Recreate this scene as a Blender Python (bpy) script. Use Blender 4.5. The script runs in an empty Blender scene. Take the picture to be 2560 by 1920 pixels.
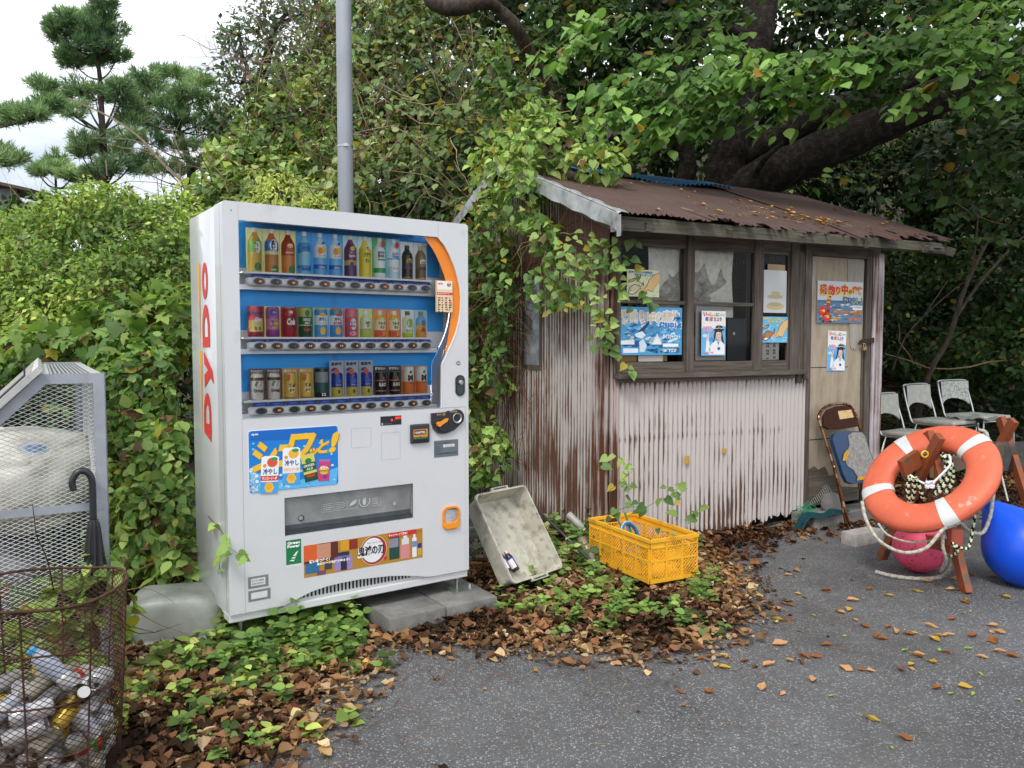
import bpy, math, random
import numpy as np
from mathutils import Vector, Matrix
R = math.radians
random.seed(7); rng = np.random.default_rng(11)
SC = bpy.context.scene; COL = SC.collection

# ---------------------------------------------------------------- camera, world, sun, exposure
CH, CF, CP = 1.37, 1966.0, R(3.097)
cam = bpy.data.cameras.new('camera'); cam.sensor_fit = 'HORIZONTAL'; cam.sensor_width = 36
cam.lens = CF / 2560 * 36; cam.clip_start = .05; cam.clip_end = 1500
co = bpy.data.objects.new('camera', cam); COL.objects.link(co)
co.location = (0, 0, CH); co.rotation_euler = (R(90) - CP, 0, 0); SC.camera = co

SUN_EL, SUN_AZ = R(52), R(200)          # azimuth clockwise from +Y: the sun is behind and left of the camera
w = bpy.data.worlds.new('World'); SC.world = w; w.use_nodes = True
nt = w.node_tree; nt.nodes.clear()
sky = nt.nodes.new('ShaderNodeTexSky'); sky.sky_type = 'NISHITA'; sky.sun_disc = False
sky.sun_elevation = SUN_EL; sky.sun_rotation = SUN_AZ; sky.air_density = 1.0; sky.dust_density = 3.0; sky.ozone_density = 1.0
tc = nt.nodes.new('ShaderNodeTexCoord'); mp_ = nt.nodes.new('ShaderNodeMapping'); mp_.inputs['Scale'].default_value = (1.2, 1.2, 3.0)
no = nt.nodes.new('ShaderNodeTexNoise'); no.inputs['Scale'].default_value = 2.2; no.inputs['Detail'].default_value = 6
cr = nt.nodes.new('ShaderNodeValToRGB'); cr.color_ramp.elements[0].position = .34; cr.color_ramp.elements[1].position = .60
cr.color_ramp.elements[0].color = (4.8, 5.6, 6.6, 1); cr.color_ramp.elements[1].color = (14.5, 14.6, 14.9, 1)
mx = nt.nodes.new('ShaderNodeMixRGB'); mx.inputs[0].default_value = .80
bg = nt.nodes.new('ShaderNodeBackground'); bg.inputs[1].default_value = .10
wo = nt.nodes.new('ShaderNodeOutputWorld')
L = nt.links.new
L(tc.outputs['Generated'], mp_.inputs[0]); L(mp_.outputs[0], no.inputs['Vector']); L(no.outputs[0], cr.inputs[0])
L(sky.outputs[0], mx.inputs[1]); L(cr.outputs[0], mx.inputs[2]); L(mx.outputs[0], bg.inputs[0]); L(bg.outputs[0], wo.inputs[0])
sl = bpy.data.lights.new('sun', 'SUN'); sl.energy = 1.4; sl.angle = R(14); sl.color = (1, .96, .90)
so = bpy.data.objects.new('sun', sl); COL.objects.link(so)
so.rotation_euler = (R(90) - SUN_EL, 0, math.pi - SUN_AZ); so.location = (-3, -6, 12)
SC.view_settings.view_transform = 'Standard'; SC.view_settings.look = 'None'; SC.view_settings.exposure = 0.48
SC.view_settings.gamma = 1
SC.render.engine = 'CYCLES'
SC.cycles.max_bounces = 8; SC.cycles.transparent_max_bounces = 12; SC.cycles.diffuse_bounces = 3; SC.cycles.glossy_bounces = 3
SC.cycles.transmission_bounces = 4; SC.cycles.caustics_reflective = False; SC.cycles.caustics_refractive = False
SC.cycles.use_denoising = True

# ---------------------------------------------------------------- helpers
def ray(px, py):
    x = (px - 1280) / CF; z = (960 - py) / CF
    return Vector((x, math.cos(CP) + z * math.sin(CP), -math.sin(CP) + z * math.cos(CP)))
def G(px, py, z=0.0):
    d = ray(px, py); t = (z - CH) / d.z; return Vector((0, 0, CH)) + d * t
def P(px, py, Y):
    d = ray(px, py); return Vector((0, 0, CH)) + d * (Y / d.y)
def lin(h, k=1.0):
    if isinstance(h, (tuple, list)): return tuple(h[:3])
    h = h.lstrip('#'); o = []
    for i in (0, 2, 4):
        v = int(h[i:i + 2], 16) / 255
        o.append((v / 12.92 if v <= .04045 else ((v + .055) / 1.055) ** 2.4) * k)
    return tuple(o)
def tag(o, label=None, cat=None, group=None, kind=None):
    if label: o['label'] = label
    if cat: o['category'] = cat
    if group: o['group'] = group
    if kind: o['kind'] = kind
    return o
def thing(name, label, cat, loc=(0, 0, 0), rz=0, group=None):
    o = bpy.data.objects.new(name, None); COL.objects.link(o); o.empty_display_size = .1
    o.location = loc; o.rotation_euler = (0, 0, rz) if not hasattr(rz, '__len__') else rz
    return tag(o, label, cat, group)
def copy_tree(o, parent=None):
    c = o.copy(); COL.objects.link(c); c.parent = parent
    for ch in list(o.children): copy_tree(ch, c)
    return c

_txt = {}
def text_geo(s, bold=0.0):
    k = (s, bold)
    if k in _txt: return _txt[k]
    c = bpy.data.curves.new('t', 'FONT'); c.body = s; c.size = 1; c.resolution_u = 2; c.offset = bold
    o = bpy.data.objects.new('t', c); COL.objects.link(o)
    dg = bpy.context.evaluated_depsgraph_get(); m = bpy.data.meshes.new_from_object(o.evaluated_get(dg))
    v = np.array([x.co[:2] for x in m.vertices]) if len(m.vertices) else np.zeros((0, 2))
    f = [tuple(p.vertices) for p in m.polygons]
    bpy.data.objects.remove(o); bpy.data.curves.remove(c); bpy.data.meshes.remove(m)
    _txt[k] = (v, f); return _txt[k]

class MB:
    def __init__(s, T=None):
        s.v = []; s.f = []; s.c = []; s.m = []; s.T = T; s.warp = None
    def add(s, vs, fs, col=(.5, .5, .5), mi=0):
        b = len(s.v)
        for p in vs:
            p = Vector(p)
            if s.warp: p = Vector(s.warp(p))
            if s.T: p = s.T @ p
            s.v.append(p)
        col = lin(col)
        for f in fs:
            s.f.append(tuple(b + i for i in f)); s.c.append(col); s.m.append(mi)
        return s
    def box(s, x0, x1, y0, y1, z0, z1, col=(.5, .5, .5), mi=0):
        vs = [(x, y, z) for z in (z0, z1) for y in (y0, y1) for x in (x0, x1)]
        return s.add(vs, [(0, 2, 3, 1), (4, 5, 7, 6), (0, 1, 5, 4), (2, 6, 7, 3), (0, 4, 6, 2), (1, 3, 7, 5)], col, mi)
    def bbox(s, x0, x1, y0, y1, z0, z1, b=.004, col=(.5, .5, .5), mi=0, n=2):
        # box with rounded edges
        def rc(a0, a1, c0, c1, r):
            o = []
            for k, (cx, cy) in enumerate(((a1 - r, c1 - r), (a0 + r, c1 - r), (a0 + r, c0 + r), (a1 - r, c0 + r))):
                for i in range(n + 1):
                    t = (k + i / n) * math.pi / 2; o.append((cx + r * math.cos(t), cy + r * math.sin(t)))
            return o
        rings = []
        for i in range(n + 1):
            t = i / n * math.pi / 2; rings.append((z0 + b - b * math.cos(t), b - b * math.sin(t)))
        rings += [(z0 + z1 - z, q) for z, q in rings[::-1]]
        vs = []; N = 4 * (n + 1)
        for z, q in rings:
            vs += [(x, y, z) for x, y in rc(x0 + q, x1 - q, y0 + q, y1 - q, max(b - q, b * .05))]
        fs = [tuple(range(N))[::-1], tuple(range(len(vs) - N, len(vs)))]
        for k in range(len(rings) - 1):
            for i in range(N):
                j = (i + 1) % N; fs.append((k * N + i, k * N + j, (k + 1) * N + j, (k + 1) * N + i))
        return s.add(vs, fs, col, mi)
    def beam(s, a, b, w, h, col=(.5, .5, .5), mi=0, up=(0, 0, 1)):
        a = Vector(a); b = Vector(b); d = (b - a).normalized(); x = d.cross(Vector(up)).normalized(); y = x.cross(d)
        vs = [p + x * (sx * w / 2) + y * (sy * h / 2) for p in (a, b) for sx, sy in ((-1, -1), (1, -1), (1, 1), (-1, 1))]
        return s.add(vs, [(3, 2, 1, 0), (4, 5, 6, 7), (0, 1, 5, 4), (1, 2, 6, 5), (2, 3, 7, 6), (3, 0, 4, 7)], col, mi)
    def prism(s, poly, y0, y1, col=(.5, .5, .5), mi=0):
        n = len(poly); vs = [(x, y0, z) for x, z in poly] + [(x, y1, z) for x, z in poly]
        fs = [tuple(range(n)), tuple(range(2 * n - 1, n - 1, -1))]
        for i in range(n):
            j = (i + 1) % n; fs.append((i, i + n, j + n, j))
        return s.add(vs, fs, col, mi)
    def ringprism(s, outer, inner, y0, y1, col=(.5, .5, .5), mi=0):
        n = len(outer); vs = [(x, y, z) for y in (y0, y1) for q in (outer, inner) for x, z in q]; fs = []
        for i in range(n):
            j = (i + 1) % n
            fs += [(i, j, n + j, n + i), (2 * n + j, 2 * n + i, 3 * n + i, 3 * n + j), (i, 2 * n + i, 2 * n + j, j), (n + j, 3 * n + j, 3 * n + i, n + i)]
        return s.add(vs, fs, col, mi)
    def flat(s, poly, y, col, mi=0):
        return s.add([(x, y, z) for x, z in poly], [tuple(range(len(poly)))], col, mi)
    def rect(s, x0, x1, z0, z1, y, col, mi=0):
        return s.flat([(x0, z0), (x1, z0), (x1, z1), (x0, z1)], y, col, mi)
    def ell(s, cx, cz, rx, rz, y, col, mi=0, n=20, a=0):
        ca, sa = math.cos(a), math.sin(a)
        return s.flat([(cx + rx * math.cos(t) * ca - rz * math.sin(t) * sa, cz + rx * math.cos(t) * sa + rz * math.sin(t) * ca) for t in [2 * math.pi * i / n for i in range(n)]], y, col, mi)
    def ring2(s, cx, cz, rx, rz, w, y, col, mi=0, n=24):
        vs = []; fs = []
        for i in range(n):
            t = 2 * math.pi * i / n; c, q = math.cos(t), math.sin(t)
            vs += [(cx + rx * c, y, cz + rz * q), (cx + (rx - w) * c, y, cz + (rz - w) * q)]
            j = (i + 1) % n; fs.append((2 * i, 2 * j, 2 * j + 1, 2 * i + 1))
        return s.add(vs, fs, col, mi)
    def text(s, t, x0, x1, z0, z1, y, col, bold=0.0, mi=0, shear=0, rot=0, vert=False):
        v, f = text_geo(t, bold)
        if not len(v): return s
        lo = v.min(0); hi = v.max(0); q = (v - lo) / np.maximum(hi - lo, 1e-6)
        if vert: q = np.stack([1 - q[:, 1], q[:, 0]], 1)      # turned a quarter, reading upward
        X = x0 + q[:, 0] * (x1 - x0); Z = z0 + q[:, 1] * (z1 - z0); X = X + (Z - z0) * shear; Z = Z + (X - x0) * rot
        return s.add([(a, y, b) for a, b in zip(X, Z)], f, col, mi)
    def tube(s, pts, r, n=6, col=(.5, .5, .5), mi=0, closed=False, cap=True, colf=None):
        pts = [Vector(p) for p in pts]; N = len(pts); rr = r if hasattr(r, '__len__') else [r] * N
        prev = None; vs = []
        for i, p in enumerate(pts):
            a = pts[i - 1] if (i > 0 or closed) else p; b = pts[(i + 1) % N] if (i < N - 1 or closed) else p
            d = (b - a)
            d = d.normalized() if d.length > 1e-9 else Vector((0, 0, 1))
            if prev is None:
                u = d.orthogonal().normalized()
            else:
                u = prev - d * prev.dot(d); u = u.normalized() if u.length > 1e-6 else d.orthogonal().normalized()
            prev = u; k = d.cross(u)
            vs += [p + (u * math.cos(2 * math.pi * j / n) + k * math.sin(2 * math.pi * j / n)) * rr[i] for j in range(n)]
        fs = []; b0 = len(s.f)
        for i in range(N if closed else N - 1):
            q = (i + 1) % N
            for j in range(n):
                l = (j + 1) % n; fs.append((i * n + j, i * n + l, q * n + l, q * n + j))
        if cap and not closed: fs += [tuple(range(n))[::-1], tuple(range((N - 1) * n, N * n))]
        s.add(vs, fs, col, mi)
        if colf:
            for i in range(N if closed else N - 1):
                for j in range(n): s.c[b0 + i * n + j] = lin(colf(i, j))
        return s
    def lathe(s, prof, n=16, o=(0, 0, 0), ax=None, col=(.5, .5, .5), mi=0, colf=None, cap=True, arc=1.0):
        # prof: (r, z) list about the z axis through o; ax: optional rotation matrix
        vs = []; fs = []; b0 = len(s.f); o = Vector(o)
        for r, z in prof:
            for j in range(n):
                t = 2 * math.pi * j / n; p = Vector((r * math.cos(t), r * math.sin(t), z))
                vs.append(o + (ax @ p if ax else p))
        for i in range(len(prof) - 1):
            for j in range(n):
                l = (j + 1) % n; fs.append((i * n + j, i * n + l, (i + 1) * n + l, (i + 1) * n + j))
        if cap: fs += [tuple(range(n))[::-1], tuple(range((len(prof) - 1) * n, len(prof) * n))]
        s.add(vs, fs, col, mi)
        if colf:
            for i in range(len(prof) - 1):
                for j in range(n): s.c[b0 + i * n + j] = lin(colf((prof[i][1] + prof[i + 1][1]) / 2, j / n))
        return s
    def grid(s, fn, nu, nv, col=(.5, .5, .5), mi=0, colf=None, closeu=False):
        vs = [fn(i / nu, j / nv) for j in range(nv + 1) for i in range(nu + 1)]; fs = []; b0 = len(s.f); cc = []
        for j in range(nv):
            for i in range(nu):
                a = j * (nu + 1) + i; fs.append((a, a + 1, a + nu + 2, a + nu + 1))
                if colf: cc.append(lin(colf((i + .5) / nu, (j + .5) / nv)))
        s.add(vs, fs, col, mi)
        if colf: s.c[b0:b0 + len(cc)] = cc
        return s
    def build(s, name, mats, parent=None, smooth=False, angle=None):
        me = bpy.data.meshes.new(name); me.from_pydata([tuple(p) for p in s.v], [], s.f)
        if not hasattr(mats, '__len__'): mats = [mats]
        for m in mats: me.materials.append(m)
        nf = len(me.polygons)
        at = me.attributes.new('col', 'FLOAT_COLOR', 'FACE')
        ca = np.ones((nf, 4), np.float32); ca[:, :3] = np.array(s.c[:nf], np.float32).reshape(-1, 3); at.data.foreach_set('color', ca.ravel())
        me.polygons.foreach_set('material_index', np.array(s.m[:nf], np.int32))
        me.polygons.foreach_set('use_smooth', np.full(nf, bool(smooth)))
        me.update()
        o = bpy.data.objects.new(name, me); COL.objects.link(o); o.parent = parent
        if smooth and angle:
            me.set_sharp_from_angle(angle=R(angle))
        return o

# ---------------------------------------------------------------- materials
def newmat(name):
    m = bpy.data.materials.new(name); m.use_nodes = True; n = m.node_tree; b = n.nodes['Principled BSDF']; return m, n, b
def attr_mat(name, rough=.5, spec=.5, metal=0, coat=0, vary=0, vscale=30, bump=0, bscale=200, stretch=(1, 1, 1), dirt=None, dscale=3, dthr=(.5, .7)):
    m, n, b = newmat(name); a = n.nodes.new('ShaderNodeAttribute'); a.attribute_name = 'col'
    b.inputs['Roughness'].default_value = rough; b.inputs['Metallic'].default_value = metal
    b.inputs['Specular IOR Level'].default_value = spec; b.inputs['Coat Weight'].default_value = coat; b.inputs['Coat Roughness'].default_value = .06
    src = a.outputs['Color']; t = n.nodes.new('ShaderNodeTexCoord'); mp = n.nodes.new('ShaderNodeMapping'); mp.inputs['Scale'].default_value = stretch
    n.links.new(t.outputs['Object'], mp.inputs[0])
    if vary:
        x = n.nodes.new('ShaderNodeTexNoise'); x.inputs['Scale'].default_value = vscale; x.inputs['Detail'].default_value = 5; n.links.new(mp.outputs[0], x.inputs['Vector'])
        r = n.nodes.new('ShaderNodeMapRange'); r.inputs[1].default_value = .3; r.inputs[2].default_value = .7; r.inputs[3].default_value = 1 - vary; r.inputs[4].default_value = 1 + vary
        n.links.new(x.outputs[0], r.inputs[0])
        q = n.nodes.new('ShaderNodeMixRGB'); q.blend_type = 'MULTIPLY'; q.inputs[0].default_value = 1; n.links.new(src, q.inputs[1]); n.links.new(r.outputs[0], q.inputs[2]); src = q.outputs[0]
    if dirt:
        x = n.nodes.new('ShaderNodeTexNoise'); x.inputs['Scale'].default_value = dscale; x.inputs['Detail'].default_value = 8; n.links.new(mp.outputs[0], x.inputs['Vector'])
        r = n.nodes.new('ShaderNodeMapRange'); r.inputs[1].default_value = dthr[0]; r.inputs[2].default_value = dthr[1]; n.links.new(x.outputs[0], r.inputs[0])
        q = n.nodes.new('ShaderNodeMixRGB'); n.links.new(r.outputs[0], q.inputs[0]); n.links.new(src, q.inputs[1]); q.inputs[2].default_value = (*dirt, 1); src = q.outputs[0]
    n.links.new(src, b.inputs['Base Color'])
    if bump:
        x = n.nodes.new('ShaderNodeTexNoise'); x.inputs['Scale'].default_value = bscale; x.inputs['Detail'].default_value = 4; n.links.new(mp.outputs[0], x.inputs['Vector'])
        u = n.nodes.new('ShaderNodeBump'); u.inputs['Strength'].default_value = bump; u.inputs['Distance'].default_value = .01; n.links.new(x.outputs[0], u.inputs['Height']); n.links.new(u.outputs[0], b.inputs['Normal'])
    return m
def noise_mat(name, ramp, scale=5, stretch=(1, 1, 1), detail=8, rough=.8, spec=.3, metal=0, bump=.3, bdist=.005, rough2=None, streak=None, distort=0):
    m, n, b = newmat(name); t = n.nodes.new('ShaderNodeTexCoord'); mp = n.nodes.new('ShaderNodeMapping'); mp.inputs['Scale'].default_value = stretch
    x = n.nodes.new('ShaderNodeTexNoise'); x.inputs['Scale'].default_value = scale; x.inputs['Detail'].default_value = detail; x.inputs['Roughness'].default_value = .62; x.inputs['Distortion'].default_value = distort
    n.links.new(t.outputs['Object'], mp.inputs[0]); n.links.new(mp.outputs[0], x.inputs['Vector'])
    r = n.nodes.new('ShaderNodeValToRGB'); e = r.color_ramp.elements
    while len(e) < len(ramp): e.new(.5)
    for i, (p, c) in enumerate(ramp): e[i].position = p; e[i].color = (*lin(c), 1)
    n.links.new(x.outputs[0], r.inputs[0]); n.links.new(r.outputs[0], b.inputs['Base Color'])
    b.inputs['Roughness'].default_value = rough; b.inputs['Specular IOR Level'].default_value = spec; b.inputs['Metallic'].default_value = metal
    if bump:
        x2 = n.nodes.new('ShaderNodeTexNoise'); x2.inputs['Scale'].default_value = scale * 3; x2.inputs['Detail'].default_value = 8; n.links.new(mp.outputs[0], x2.inputs['Vector'])
        u = n.nodes.new('ShaderNodeBump'); u.inputs['Strength'].default_value = bump; u.inputs['Distance'].default_value = bdist; n.links.new(x2.outputs[0], u.inputs['Height']); n.links.new(u.outputs[0], b.inputs['Normal'])
    return m
def rust_mat(name, base, rust, thr, scale=3.0, stretch=(14, 14, 1.0), edges=(), base2=None, rough=.6, ribs=None):
    # painted corrugated sheet with rust that runs down in streaks; edges: (z, width) bands where rust is heavy
    m, n, b = newmat(name); N = n.nodes.new; K = n.links.new
    t = N('ShaderNodeTexCoord'); mp = N('ShaderNodeMapping'); mp.inputs['Scale'].default_value = stretch; K(t.outputs['Object'], mp.inputs[0])
    x = N('ShaderNodeTexNoise'); x.inputs['Scale'].default_value = scale; x.inputs['Detail'].default_value = 7; x.inputs['Roughness'].default_value = .65; K(mp.outputs[0], x.inputs['Vector'])
    y = N('ShaderNodeTexNoise'); y.inputs['Scale'].default_value = 1.6; y.inputs['Detail'].default_value = 5; K(t.outputs['Object'], y.inputs['Vector'])
    a = N('ShaderNodeMath'); a.operation = 'ADD'; K(x.outputs[0], a.inputs[0]); K(y.outputs[0], a.inputs[1])
    cur = a.outputs[0]; sp = N('ShaderNodeSeparateXYZ'); K(t.outputs['Object'], sp.inputs[0])
    for z, wd, am in edges:
        s_ = N('ShaderNodeMath'); s_.operation = 'SUBTRACT'; K(sp.outputs[2], s_.inputs[0]); s_.inputs[1].default_value = z
        ab = N('ShaderNodeMath'); ab.operation = 'ABSOLUTE'; K(s_.outputs[0], ab.inputs[0])
        mr = N('ShaderNodeMapRange'); mr.inputs[1].default_value = 0; mr.inputs[2].default_value = wd; mr.inputs[3].default_value = am; mr.inputs[4].default_value = 0; K(ab.outputs[0], mr.inputs[0])
        ad = N('ShaderNodeMath'); ad.operation = 'ADD'; K(cur, ad.inputs[0]); K(mr.outputs[0], ad.inputs[1]); cur = ad.outputs[0]
    if ribs:
        ax_, per, amt = ribs; m1 = N('ShaderNodeMath'); m1.operation = 'MULTIPLY'; m1.inputs[1].default_value = 2 * math.pi / per; K(sp.outputs[ax_], m1.inputs[0]); m2 = N('ShaderNodeMath'); m2.operation = 'COSINE'; K(m1.outputs[0], m2.inputs[0]); m3 = N('ShaderNodeMath'); m3.operation = 'MULTIPLY_ADD'; m3.inputs[1].default_value = amt; K(m2.outputs[0], m3.inputs[0]); K(cur, m3.inputs[2]); cur = m3.outputs[0]
    r = N('ShaderNodeMapRange'); r.inputs[1].default_value = thr[0]; r.inputs[2].default_value = thr[1]; K(cur, r.inputs[0])
    cb = N('ShaderNodeMixRGB'); K(y.outputs[0], cb.inputs[0]); cb.inputs[1].default_value = (*lin(base), 1); cb.inputs[2].default_value = (*lin(base2 or base), 1)
    z = N('ShaderNodeTexNoise'); z.inputs['Scale'].default_value = 25; z.inputs['Detail'].default_value = 6; K(mp.outputs[0], z.inputs['Vector'])
    cr_ = N('ShaderNodeMixRGB'); K(z.outputs[0], cr_.inputs[0]); cr_.inputs[1].default_value = (*lin(rust[0]), 1); cr_.inputs[2].default_value = (*lin(rust[1]), 1)
    q = N('ShaderNodeMixRGB'); K(r.outputs[0], q.inputs[0]); K(cb.outputs[0], q.inputs[1]); K(cr_.outputs[0], q.inputs[2]); K(q.outputs[0], b.inputs['Base Color'])
    b.inputs['Roughness'].default_value = rough; b.inputs['Specular IOR Level'].default_value = .3
    u = N('ShaderNodeBump'); u.inputs['Strength'].default_value = .25; u.inputs['Distance'].default_value = .003; K(z.outputs[0], u.inputs['Height']); K(u.outputs[0], b.inputs['Normal'])
    return m
def glass_mat(name, tint=(1, 1, 1), rough=.02, alpha=.1, gl=1.0):
    m, n, b = newmat(name); n.nodes.remove(b); N = n.nodes.new; K = n.links.new
    g = N('ShaderNodeBsdfGlossy'); g.inputs['Roughness'].default_value = rough; g.inputs[0].default_value = (gl, gl, gl, 1); t = N('ShaderNodeBsdfTransparent'); t.inputs[0].default_value = (*tint, 1)
    lw = N('ShaderNodeFresnel'); lw.inputs[0].default_value = 1.5; ad = N('ShaderNodeMath'); ad.operation = 'ADD'; ad.use_clamp = True; ad.inputs[1].default_value = alpha; K(lw.outputs[0], ad.inputs[0])
    mx = N('ShaderNodeMixShader'); K(ad.outputs[0], mx.inputs[0]); K(t.outputs[0], mx.inputs[1]); K(g.outputs[0], mx.inputs[2]); K(mx.outputs[0], n.nodes['Material Output'].inputs[0])
    return m
def emit_mat(name, c, s):
    m, n, b = newmat(name); b.inputs['Base Color'].default_value = (0, 0, 0, 1); b.inputs['Emission Color'].default_value = (*c, 1); b.inputs['Emission Strength'].default_value = s; return m
M = {}
M['white'] = attr_mat('white_enamel', rough=.28, coat=.5, vary=.03, vscale=4, bump=.03, bscale=3, dirt=(.46, .45, .42), dscale=7, dthr=(.64, .95))
M['plastic'] = attr_mat('plastic', rough=.35, coat=.1)
M['print'] = attr_mat('print', rough=.45, vary=.03, vscale=12)
M['matte'] = attr_mat('matte', rough=.85, spec=.2, vary=.15, vscale=25, bump=.15, bscale=80)
M['metal'] = attr_mat('metal', rough=.32, metal=.9, vary=.1, vscale=20)
M['galv'] = attr_mat('galvanised', rough=.5, metal=.35, vary=.12, vscale=18, bump=.05)
M['orangelit'] = emit_mat('lit_digit', (1, .28, .03), .9)
M['redlit'] = emit_mat('lit_red', (1, .03, .01), 2.2)
M['greenlit'] = emit_mat('lit_green', (.1, .8, .1), .8)
M['glass'] = glass_mat('display_glass', alpha=-.035, gl=.5)
M['pane'] = glass_mat('old_pane', (.97, .98, .98), .05, -.02, .45)
M['lamp'] = emit_mat('added_tube_lamp', (.95, .98, 1), 75)
M['wood'] = noise_mat('old_wood', [(.25, (.045, .036, .03)), (.5, (.11, .09, .075)), (.75, (.20, .17, .145))], 2.2, (30, 30, 1.5), rough=.85, bump=.5)
M['woodh'] = noise_mat('old_wood_long', [(.25, (.05, .042, .034)), (.5, (.12, .10, .08)), (.78, (.22, .195, .165))], 2.2, (1.5, 30, 30), rough=.85, bump=.5)
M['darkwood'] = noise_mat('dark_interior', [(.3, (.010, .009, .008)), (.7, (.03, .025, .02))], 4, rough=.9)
M['pinkw'] = rust_mat('pale_sheet', (.49, .45, .435), ((.075, .036, .023), (.16, .088, .058)), (1.10, 1.26), ribs=(0, .04, .17), edges=[(0.02, .07, .22), (1.12, .10, .20), (.72, .04, .10)], base2=(.61, .565, .545), scale=2.6, stretch=(18, 18, .9))
M['pinkl'] = rust_mat('rusty_sheet', (.44, .41, .38), ((.07, .031, .02), (.17, .082, .05)), (.88, 1.06), ribs=(1, .04, .17), edges=[(2.0, .75, .20), (0, .2, .2)], base2=(.54, .51, .48), scale=2.0, stretch=(12, 12, .7))
M['corner'] = rust_mat('rusty_corner', (.45, .38, .36), ((.06, .022, .014), (.16, .06, .03)), (.84, 1.0), scale=1.6, stretch=(16, 16, .8))
M['roof'] = rust_mat('roof_sheet', (.088, .056, .050), ((.055, .028, .022), (.12, .068, .052)), (.85, 1.25), scale=2.5, stretch=(3, 3, 3), base2=(.12, .082, .074), rough=.75)
M['roofedge'] = noise_mat('barge_metal', [(.3, (.16, .15, .14)), (.5, (.40, .42, .42)), (.7, (.55, .57, .57))], 6, rough=.5, metal=.3)
M['concrete'] = noise_mat('concrete', [(.3, (.12, .12, .11)), (.55, (.21, .205, .19)), (.8, (.30, .29, .27))], 9, rough=.95, bump=.6, bdist=.01)
M['bluesheet'] = attr_mat('blue_sheet', rough=.5, vary=.2, vscale=8)
M['ply'] = noise_mat('plywood', [(.25, (.25, .195, .14)), (.5, (.40, .33, .245)), (.8, (.50, .42, .33))], 3, (5, 5, 1.2), rough=.85, bump=.25)

# ---------------------------------------------------------------- ground and asphalt
ASPH = [(-0.95, -3), (-0.90, 2.2), (-0.876, 2.46), (-0.80, 2.64), (-0.762, 2.81), (-0.70, 3.12), (-0.70, 3.38), (-0.60, 3.53), (-0.34, 3.54), (-0.055, 3.52), (0.215, 3.451), (0.569, 3.43),
        (0.809, 3.545), (1.02, 3.75), (1.15, 3.98), (1.22, 4.4), (1.24, 4.78), (1.40, 5.18), (1.75, 5.47), (2.1, 5.65), (2.8, 5.97), (3.4, 6.2), (4.4, 6.6), (6.0, 7.0), (9, 7.2), (30, 7.4), (30, -14), (-8, -14), (-8, -3)]
AP = np.array(ASPH)
def sd_asph(x, y):
    # signed distance (negative inside the asphalt), vectorised
    x = np.asarray(x, float); y = np.asarray(y, float); d = np.full(x.shape, 1e9); ins = np.zeros(x.shape, bool)
    for i in range(len(AP)):
        a = AP[i]; b = AP[(i + 1) % len(AP)]; e = b - a; wx = x - a[0]; wy = y - a[1]
        t = np.clip((wx * e[0] + wy * e[1]) / (e @ e), 0, 1); d = np.minimum(d, np.hypot(wx - t * e[0], wy - t * e[1]))
        c = (a[1] > y) != (b[1] > y)
        with np.errstate(divide='ignore', invalid='ignore'): ins ^= c & (x < (b[0] - a[0]) * (y - a[1]) / (b[1] - a[1] + 1e-12) + a[0])
    return np.where(ins, -d, d)
def sstep(x, a, b):
    t = np.clip((x - a) / (b - a), 0, 1); return t * t * (3 - 2 * t)
def gz(x, y):
    x = np.asarray(x, float); y = np.asarray(y, float)
    s = sd_asph(x, y)
    n = .5 * np.sin(x * 7.1 + 1.3 * np.sin(y * 5.3)) * np.sin(y * 6.3 + 1.1 * np.sin(x * 4.1)) + .3 * np.sin(x * 17 + y * 11)
    z = -.02 + sstep(s, -.05, .25) * (.035 + .018 * n)
    # wooded bank behind the shed and behind the machine
    near = 7.6 + np.where(x > 2.9, (x - 2.9) * .25, 0) + np.where(x < -1, 1.5, 0)
    z = z + sstep(x + .15 * y, -2.5, 1.0) * sstep(s, .3, 1.5) * np.clip(y - near, 0, 18) * .55 * sstep(y - near, -.2, 3) * sstep(y, 6, 9)
    z = z + sstep(y, 25, 60) * 3
    return z
def grid_ground():
    xs = np.concatenate([np.linspace(-400, -12, 14)[:-1], np.linspace(-12, -5, 15)[:-1], np.linspace(-5, 7, 121)[:-1], np.linspace(7, 14, 15)[:-1], np.linspace(14, 400, 14)])
    ys = np.concatenate([np.linspace(-300, -4, 8)[:-1], np.linspace(-4, 1, 11)[:-1], np.linspace(1, 9, 81)[:-1], np.linspace(9, 40, 32)[:-1], np.linspace(40, 500, 12)])
    X, Y = np.meshgrid(xs, ys); Z = gz(X.ravel(), Y.ravel()); nx = len(xs)
    v = np.stack([X.ravel(), Y.ravel(), Z], 1)
    f = [(j * nx + i, j * nx + i + 1, (j + 1) * nx + i + 1, (j + 1) * nx + i) for j in range(len(ys) - 1) for i in range(nx - 1)]
    me = bpy.data.meshes.new('ground'); me.from_pydata(v.tolist(), [], f); me.polygons.foreach_set('use_smooth', np.ones(len(f), bool))
    me.materials.append(noise_mat('soil', [(.25, (.013, .010, .006)), (.5, (.032, .023, .014)), (.75, (.065, .046, .030))], 9, rough=.95, bump=.8, bdist=.02))
    o = bpy.data.objects.new('ground', me); COL.objects.link(o); tag(o, kind='structure')
grid_ground()

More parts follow.
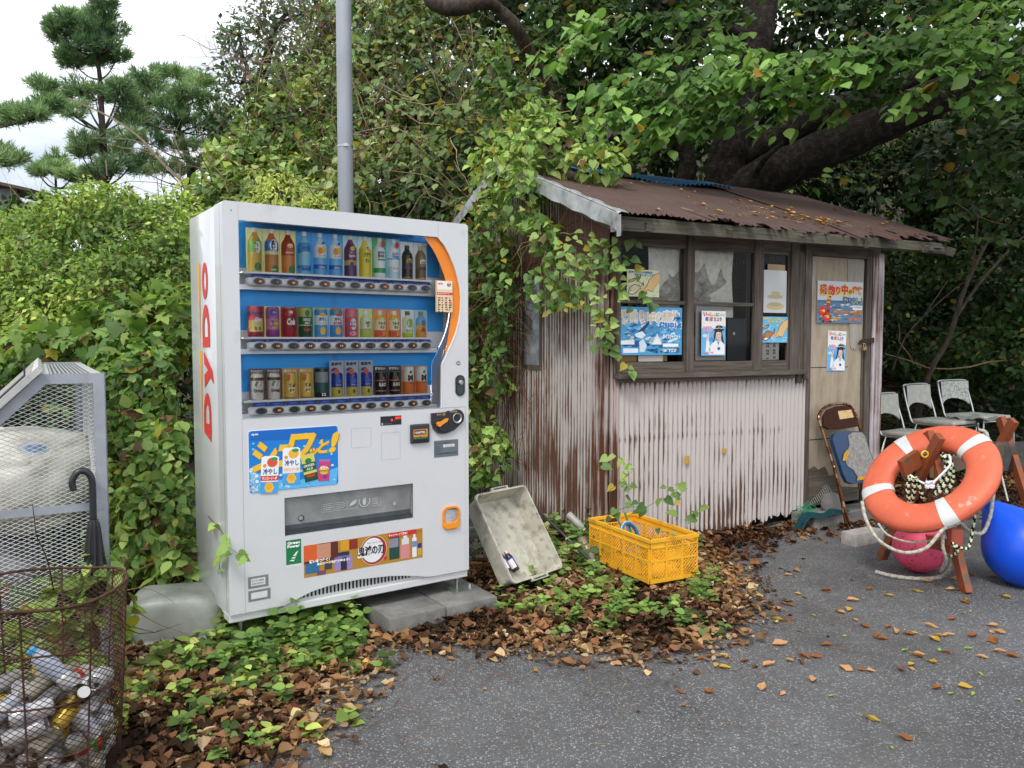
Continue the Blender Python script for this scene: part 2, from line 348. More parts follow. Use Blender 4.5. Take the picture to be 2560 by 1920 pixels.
def asphalt_mat():
    m, n, b = newmat('asphalt'); N = n.nodes.new; K = n.links.new
    t = N('ShaderNodeTexCoord'); v = N('ShaderNodeTexVoronoi'); v.inputs['Scale'].default_value = 118; K(t.outputs['Object'], v.inputs['Vector'])
    v2 = N('ShaderNodeTexVoronoi'); v2.inputs['Scale'].default_value = 215; K(t.outputs['Object'], v2.inputs['Vector'])
    no = N('ShaderNodeTexNoise'); no.inputs['Scale'].default_value = 1.3; no.inputs['Detail'].default_value = 8; no.inputs['Roughness'].default_value = .7; K(t.outputs['Object'], no.inputs['Vector'])
    def chip(v, lo, hi, rad):
        s = N('ShaderNodeSeparateColor'); K(v.outputs['Color'], s.inputs[0])
        r = N('ShaderNodeMapRange'); r.inputs[1].default_value = lo; r.inputs[2].default_value = hi; K(s.outputs[0], r.inputs[0])
        d = N('ShaderNodeMapRange'); d.inputs[1].default_value = rad; d.inputs[2].default_value = rad * 1.25; d.inputs[3].default_value = 1; d.inputs[4].default_value = 0; K(v.outputs['Distance'], d.inputs[0])
        q = N('ShaderNodeMath'); q.operation = 'MULTIPLY'; K(r.outputs[0], q.inputs[0]); K(d.outputs[0], q.inputs[1]); return q.outputs[0], s, d
    c1, s1, d1 = chip(v, .55, 1.0, .40); c2, s2, d2 = chip(v2, .5, 1.1, .42)
    dk = N('ShaderNodeValToRGB'); dk.color_ramp.elements[0].position = .36; dk.color_ramp.elements[1].position = .62
    dk.color_ramp.elements[0].color = (.076, .076, .078, 1); dk.color_ramp.elements[1].color = (.122, .122, .122, 1); K(no.outputs[0], dk.inputs[0])
    a1 = N('ShaderNodeMixRGB'); K(c1, a1.inputs[0]); K(dk.outputs[0], a1.inputs[1]); a1.inputs[2].default_value = (.34, .35, .36, 1)
    a2 = N('ShaderNodeMixRGB'); K(c2, a2.inputs[0]); K(a1.outputs[0], a2.inputs[1]); a2.inputs[2].default_value = (.20, .20, .21, 1)
    # fine organic dirt in large soft patches
    n3 = N('ShaderNodeTexNoise'); n3.inputs['Scale'].default_value = .9; n3.inputs['Detail'].default_value = 9; n3.inputs['Roughness'].default_value = .75; K(t.outputs['Object'], n3.inputs['Vector'])
    r3 = N('ShaderNodeMapRange'); r3.inputs[1].default_value = .50; r3.inputs[2].default_value = .70; r3.inputs[4].default_value = .75; K(n3.outputs[0], r3.inputs[0])
    a3 = N('ShaderNodeMixRGB'); K(r3.outputs[0], a3.inputs[0]); K(a2.outputs[0], a3.inputs[1]); a3.inputs[2].default_value = (.060, .054, .049, 1)
    K(a3.outputs[0], b.inputs['Base Color']); b.inputs['Roughness'].default_value = .8; b.inputs['Specular IOR Level'].default_value = .35
    u = N('ShaderNodeBump'); u.inputs['Strength'].default_value = .7; u.inputs['Distance'].default_value = .004; K(v.outputs['Distance'], u.inputs['Height']); u.invert = True; K(u.outputs[0], b.inputs['Normal'])
    return m
me = bpy.data.meshes.new('asphalt_lot'); me.from_pydata([(x, y, 0) for x, y in ASPH], [], [tuple(range(len(ASPH)))[::-1]])
me.materials.append(asphalt_mat()); o = bpy.data.objects.new('asphalt_lot', me); COL.objects.link(o); tag(o, kind='structure')

# ---------------------------------------------------------------- vending machine
MA = R(34.74); MO = Vector((-1.2166, 3.3313, .15)); MW, MH, MD = 1.2085, 1.812, .597
ML = Matrix.Translation(MO) @ Matrix.Rotation(MA, 4, 'Z')       # machine-local to world
WHT = (.66, .67, .69); BLU = '#22a2f4'
vm = thing('vending_machine', 'white drink vending machine with blue display and orange curve, ivy growing at its left side', 'vending machine', MO, MA)
b = MB(); b.bbox(.002, MW - .002, .125, MD, .02, MH - .003, .010, WHT)
b.box(.002, .030, .046, .135, .021, MH - .004, WHT); b.box(MW - .015, MW - .002, .046, .135, .021, MH - .004, WHT); b.box(.030, MW - .015, .046, .135, 1.765, MH - .004, WHT); b.box(.030, MW - .015, .046, .135, .021, .05, WHT)
b.build('cabinet', M['white'], vm, smooth=True, angle=35)
# side lettering read from bottom to top
TS = Matrix(((0, -1, 0, -.0005), (-1, 0, 0, 0), (0, 0, 1, 0), (0, 0, 0, 1)))   # (s, n, t): s toward the front, n outward
b = MB(TS)
RED = '#d8332c'
def letter_pts(kind, z0, z1, w0, w1, n=22):
    # along a: z0..z1 (reading direction), across: w0 (foot, near front) .. w1 (head, near back)
    f = lambda a, c: (-(w0 + (w1 - w0) * c), z0 + (z1 - z0) * a)
    if kind == 'D':
        o = [(0, 0), (0, 1)] + [(.42 + .58 * math.sin(t), .5 + .5 * math.cos(t)) for t in np.linspace(0, math.pi, n)]
        i = [(.24, .25), (.24, .75)] + [(.46 + .26 * math.sin(t), .5 + .25 * math.cos(t)) for t in np.linspace(0, math.pi, n)]
    else:
        o = [(.5 + .5 * math.cos(t), .5 + .5 * math.sin(t)) for t in np.linspace(0, 2 * math.pi, n, endpoint=False)]
        i = [(.5 + .27 * math.cos(t), .5 + .23 * math.sin(t)) for t in np.linspace(0, 2 * math.pi, n, endpoint=False)]
    return [f(*q) for q in o], [f(*q) for q in i]
for kd, z0, z1, w0, w1 in (('D', .80, .985, .245, .375), ('D', 1.194, 1.388, .243, .37), ('o', 1.411, 1.578, .262, .36)):
    o_, i_ = letter_pts(kd, z0, z1, w0, w1); b.ringprism(o_, i_, -.0006, 0, RED)
b.prism([(-.25, .80), (-.25, .765), (-.375, .80)], -.0006, 0, RED)
b.prism([(-.353, 1.174), (-.208, 1.090), (-.185, 1.030), (-.247, 1.058), (-.348, 1.009), (-.351, 1.066), (-.286, 1.090), (-.351, 1.118)], -.0006, 0, RED)
b.prism([(-.44, 1.581), (-.395, 1.581), (-.418, 1.185)], -.0006, 0, '#f0a81c'); b.prism([(-.435, 1.178), (-.39, 1.178), (-.413, .80)], -.0006, 0, '#f0a81c')
b.build('side_logo', M['print'], vm)
# door: a frame round the display window and the lower panel
CURV = [(1.034, 1.735), (1.072, 1.697), (1.101, 1.652), (1.130, 1.592), (1.150, 1.536), (1.161, 1.488), (1.166, 1.438), (1.163, 1.375), (1.153, 1.318), (1.137, 1.266), (1.116, 1.219), (1.094, 1.18), (1.075, 1.142), (1.060, 1.116), (1.054, 1.095), (1.051, .888)]
b = MB(); D0, D1 = 0, .042
b.prism([(0, .888), (.067, .888), (.067, 1.735), (0, 1.735)], D0, D1, WHT)
b.prism([(0, 1.735), (MW, 1.735), (MW, MH - .012), (MW - .004, MH - .004), (MW - .012, MH), (.012, MH), (.004, MH - .004), (0, MH - .012)], D0, D1, WHT)
b.prism(CURV[::-1] + [(MW, 1.735), (MW, .888)], D0, D1, WHT)
ARCH = [(0, .038), (.231, .037), (.274, .046), (.32, .064), (.368, .078), (.43, .088), (.495, .092), (.60, .0935), (.755, .083), (.83, .072), (.898, .059), (.959, .044), (1.0, .040), (MW, .039)]
SLX0, SLX1, SLZ0, SLZ1 = .247, .887, .350, .522
b.prism([(0, .038), (SLX0, .038), (SLX0, .888), (0, .888)], D0, D1, WHT)
b.prism([(SLX0, SLZ1), (SLX1, SLZ1), (SLX1, .888), (SLX0, .888)], D0, D1, WHT)
b.prism([(SLX1, .888), (SLX1, .0605)] + ARCH[-4:] + [(MW, .888)], D0, D1, WHT)
b.prism([(SLX0, .04)] + ARCH[2:-4] + [(SLX1, .0605), (SLX1, SLZ0), (SLX0, SLZ0)], D0, D1, WHT)
for x0, x1, z0, z1 in ((.067, 1.19, .885, .8875), (.066, .0675, .04, .885), (1.0355, 1.037, 1.735, MH - .01), (1.19, 1.1912, .04, .887), (.066, .0672, 1.735, MH - .01)):
    b.rect(x0, x1, z0, z1, -.0004, (.33, .34, .36))
b.tube([(x, -.001, z) for x, z in CURV], .0028, 5, (.8, .81, .83))
b.rect(.035, .040, 1.770, 1.776, -.0006, (.05, .04, .04))
b.build('door', M['white'], vm)
b = MB(); b.box(.0, .004, .043, .0455, .04, MH - .01, (.02, .02, .03)); b.box(.004, MW - .004, .0425, .0455, MH - .02, MH - .006, (.03, .03, .035)); b.build('door_seal', M['plastic'], vm)
b = MB(); b.bbox(.0, MW, .012, .10, .0, .034, .004, WHT)
b.box(.03, MW - .03, .018, .04, .034, .10, (.62, .63, .65))
for i in range(38):
    x = .275 + i * .0185; z1 = np.interp(x + .004, [a for a, _ in ARCH], [c for _, c in ARCH]) - .005
    if z1 > .056: b.prism([(x, .053), (x + .003, .050), (x + .006, .050), (x + .009, .053), (x + .009, z1 - .003), (x + .006, z1), (x + .003, z1), (x, z1 - .003)], .0165, .018, (.01, .01, .012))
b.build('kick_plate', M['white'], vm)
# display interior
b = MB(); b.box(.07, 1.19, .115, .12, .89, 1.76, (.78, .80, .84))
for x0, x1, z0, z1 in ((.075, 1.107, 1.545, 1.76), (.075, 1.128, 1.27, 1.455), (.075, 1.115, .997, 1.19)):
    b.rect(x0, x1, z0, z1, .1142, BLU); b.rect(x0 + .45, x0 + .475, z0, z1, .1138, '#2d97e0')
b.rect(.075, 1.19, 1.455, 1.470, .113, (.8, .82, .85)); b.box(.067, .0675, .045, .115, .89, 1.735, (.7, .72, .75))
b.box(.07, 1.05, .05, .115, .886, .892, (.75, .77, .8)); b.build('display_back', M['print'], vm)
b = MB(); n = len(CURV)
b.add([(x + .012 * (z < 1.12), .0425, z) for x, z in CURV] + [(x + .003, .114, z) for x, z in CURV], [(i, i + 1, n + i + 1, n + i) for i in range(n - 1)], (.72, .75, .8)); b.build('window_reveal', M['plastic'], vm, smooth=True)
for nm, p0, p1 in (('added_tube_lamp', (.056, .056, .93), (.056, .056, 1.72)), ('added_tube_lamp', (1.180, .060, .92), (1.180, .060, 1.72))):
    b = MB(); b.tube([p0, p1], .007, 8); b.build(nm, M['lamp'], vm, smooth=True)  # unseen tubes added behind the door frame to brighten the display
# glass and the orange curve printed on it
ORI = [(.960, 1.735), (1.0, 1.690), (1.022, 1.661), (1.052, 1.605), (1.077, 1.546), (1.092, 1.50), (1.100, 1.464), (1.110, 1.42), (1.116, 1.374), (1.114, 1.34), (1.108, 1.303), (1.10, 1.26), (1.090, 1.21), (1.078, 1.150)]
ORO = CURV[:13]
b = MB(); k = 24
def samp(pl, k):
    pl = np.array(pl); d = np.r_[0, np.cumsum(np.hypot(*np.diff(pl, axis=0).T))]; t = np.linspace(0, d[-1], k); return list(zip(np.interp(t, d, pl[:, 0]), np.interp(t, d, pl[:, 1])))
a1, a2 = samp(ORI, k), samp(ORO, k)
b.add([(x, .012, z) for x, z in a1] + [(x, .012, z) for x, z in a2], [(i, k + i, k + i + 1, i + 1) for i in range(k - 1)], '#f08a24'); b.build('orange_curve', M['print'], vm)
b = MB(); b.flat([(.067, .888)] + CURV[::-1] + [(.067, 1.735)], .0145, (1, 1, 1)); b.build('display_glass', M['glass'], vm)
# shelves, price rails and buttons
ROWS = ((1.521, 1.482), (1.238, 1.200), (.961, .914))
DIG = [['40', '1', '50', '1', '50', '1', '15', '0', '15', '0', '16', '0'], ['0', '15', '0', '14', '0', '14', '0', '11', '0', '11', '0', '16'], ['', '30', '', '10', '', '-30', '10', '1', '30', '1', '30', '1']]
ON = [{0, 2, 4, 7, 8, 9}, {0, 1, 3, 5, 6, 8, 10}, {1, 3, 5, 6, 8, 10}]
BX = [.160 + i * .0746 for i in range(12)]
for r, (zs, zb) in enumerate(ROWS):
    b = MB(); b.box(.085, 1.012, .018, .112, zs - .006, zs, (.72, .76, .80)); b.box(.085, 1.012, .016, .018, zs - .007, zs + .002, (.82, .84, .86)); b.box(.075, 1.06, .06, .113, zb - .035, zb - .012, (.80, .81, .83)); b.build('shelf', M['plastic'], vm)
    b = MB(); z = zs - .018
    for x in BX:
        b.box(x - .031, x + .031, .040, .042, z - .010, z + .010, '#1c50b8'); b.text('つめたい', x - .020, x + .018, z - .004, z + .004, .0395, '#a9c6ef'); b.box(x + .034, x + .040, .038, .043, z - .004, z + .003, (.3, .3, .33))
    b.build('price_rail', M['print'], vm)
    b = MB(); k = 12 * 12; xa, xb = .108, 1.020; h = .0205
    def fr(u, v):
        x = xa + (xb - xa) * u; ph = (x - BX[0]) / .0746 * 2 * math.pi; e = max(0, 1 - min(u, 1 - u) * 60) ** 2
        y = .030 + .004 * (1 - math.cos(ph)) * .5 + .014 * e; hh = h * (1 - .5 * e) - .0015 * (1 - math.cos(ph)) * .5
        t = v * math.pi; return (x, y + .018 * (1 - math.sin(t)) ** 1.5, zb - hh * math.cos(t))
    b.grid(fr, k, 10, (.90, .91, .92)); st = b.build('button_rail', M['plastic'], vm, smooth=True)
    for i, x in enumerate(BX):
        q = MB(); q.ell(x, zb, .0265, .0155, .0292, (.10, .095, .09), n=24); q.ring2(x, zb, .0275, .0165, .003, .0288, (.32, .32, .32)); q.ell(x - .002, zb, .018, .0125, .0288, (.018, .018, .02), n=20)
        q.add([(x - .0275, .034, zb - .01), (x + .0275, .034, zb - .01), (x + .0275, .034, zb + .01), (x - .0275, .034, zb + .01)], [(0, 1, 2, 3)], (.05, .05, .05))
        t = DIG[r][i]
        if t:
            on = i in ON[r]; wd = .0045 * len(t) + .0025
            q.text(t, x + .009 - wd, x + .011, zb - .0042, zb + .0042, .0283, (.25, .2, .17), .02, 1 if on else 0)
        q.build('button', [M['plastic'], M['orangelit']], st)
# lower panel
def rrect(x0, x1, z0, z1, r, n=5):
    o = []
    for k, (cx, cz) in enumerate(((x1 - r, z1 - r), (x0 + r, z1 - r), (x0 + r, z0 + r), (x1 - r, z0 + r))):
        for i in range(n + 1):
            t = (k + i / n) * math.pi / 2; o.append((cx + r * math.cos(t), cz + r * math.sin(t)))
    return o
b = MB(); x0, x1, z0, z1 = .093, .500, .560, .832
b.prism(rrect(x0 - .003, x1 + .003, z0 - .003, z1 + .003, .014), -.0012, .001, (.80, .83, .86))
b.prism(rrect(x0, x1, z0, z1, .012), -.002, .0, '#0b7fd6'); y = -.0026
b.prism([(x0 + .012, z1 - .002), (x1 - .01, z1 - .002), (x1 - .004, z1 - .06), (x0 + .004, z1 - .04)], y, -.0021, '#0667c0')
b.flat([(x0 + .01, z0 + .002), (x1 - .01, z0 + .002), (x1, z0 + .08), (x0 + .3, z0 + .05), (x0 + .18, z0 + .03), (x0 + .002, z0 + .10)], y - .0002, '#5cb8ee')
for i in range(70):
    a = random.random(); x = x0 + .01 + a * .385; z = z0 + .01 + random.random() ** 1.4 * (.25 if a > .5 or a < .08 else .08); r = random.uniform(.001, .006)
    b.ell(x, z, r * 1.3, r, y - .0004, random.choice(['#8fd0f5', '#c9eafb', '#3ea6ea']), n=8)
for i in range(26): x = x0 + .003 + random.random() * .03; b.ell(x, z0 + .01 + random.random() * .10, .008, .007, y - .0005, random.choice(['#c7e6f7', '#e8f6fd', '#9fd0ee']), n=7)
for dx, dz, cc, yy in ((.003, -.003, '#a8701a', y - .0008), (0, 0, '#f3c22c', y - .0012)):
    for ch, ax, bx, az, bz in (('シ', .004, .115, .092, .225), ('ュ', .100, .165, .105, .205), ('ワ', .150, .270, .118, .248), ('ッ', .262, .305, .140, .178), ('と', .303, .352, .150, .215), ('!', .357, .392, .150, .245)):
        b.text(ch, x0 + ax + dx, x0 + bx + dx, z0 + az + dz, z0 + bz + dz, yy, cc, .045, shear=.28 if ch != 'シ' else .12)
b.text('dydo', x0 + .012, x0 + .042, z1 - .022, z1 - .010, y - .001, '#ffffff', .03)
def poster_can(cx, cz, w, h, tilt, fn):
    T = Matrix.Translation((cx, 0, cz)) @ Matrix.Rotation(-tilt, 4, 'Y'); q = b.T; b.T = T; fn(w, h); b.T = q
def hiyashi(top, bar, txt):
    def f(w, h):
        b.flat([(-w / 2, -h / 2), (w / 2, -h / 2), (w / 2, h / 2 - .006), (w * .35, h / 2), (-w * .35, h / 2), (-w / 2, h / 2 - .006)], y - .0016, '#eef4f8')
        b.ell(w * .12, h * .33, w * .30, h * .13, y - .0019, top); b.ell(-w * .3, h * .24, w * .1, h * .05, y - .0019, '#e8962a'); b.ell(w * .22, h * .42, w * .2, h * .05, y - .0021, '#2f9a4e')
        b.text('冷やし', -w * .38, w * .42, h * .0, h * .17, y - .0022, '#1e3f8c', .03)
        b.rect(-w / 2, w / 2, -h * .16, -h * .03, y - .0021, bar); b.text(txt, -w * .42, w * .42, -h * .14, -h * .05, y - .0024, '#ffffff' if bar[1] == 'd' else '#e0703a', .03)
        b.rect(-w / 2, w / 2, -h / 2, -h * .19, y - .0020, '#4aa3df'); b.ell(0, -h * .34, w * .28, h * .15, y - .0023, '#f2c23a', n=6); b.ell(0, -h * .32, w * .18, h * .09, y - .0025, '#f0aa2a', n=7)
    return f
poster_can(x0 + .088, z0 + .075, .078, .165, -.06, hiyashi('#e0553a', '#d8452c', 'マンゴーソーダ'))
poster_can(x0 + .186, z0 + .105, .080, .165, -.02, hiyashi('#f3b63a', '#f3e9dc', 'パインソーダ'))
def ging(w, h):
    b.rect(-w / 2, w / 2, -h / 2, h / 2, y - .0016, '#d8cf5a'); b.rect(-w / 2, w / 2, -h * .12, h * .18, y - .0019, '#1f5a34'); b.rect(-w / 2, w / 2, -h / 2, -h * .22, y - .0019, '#1f4a2c')
    b.ell(0, h * .25, w * .25, h * .1, y - .0021, '#2f7a44'); b.text('GINGER', -w * .42, w * .42, h * .04, h * .13, y - .0022, '#f2f4e8', .02); b.text('ALE', -w * .25, w * .25, -h * .08, h * .0, y - .0022, '#f2f4e8', .02); b.ell(0, -h * .30, w * .35, h * .05, y - .0021, '#c43a36')
def jelly(w, h):
    b.rect(-w / 2, w / 2, -h / 2, h / 2, y - .0016, '#c8407c'); b.rect(-w / 2, w / 2, h * .38, h / 2, y - .0019, '#b86aa8'); b.ell(0, 0, w * .45, h * .2, y - .0019, '#e8b83a'); b.text('ゼリー', -w * .36, w * .3, h * .02, h * .2, y - .0022, '#f6f2f8', .05); b.text('スパークリング', -w * .45, w * .45, -h * .10, h * .03, y - .0022, '#4a2f6a', .05); b.ell(w * .1, -h * .3, w * .2, h * .1, y - .0019, '#7a3f90')
poster_can(x0 + .269, z0 + .090, .062, .125, .17, ging); poster_can(x0 + .338, z0 + .072, .055, .100, -.07, jelly)
b.build('advert_panel', M['print'], vm)
b = MB()
for x0, x1, z0, z1 in ((.567, .668, .721, .814), (.719, .820, .651, .782)):
    n_ = len(rrect(x0, x1, z0, z1, .006)); b.ringprism(rrect(x0, x1, z0, z1, .006), rrect(x0 + .0014, x1 - .0014, z0 + .0014, z1 - .0014, .005), -.0004, .0002, (.36, .37, .40))
b.build('blank_panel_outline', M['plastic'], vm)
b = MB(); b.bbox(.716, .827, -.002, .003, .818, .862, .002, (.015, .015, .02)); b.text('販売中', .794, .823, .8445, .857, -.003, (1, 0, 0), .03, 1); b.text('0', .770, .779, .837, .848, -.003, (1, 0, 0), .03, 1); b.text('円', .785, .791, .837, .843, -.003, (.3, .3, .35), .0)
b.rect(.735, .753, .8215, .829, -.003, (.07, .07, .08)); b.rect(.756, .776, .8215, .829, -.003, (.07, .07, .08)); b.rect(.720, .728, .8205, .830, -.003, (.5, .5, .55)); b.build('amount_display', [M['plastic'], M['redlit']], vm)
b = MB(); b.bbox(.872, .976, -.016, .004, .720, .815, .007, (.035, .038, .048)); b.box(.884, .962, -.018, -.015, .742, .790, '#d98a34'); b.box(.888, .950, -.0195, -.017, .765, .786, (.02, .02, .02))
b.text('1000円札', .890, .948, .768, .782, -.0202, '#f2f2f2', .02); b.box(.884, .962, -.019, -.017, .742, .752, (.03, .10, .05)); b.box(.884, .962, -.021, -.017, .733, .739, (.01, .01, .01))
for x in (.893, .912, .932, .948): b.ell(x, .747, .002, .002, -.0198, (.2, .8, .2), 1, 8)
b.prism([(.915, .757), (.923, .757), (.919, .752)], -.0200, -.017, '#c0392b'); b.build('bill_reader', [M['plastic'], M['greenlit']], vm)
cx, cz = 1.133, .827; outl = [(.988, .864), (1.07, .866), (1.085, .872)] + [(cx + .042 * math.cos(t), cz + .048 + (.0) + .0 + .042 * math.sin(t) - .04) for t in np.linspace(R(125), R(-35), 12)] + [(1.12, .775), (1.085, .762), (1.055, .757), (1.025, .763), (1.0, .785), (.988, .815)]
b = MB(); b.prism(outl, -.014, .002, (.022, .024, .032)); b.text('おつり・返却', 1.016, 1.064, .850, .862, -.0146, '#c9a26a', .03); b.text('10 50 100 500', 1.090, 1.132, .862, .873, -.0146, '#c9a26a', .03)
cs = b.build('coin_unit', M['plastic'], vm)
b = MB(Matrix.Translation((1.133, -.014, .833)) @ Matrix.Rotation(R(90), 4, 'X')); b.lathe([(.026, 0), (.027, .004), (.024, .005), (.022, .002), (.012, -.004), (.0, -.006)], 24, col=(.55, .53, .48), cap=False); b.build('coin_funnel', M['metal'], cs, smooth=True)
b = MB(); q = Matrix.Translation((1.050, -.016, .800)) @ Matrix.Rotation(R(90), 4, 'X'); b.T = q; b.lathe([(.030, 0), (.030, .003), (.028, .004), (0, .004)], 24, col=(.03, .032, .04), cap=False); b.T = None
b.prism([(1.008, .812), (1.012, .800), (1.024, .797), (1.036, .806), (1.066, .822), (1.072, .836), (1.060, .834), (1.036, .822), (1.014, .820)], -.034, -.018, '#f2981e'); b.build('return_lever', M['plastic'], cs)
b = MB(); b.box(1.006, 1.146, -.0015, .001, .640, .724, '#66737a'); b.box(1.058, 1.124, -.0022, -.001, .688, .702, (.72, .72, .72))
for i, (s, a, c_) in enumerate((('設備管理者', 1.012, 1.050), ('株式会社', 1.060, 1.098), ('連絡先', 1.012, 1.040), ('住所', 1.012, 1.044), ('電話番号', 1.012, 1.048))):
    b.text(s, a, c_, (.706, .706, .690, .680, .669)[i], (.713, .713, .696, .686, .675)[i], -.0024, (.06, .07, .08), .02)
b.text('トラブルの際は管理者までご連絡ください', 1.012, 1.140, .652, .662, -.0024, (.03, .035, .04), .03); b.text('0120', 1.070, 1.108, .690, .699, -.003, (.4, .4, .42)); b.build('info_plate', M['print'], vm)
# delivery flap
b = MB(); b.box(SLX0, SLX1, .10, .104, SLZ0, SLZ1, (.02, .022, .025)); b.box(SLX0, SLX1, .02, .10, SLZ0 - .004, SLZ0, (.10, .11, .12)); b.box(SLX0 - .001, SLX0, .0, .1, SLZ0, SLZ1, (.05, .05, .06)); b.box(SLX1, SLX1 + .001, .0, .1, SLZ0, SLZ1, (.05, .05, .06)); b.box(SLX0, SLX1, 0, .1, SLZ1, SLZ1 + .001, (.05, .05, .06)); b.build('delivery_recess', M['plastic'], vm)
b = MB(); b.add([(SLX0 + .002, .010, SLZ1 - .002), (SLX1 - .002, .010, SLZ1 - .002), (SLX1 - .002, .030, .392), (SLX0 + .002, .030, .392)], [(3, 2, 1, 0)], (.30, .31, .31))
b.box(SLX0 + .002, SLX1 - .002, .024, .034, .372, .392, (.07, .08, .09)); b.box(SLX0 + .002, SLX1 - .002, .010, .034, .352, .371, (.045, .05, .055))
for x0, x1 in ((.425, .485), (.490, .550), (.553, .605), (.668, .722)):
    z0, z1 = .432, .487; yy = .0185; b.ringprism(rrect(x0, x1, z0, z1, .002, 1), rrect(x0 + .0013, x1 - .0013, z0 + .0013, z1 - .0013, .001, 1), yy - .001, yy, (.52, .54, .54))
    if x0 in (.425, .490, .668):
        for k in range(5): b.rect(x0 + .006, x1 - .006 - .01 * random.random(), z1 - .012 - k * .0085, z1 - .0085 - k * .0085, yy - .001, (.45, .47, .47))
b.prism([(.558, .447), (.572, .462), (.590, .474), (.600, .470), (.592, .455), (.575, .448)], .0165, .0175, (.52, .54, .54)); b.ring2(.637, .462, .029, .029, .004, .0172, (.55, .57, .57)); b.ell(.637, .458, .010, .017, .017, (.55, .57, .57), n=10); b.ell(.640, .474, .006, .006, .0168, (.55, .57, .57), n=8)
b.ell(.330, .418, .014, .014, .0215, (.03, .03, .035), n=14); b.ell(.328, .419, .010, .010, .0212, (.30, .31, .32), n=14); b.ell(.797, .430, .008, .010, .0205, (.42, .43, .44), n=12)
b.build('delivery_flap', attr_mat('smoky_plastic', rough=.22, coat=.3, vary=.25, vscale=9), vm)
b = MB(); o_ = rrect(1.051, 1.151, .266, .384, .032); i_ = rrect(1.060, 1.142, .300, .374, .026); b.ringprism(o_, i_, -.009, .003, '#f0911e'); b.prism(i_, .0, .002, (.10, .07, .05)); b.prism(rrect(1.058, 1.144, .272, .301, .014), -.014, -.008, '#f39a24'); b.build('coin_return', M['plastic'], vm)
b = MB(); o_ = rrect(1.131, 1.184, .944, 1.050, .025); b.prism(o_, -.006, .002, (.06, .075, .075)); i_ = rrect(1.139, 1.176, .953, 1.041, .018); b.prism(i_, -.0075, -.004, (.10, .12, .12)); b.T = Matrix.Translation((1.157, -.007, 1.012)) @ Matrix.Rotation(R(90), 4, 'X'); b.lathe([(.013, 0), (.013, .010), (.009, .013), (0, .013)], 18, col=(.5, .5, .5), cap=False); b.T = None; b.beam((1.157, -.012, 1.0), (1.157, -.012, .962), .012, .006, (.3, .32, .32)); b.build('lock_handle', M['metal'], vm)
b = MB(Matrix.Translation((1.148, 0, 1.113)) @ Matrix.Rotation(R(90), 4, 'X')); b.lathe([(.012, -.002), (.012, .003), (.008, .004), (0, .002)], 18, col=(.5, .5, .52), cap=False); b.build('keyhole', M['metal'], vm)
# stickers
b = MB(); b.box(1.027, 1.116, -.0008, .0135, 1.367, 1.522, '#e9d3b0'); y = -.0014
b.rect(1.030, 1.113, 1.478, 1.519, y, '#f3efe8'); b.text('dydo', 1.034, 1.062, 1.500, 1.512, y - .0005, '#e0522c', .05); b.ring2(1.097, 1.503, .012, .012, .002, y - .0004, '#c23a34'); b.text('鬼滅', 1.084, 1.106, 1.496, 1.509, y - .0007, '#20202a', .03)
b.rect(1.027, 1.116, 1.452, 1.464, y - .0003, '#d8312c'); b.text('キャンペーン', 1.031, 1.098, 1.4545, 1.4615, y - .0006, '#fff', .03) if False else b.text('キャンペーン', 1.031, 1.098, 1.4545, 1.4615, y - .0006, '#ffffff', .03)
for i in range(26): x = 1.032 + (i % 4) * .021; z = 1.440 - (i // 4) * .0115; b.rect(x, x + random.uniform(.006, .016), z - .007, z, y - .0003, random.choice(['#c8632c', '#5a3a22', '#3b2a20', '#d94a3a', '#7a6a3a']))
b.build('campaign_sticker', M['print'], vm)
b = MB(); b.box(.250, .319, -.001, .001, .219, .330, '#17794a'); b.text('Green', .256, .313, .310, .323, -.0016, '#ffffff', .04); b.text('Power', .256, .313, .294, .308, -.0016, '#ffffff', .04); b.rect(.250, .319, .289, .291, -.0016, '#0f5f3a')
for k in range(5): b.flat([(.264 + k * .004, .236 + k * .005), (.285 + k * .002, .232 + k * .006), (.306, .277 - k * .0), (.288 + k * .002, .249 + k * .006)], -.0016 - k * .0001, '#e9f3ee' if k % 2 == 0 else '#17794a')
b.rect(.250, .319, .205, .218, -.0008, (.70, .72, .73)); b.build('green_sticker', M['print'], vm)
b = MB(); X0, X1, Z0, Z1 = .331, .938, .147, .294; W_, H_ = X1 - X0, Z1 - Z0; b.box(X0, X1, -.001, .001, Z0, Z1, '#b5842f'); y = -.0016
bx = lambda a, c, d, e, col, k=0: b.rect(X0 + a * W_, X0 + c * W_, Z0 + d * H_, Z0 + e * H_, y - k * .0004, col)
bx(0, .27, .42, 1, '#5a2a22'); bx(0, .12, .5, 1, '#d9602a', 1); bx(.10, .21, .52, .98, '#c98f72', 2); bx(.29, .43, .66, .98, '#d89a2c'); bx(.36, .43, .66, .98, '#8a3020', 1); bx(.27, .36, .44, .62, '#26304f'); bx(.01, .12, .10, .42, '#2e6f9a'); bx(.16, .22, .14, .34, '#39484c'); bx(.24, .385, .04, .50, '#9a86c0'); bx(.29, .34, .04, .44, '#2d2440', 1); bx(.10, .17, .0, .14, '#7a4a6a')
bx(.70, .79, .10, .86, '#1f4a40'); bx(.70, .78, .50, .80, '#8c8a9a', 1); bx(.80, .88, .06, .54, '#d58a90'); bx(.81, .875, .54, .74, '#d8dadd'); bx(.825, .86, .74, .95, '#e4e6ea', 1); bx(.905, .945, .06, .72, '#e4e8ee'); bx(.915, .935, .72, .88, '#e8ecf0', 1); bx(.905, .945, .40, .60, '#6f8fc4', 1); bx(.955, .99, .10, .34, '#c9a23a'); bx(.955, .99, .34, .50, '#1f3470', 1)
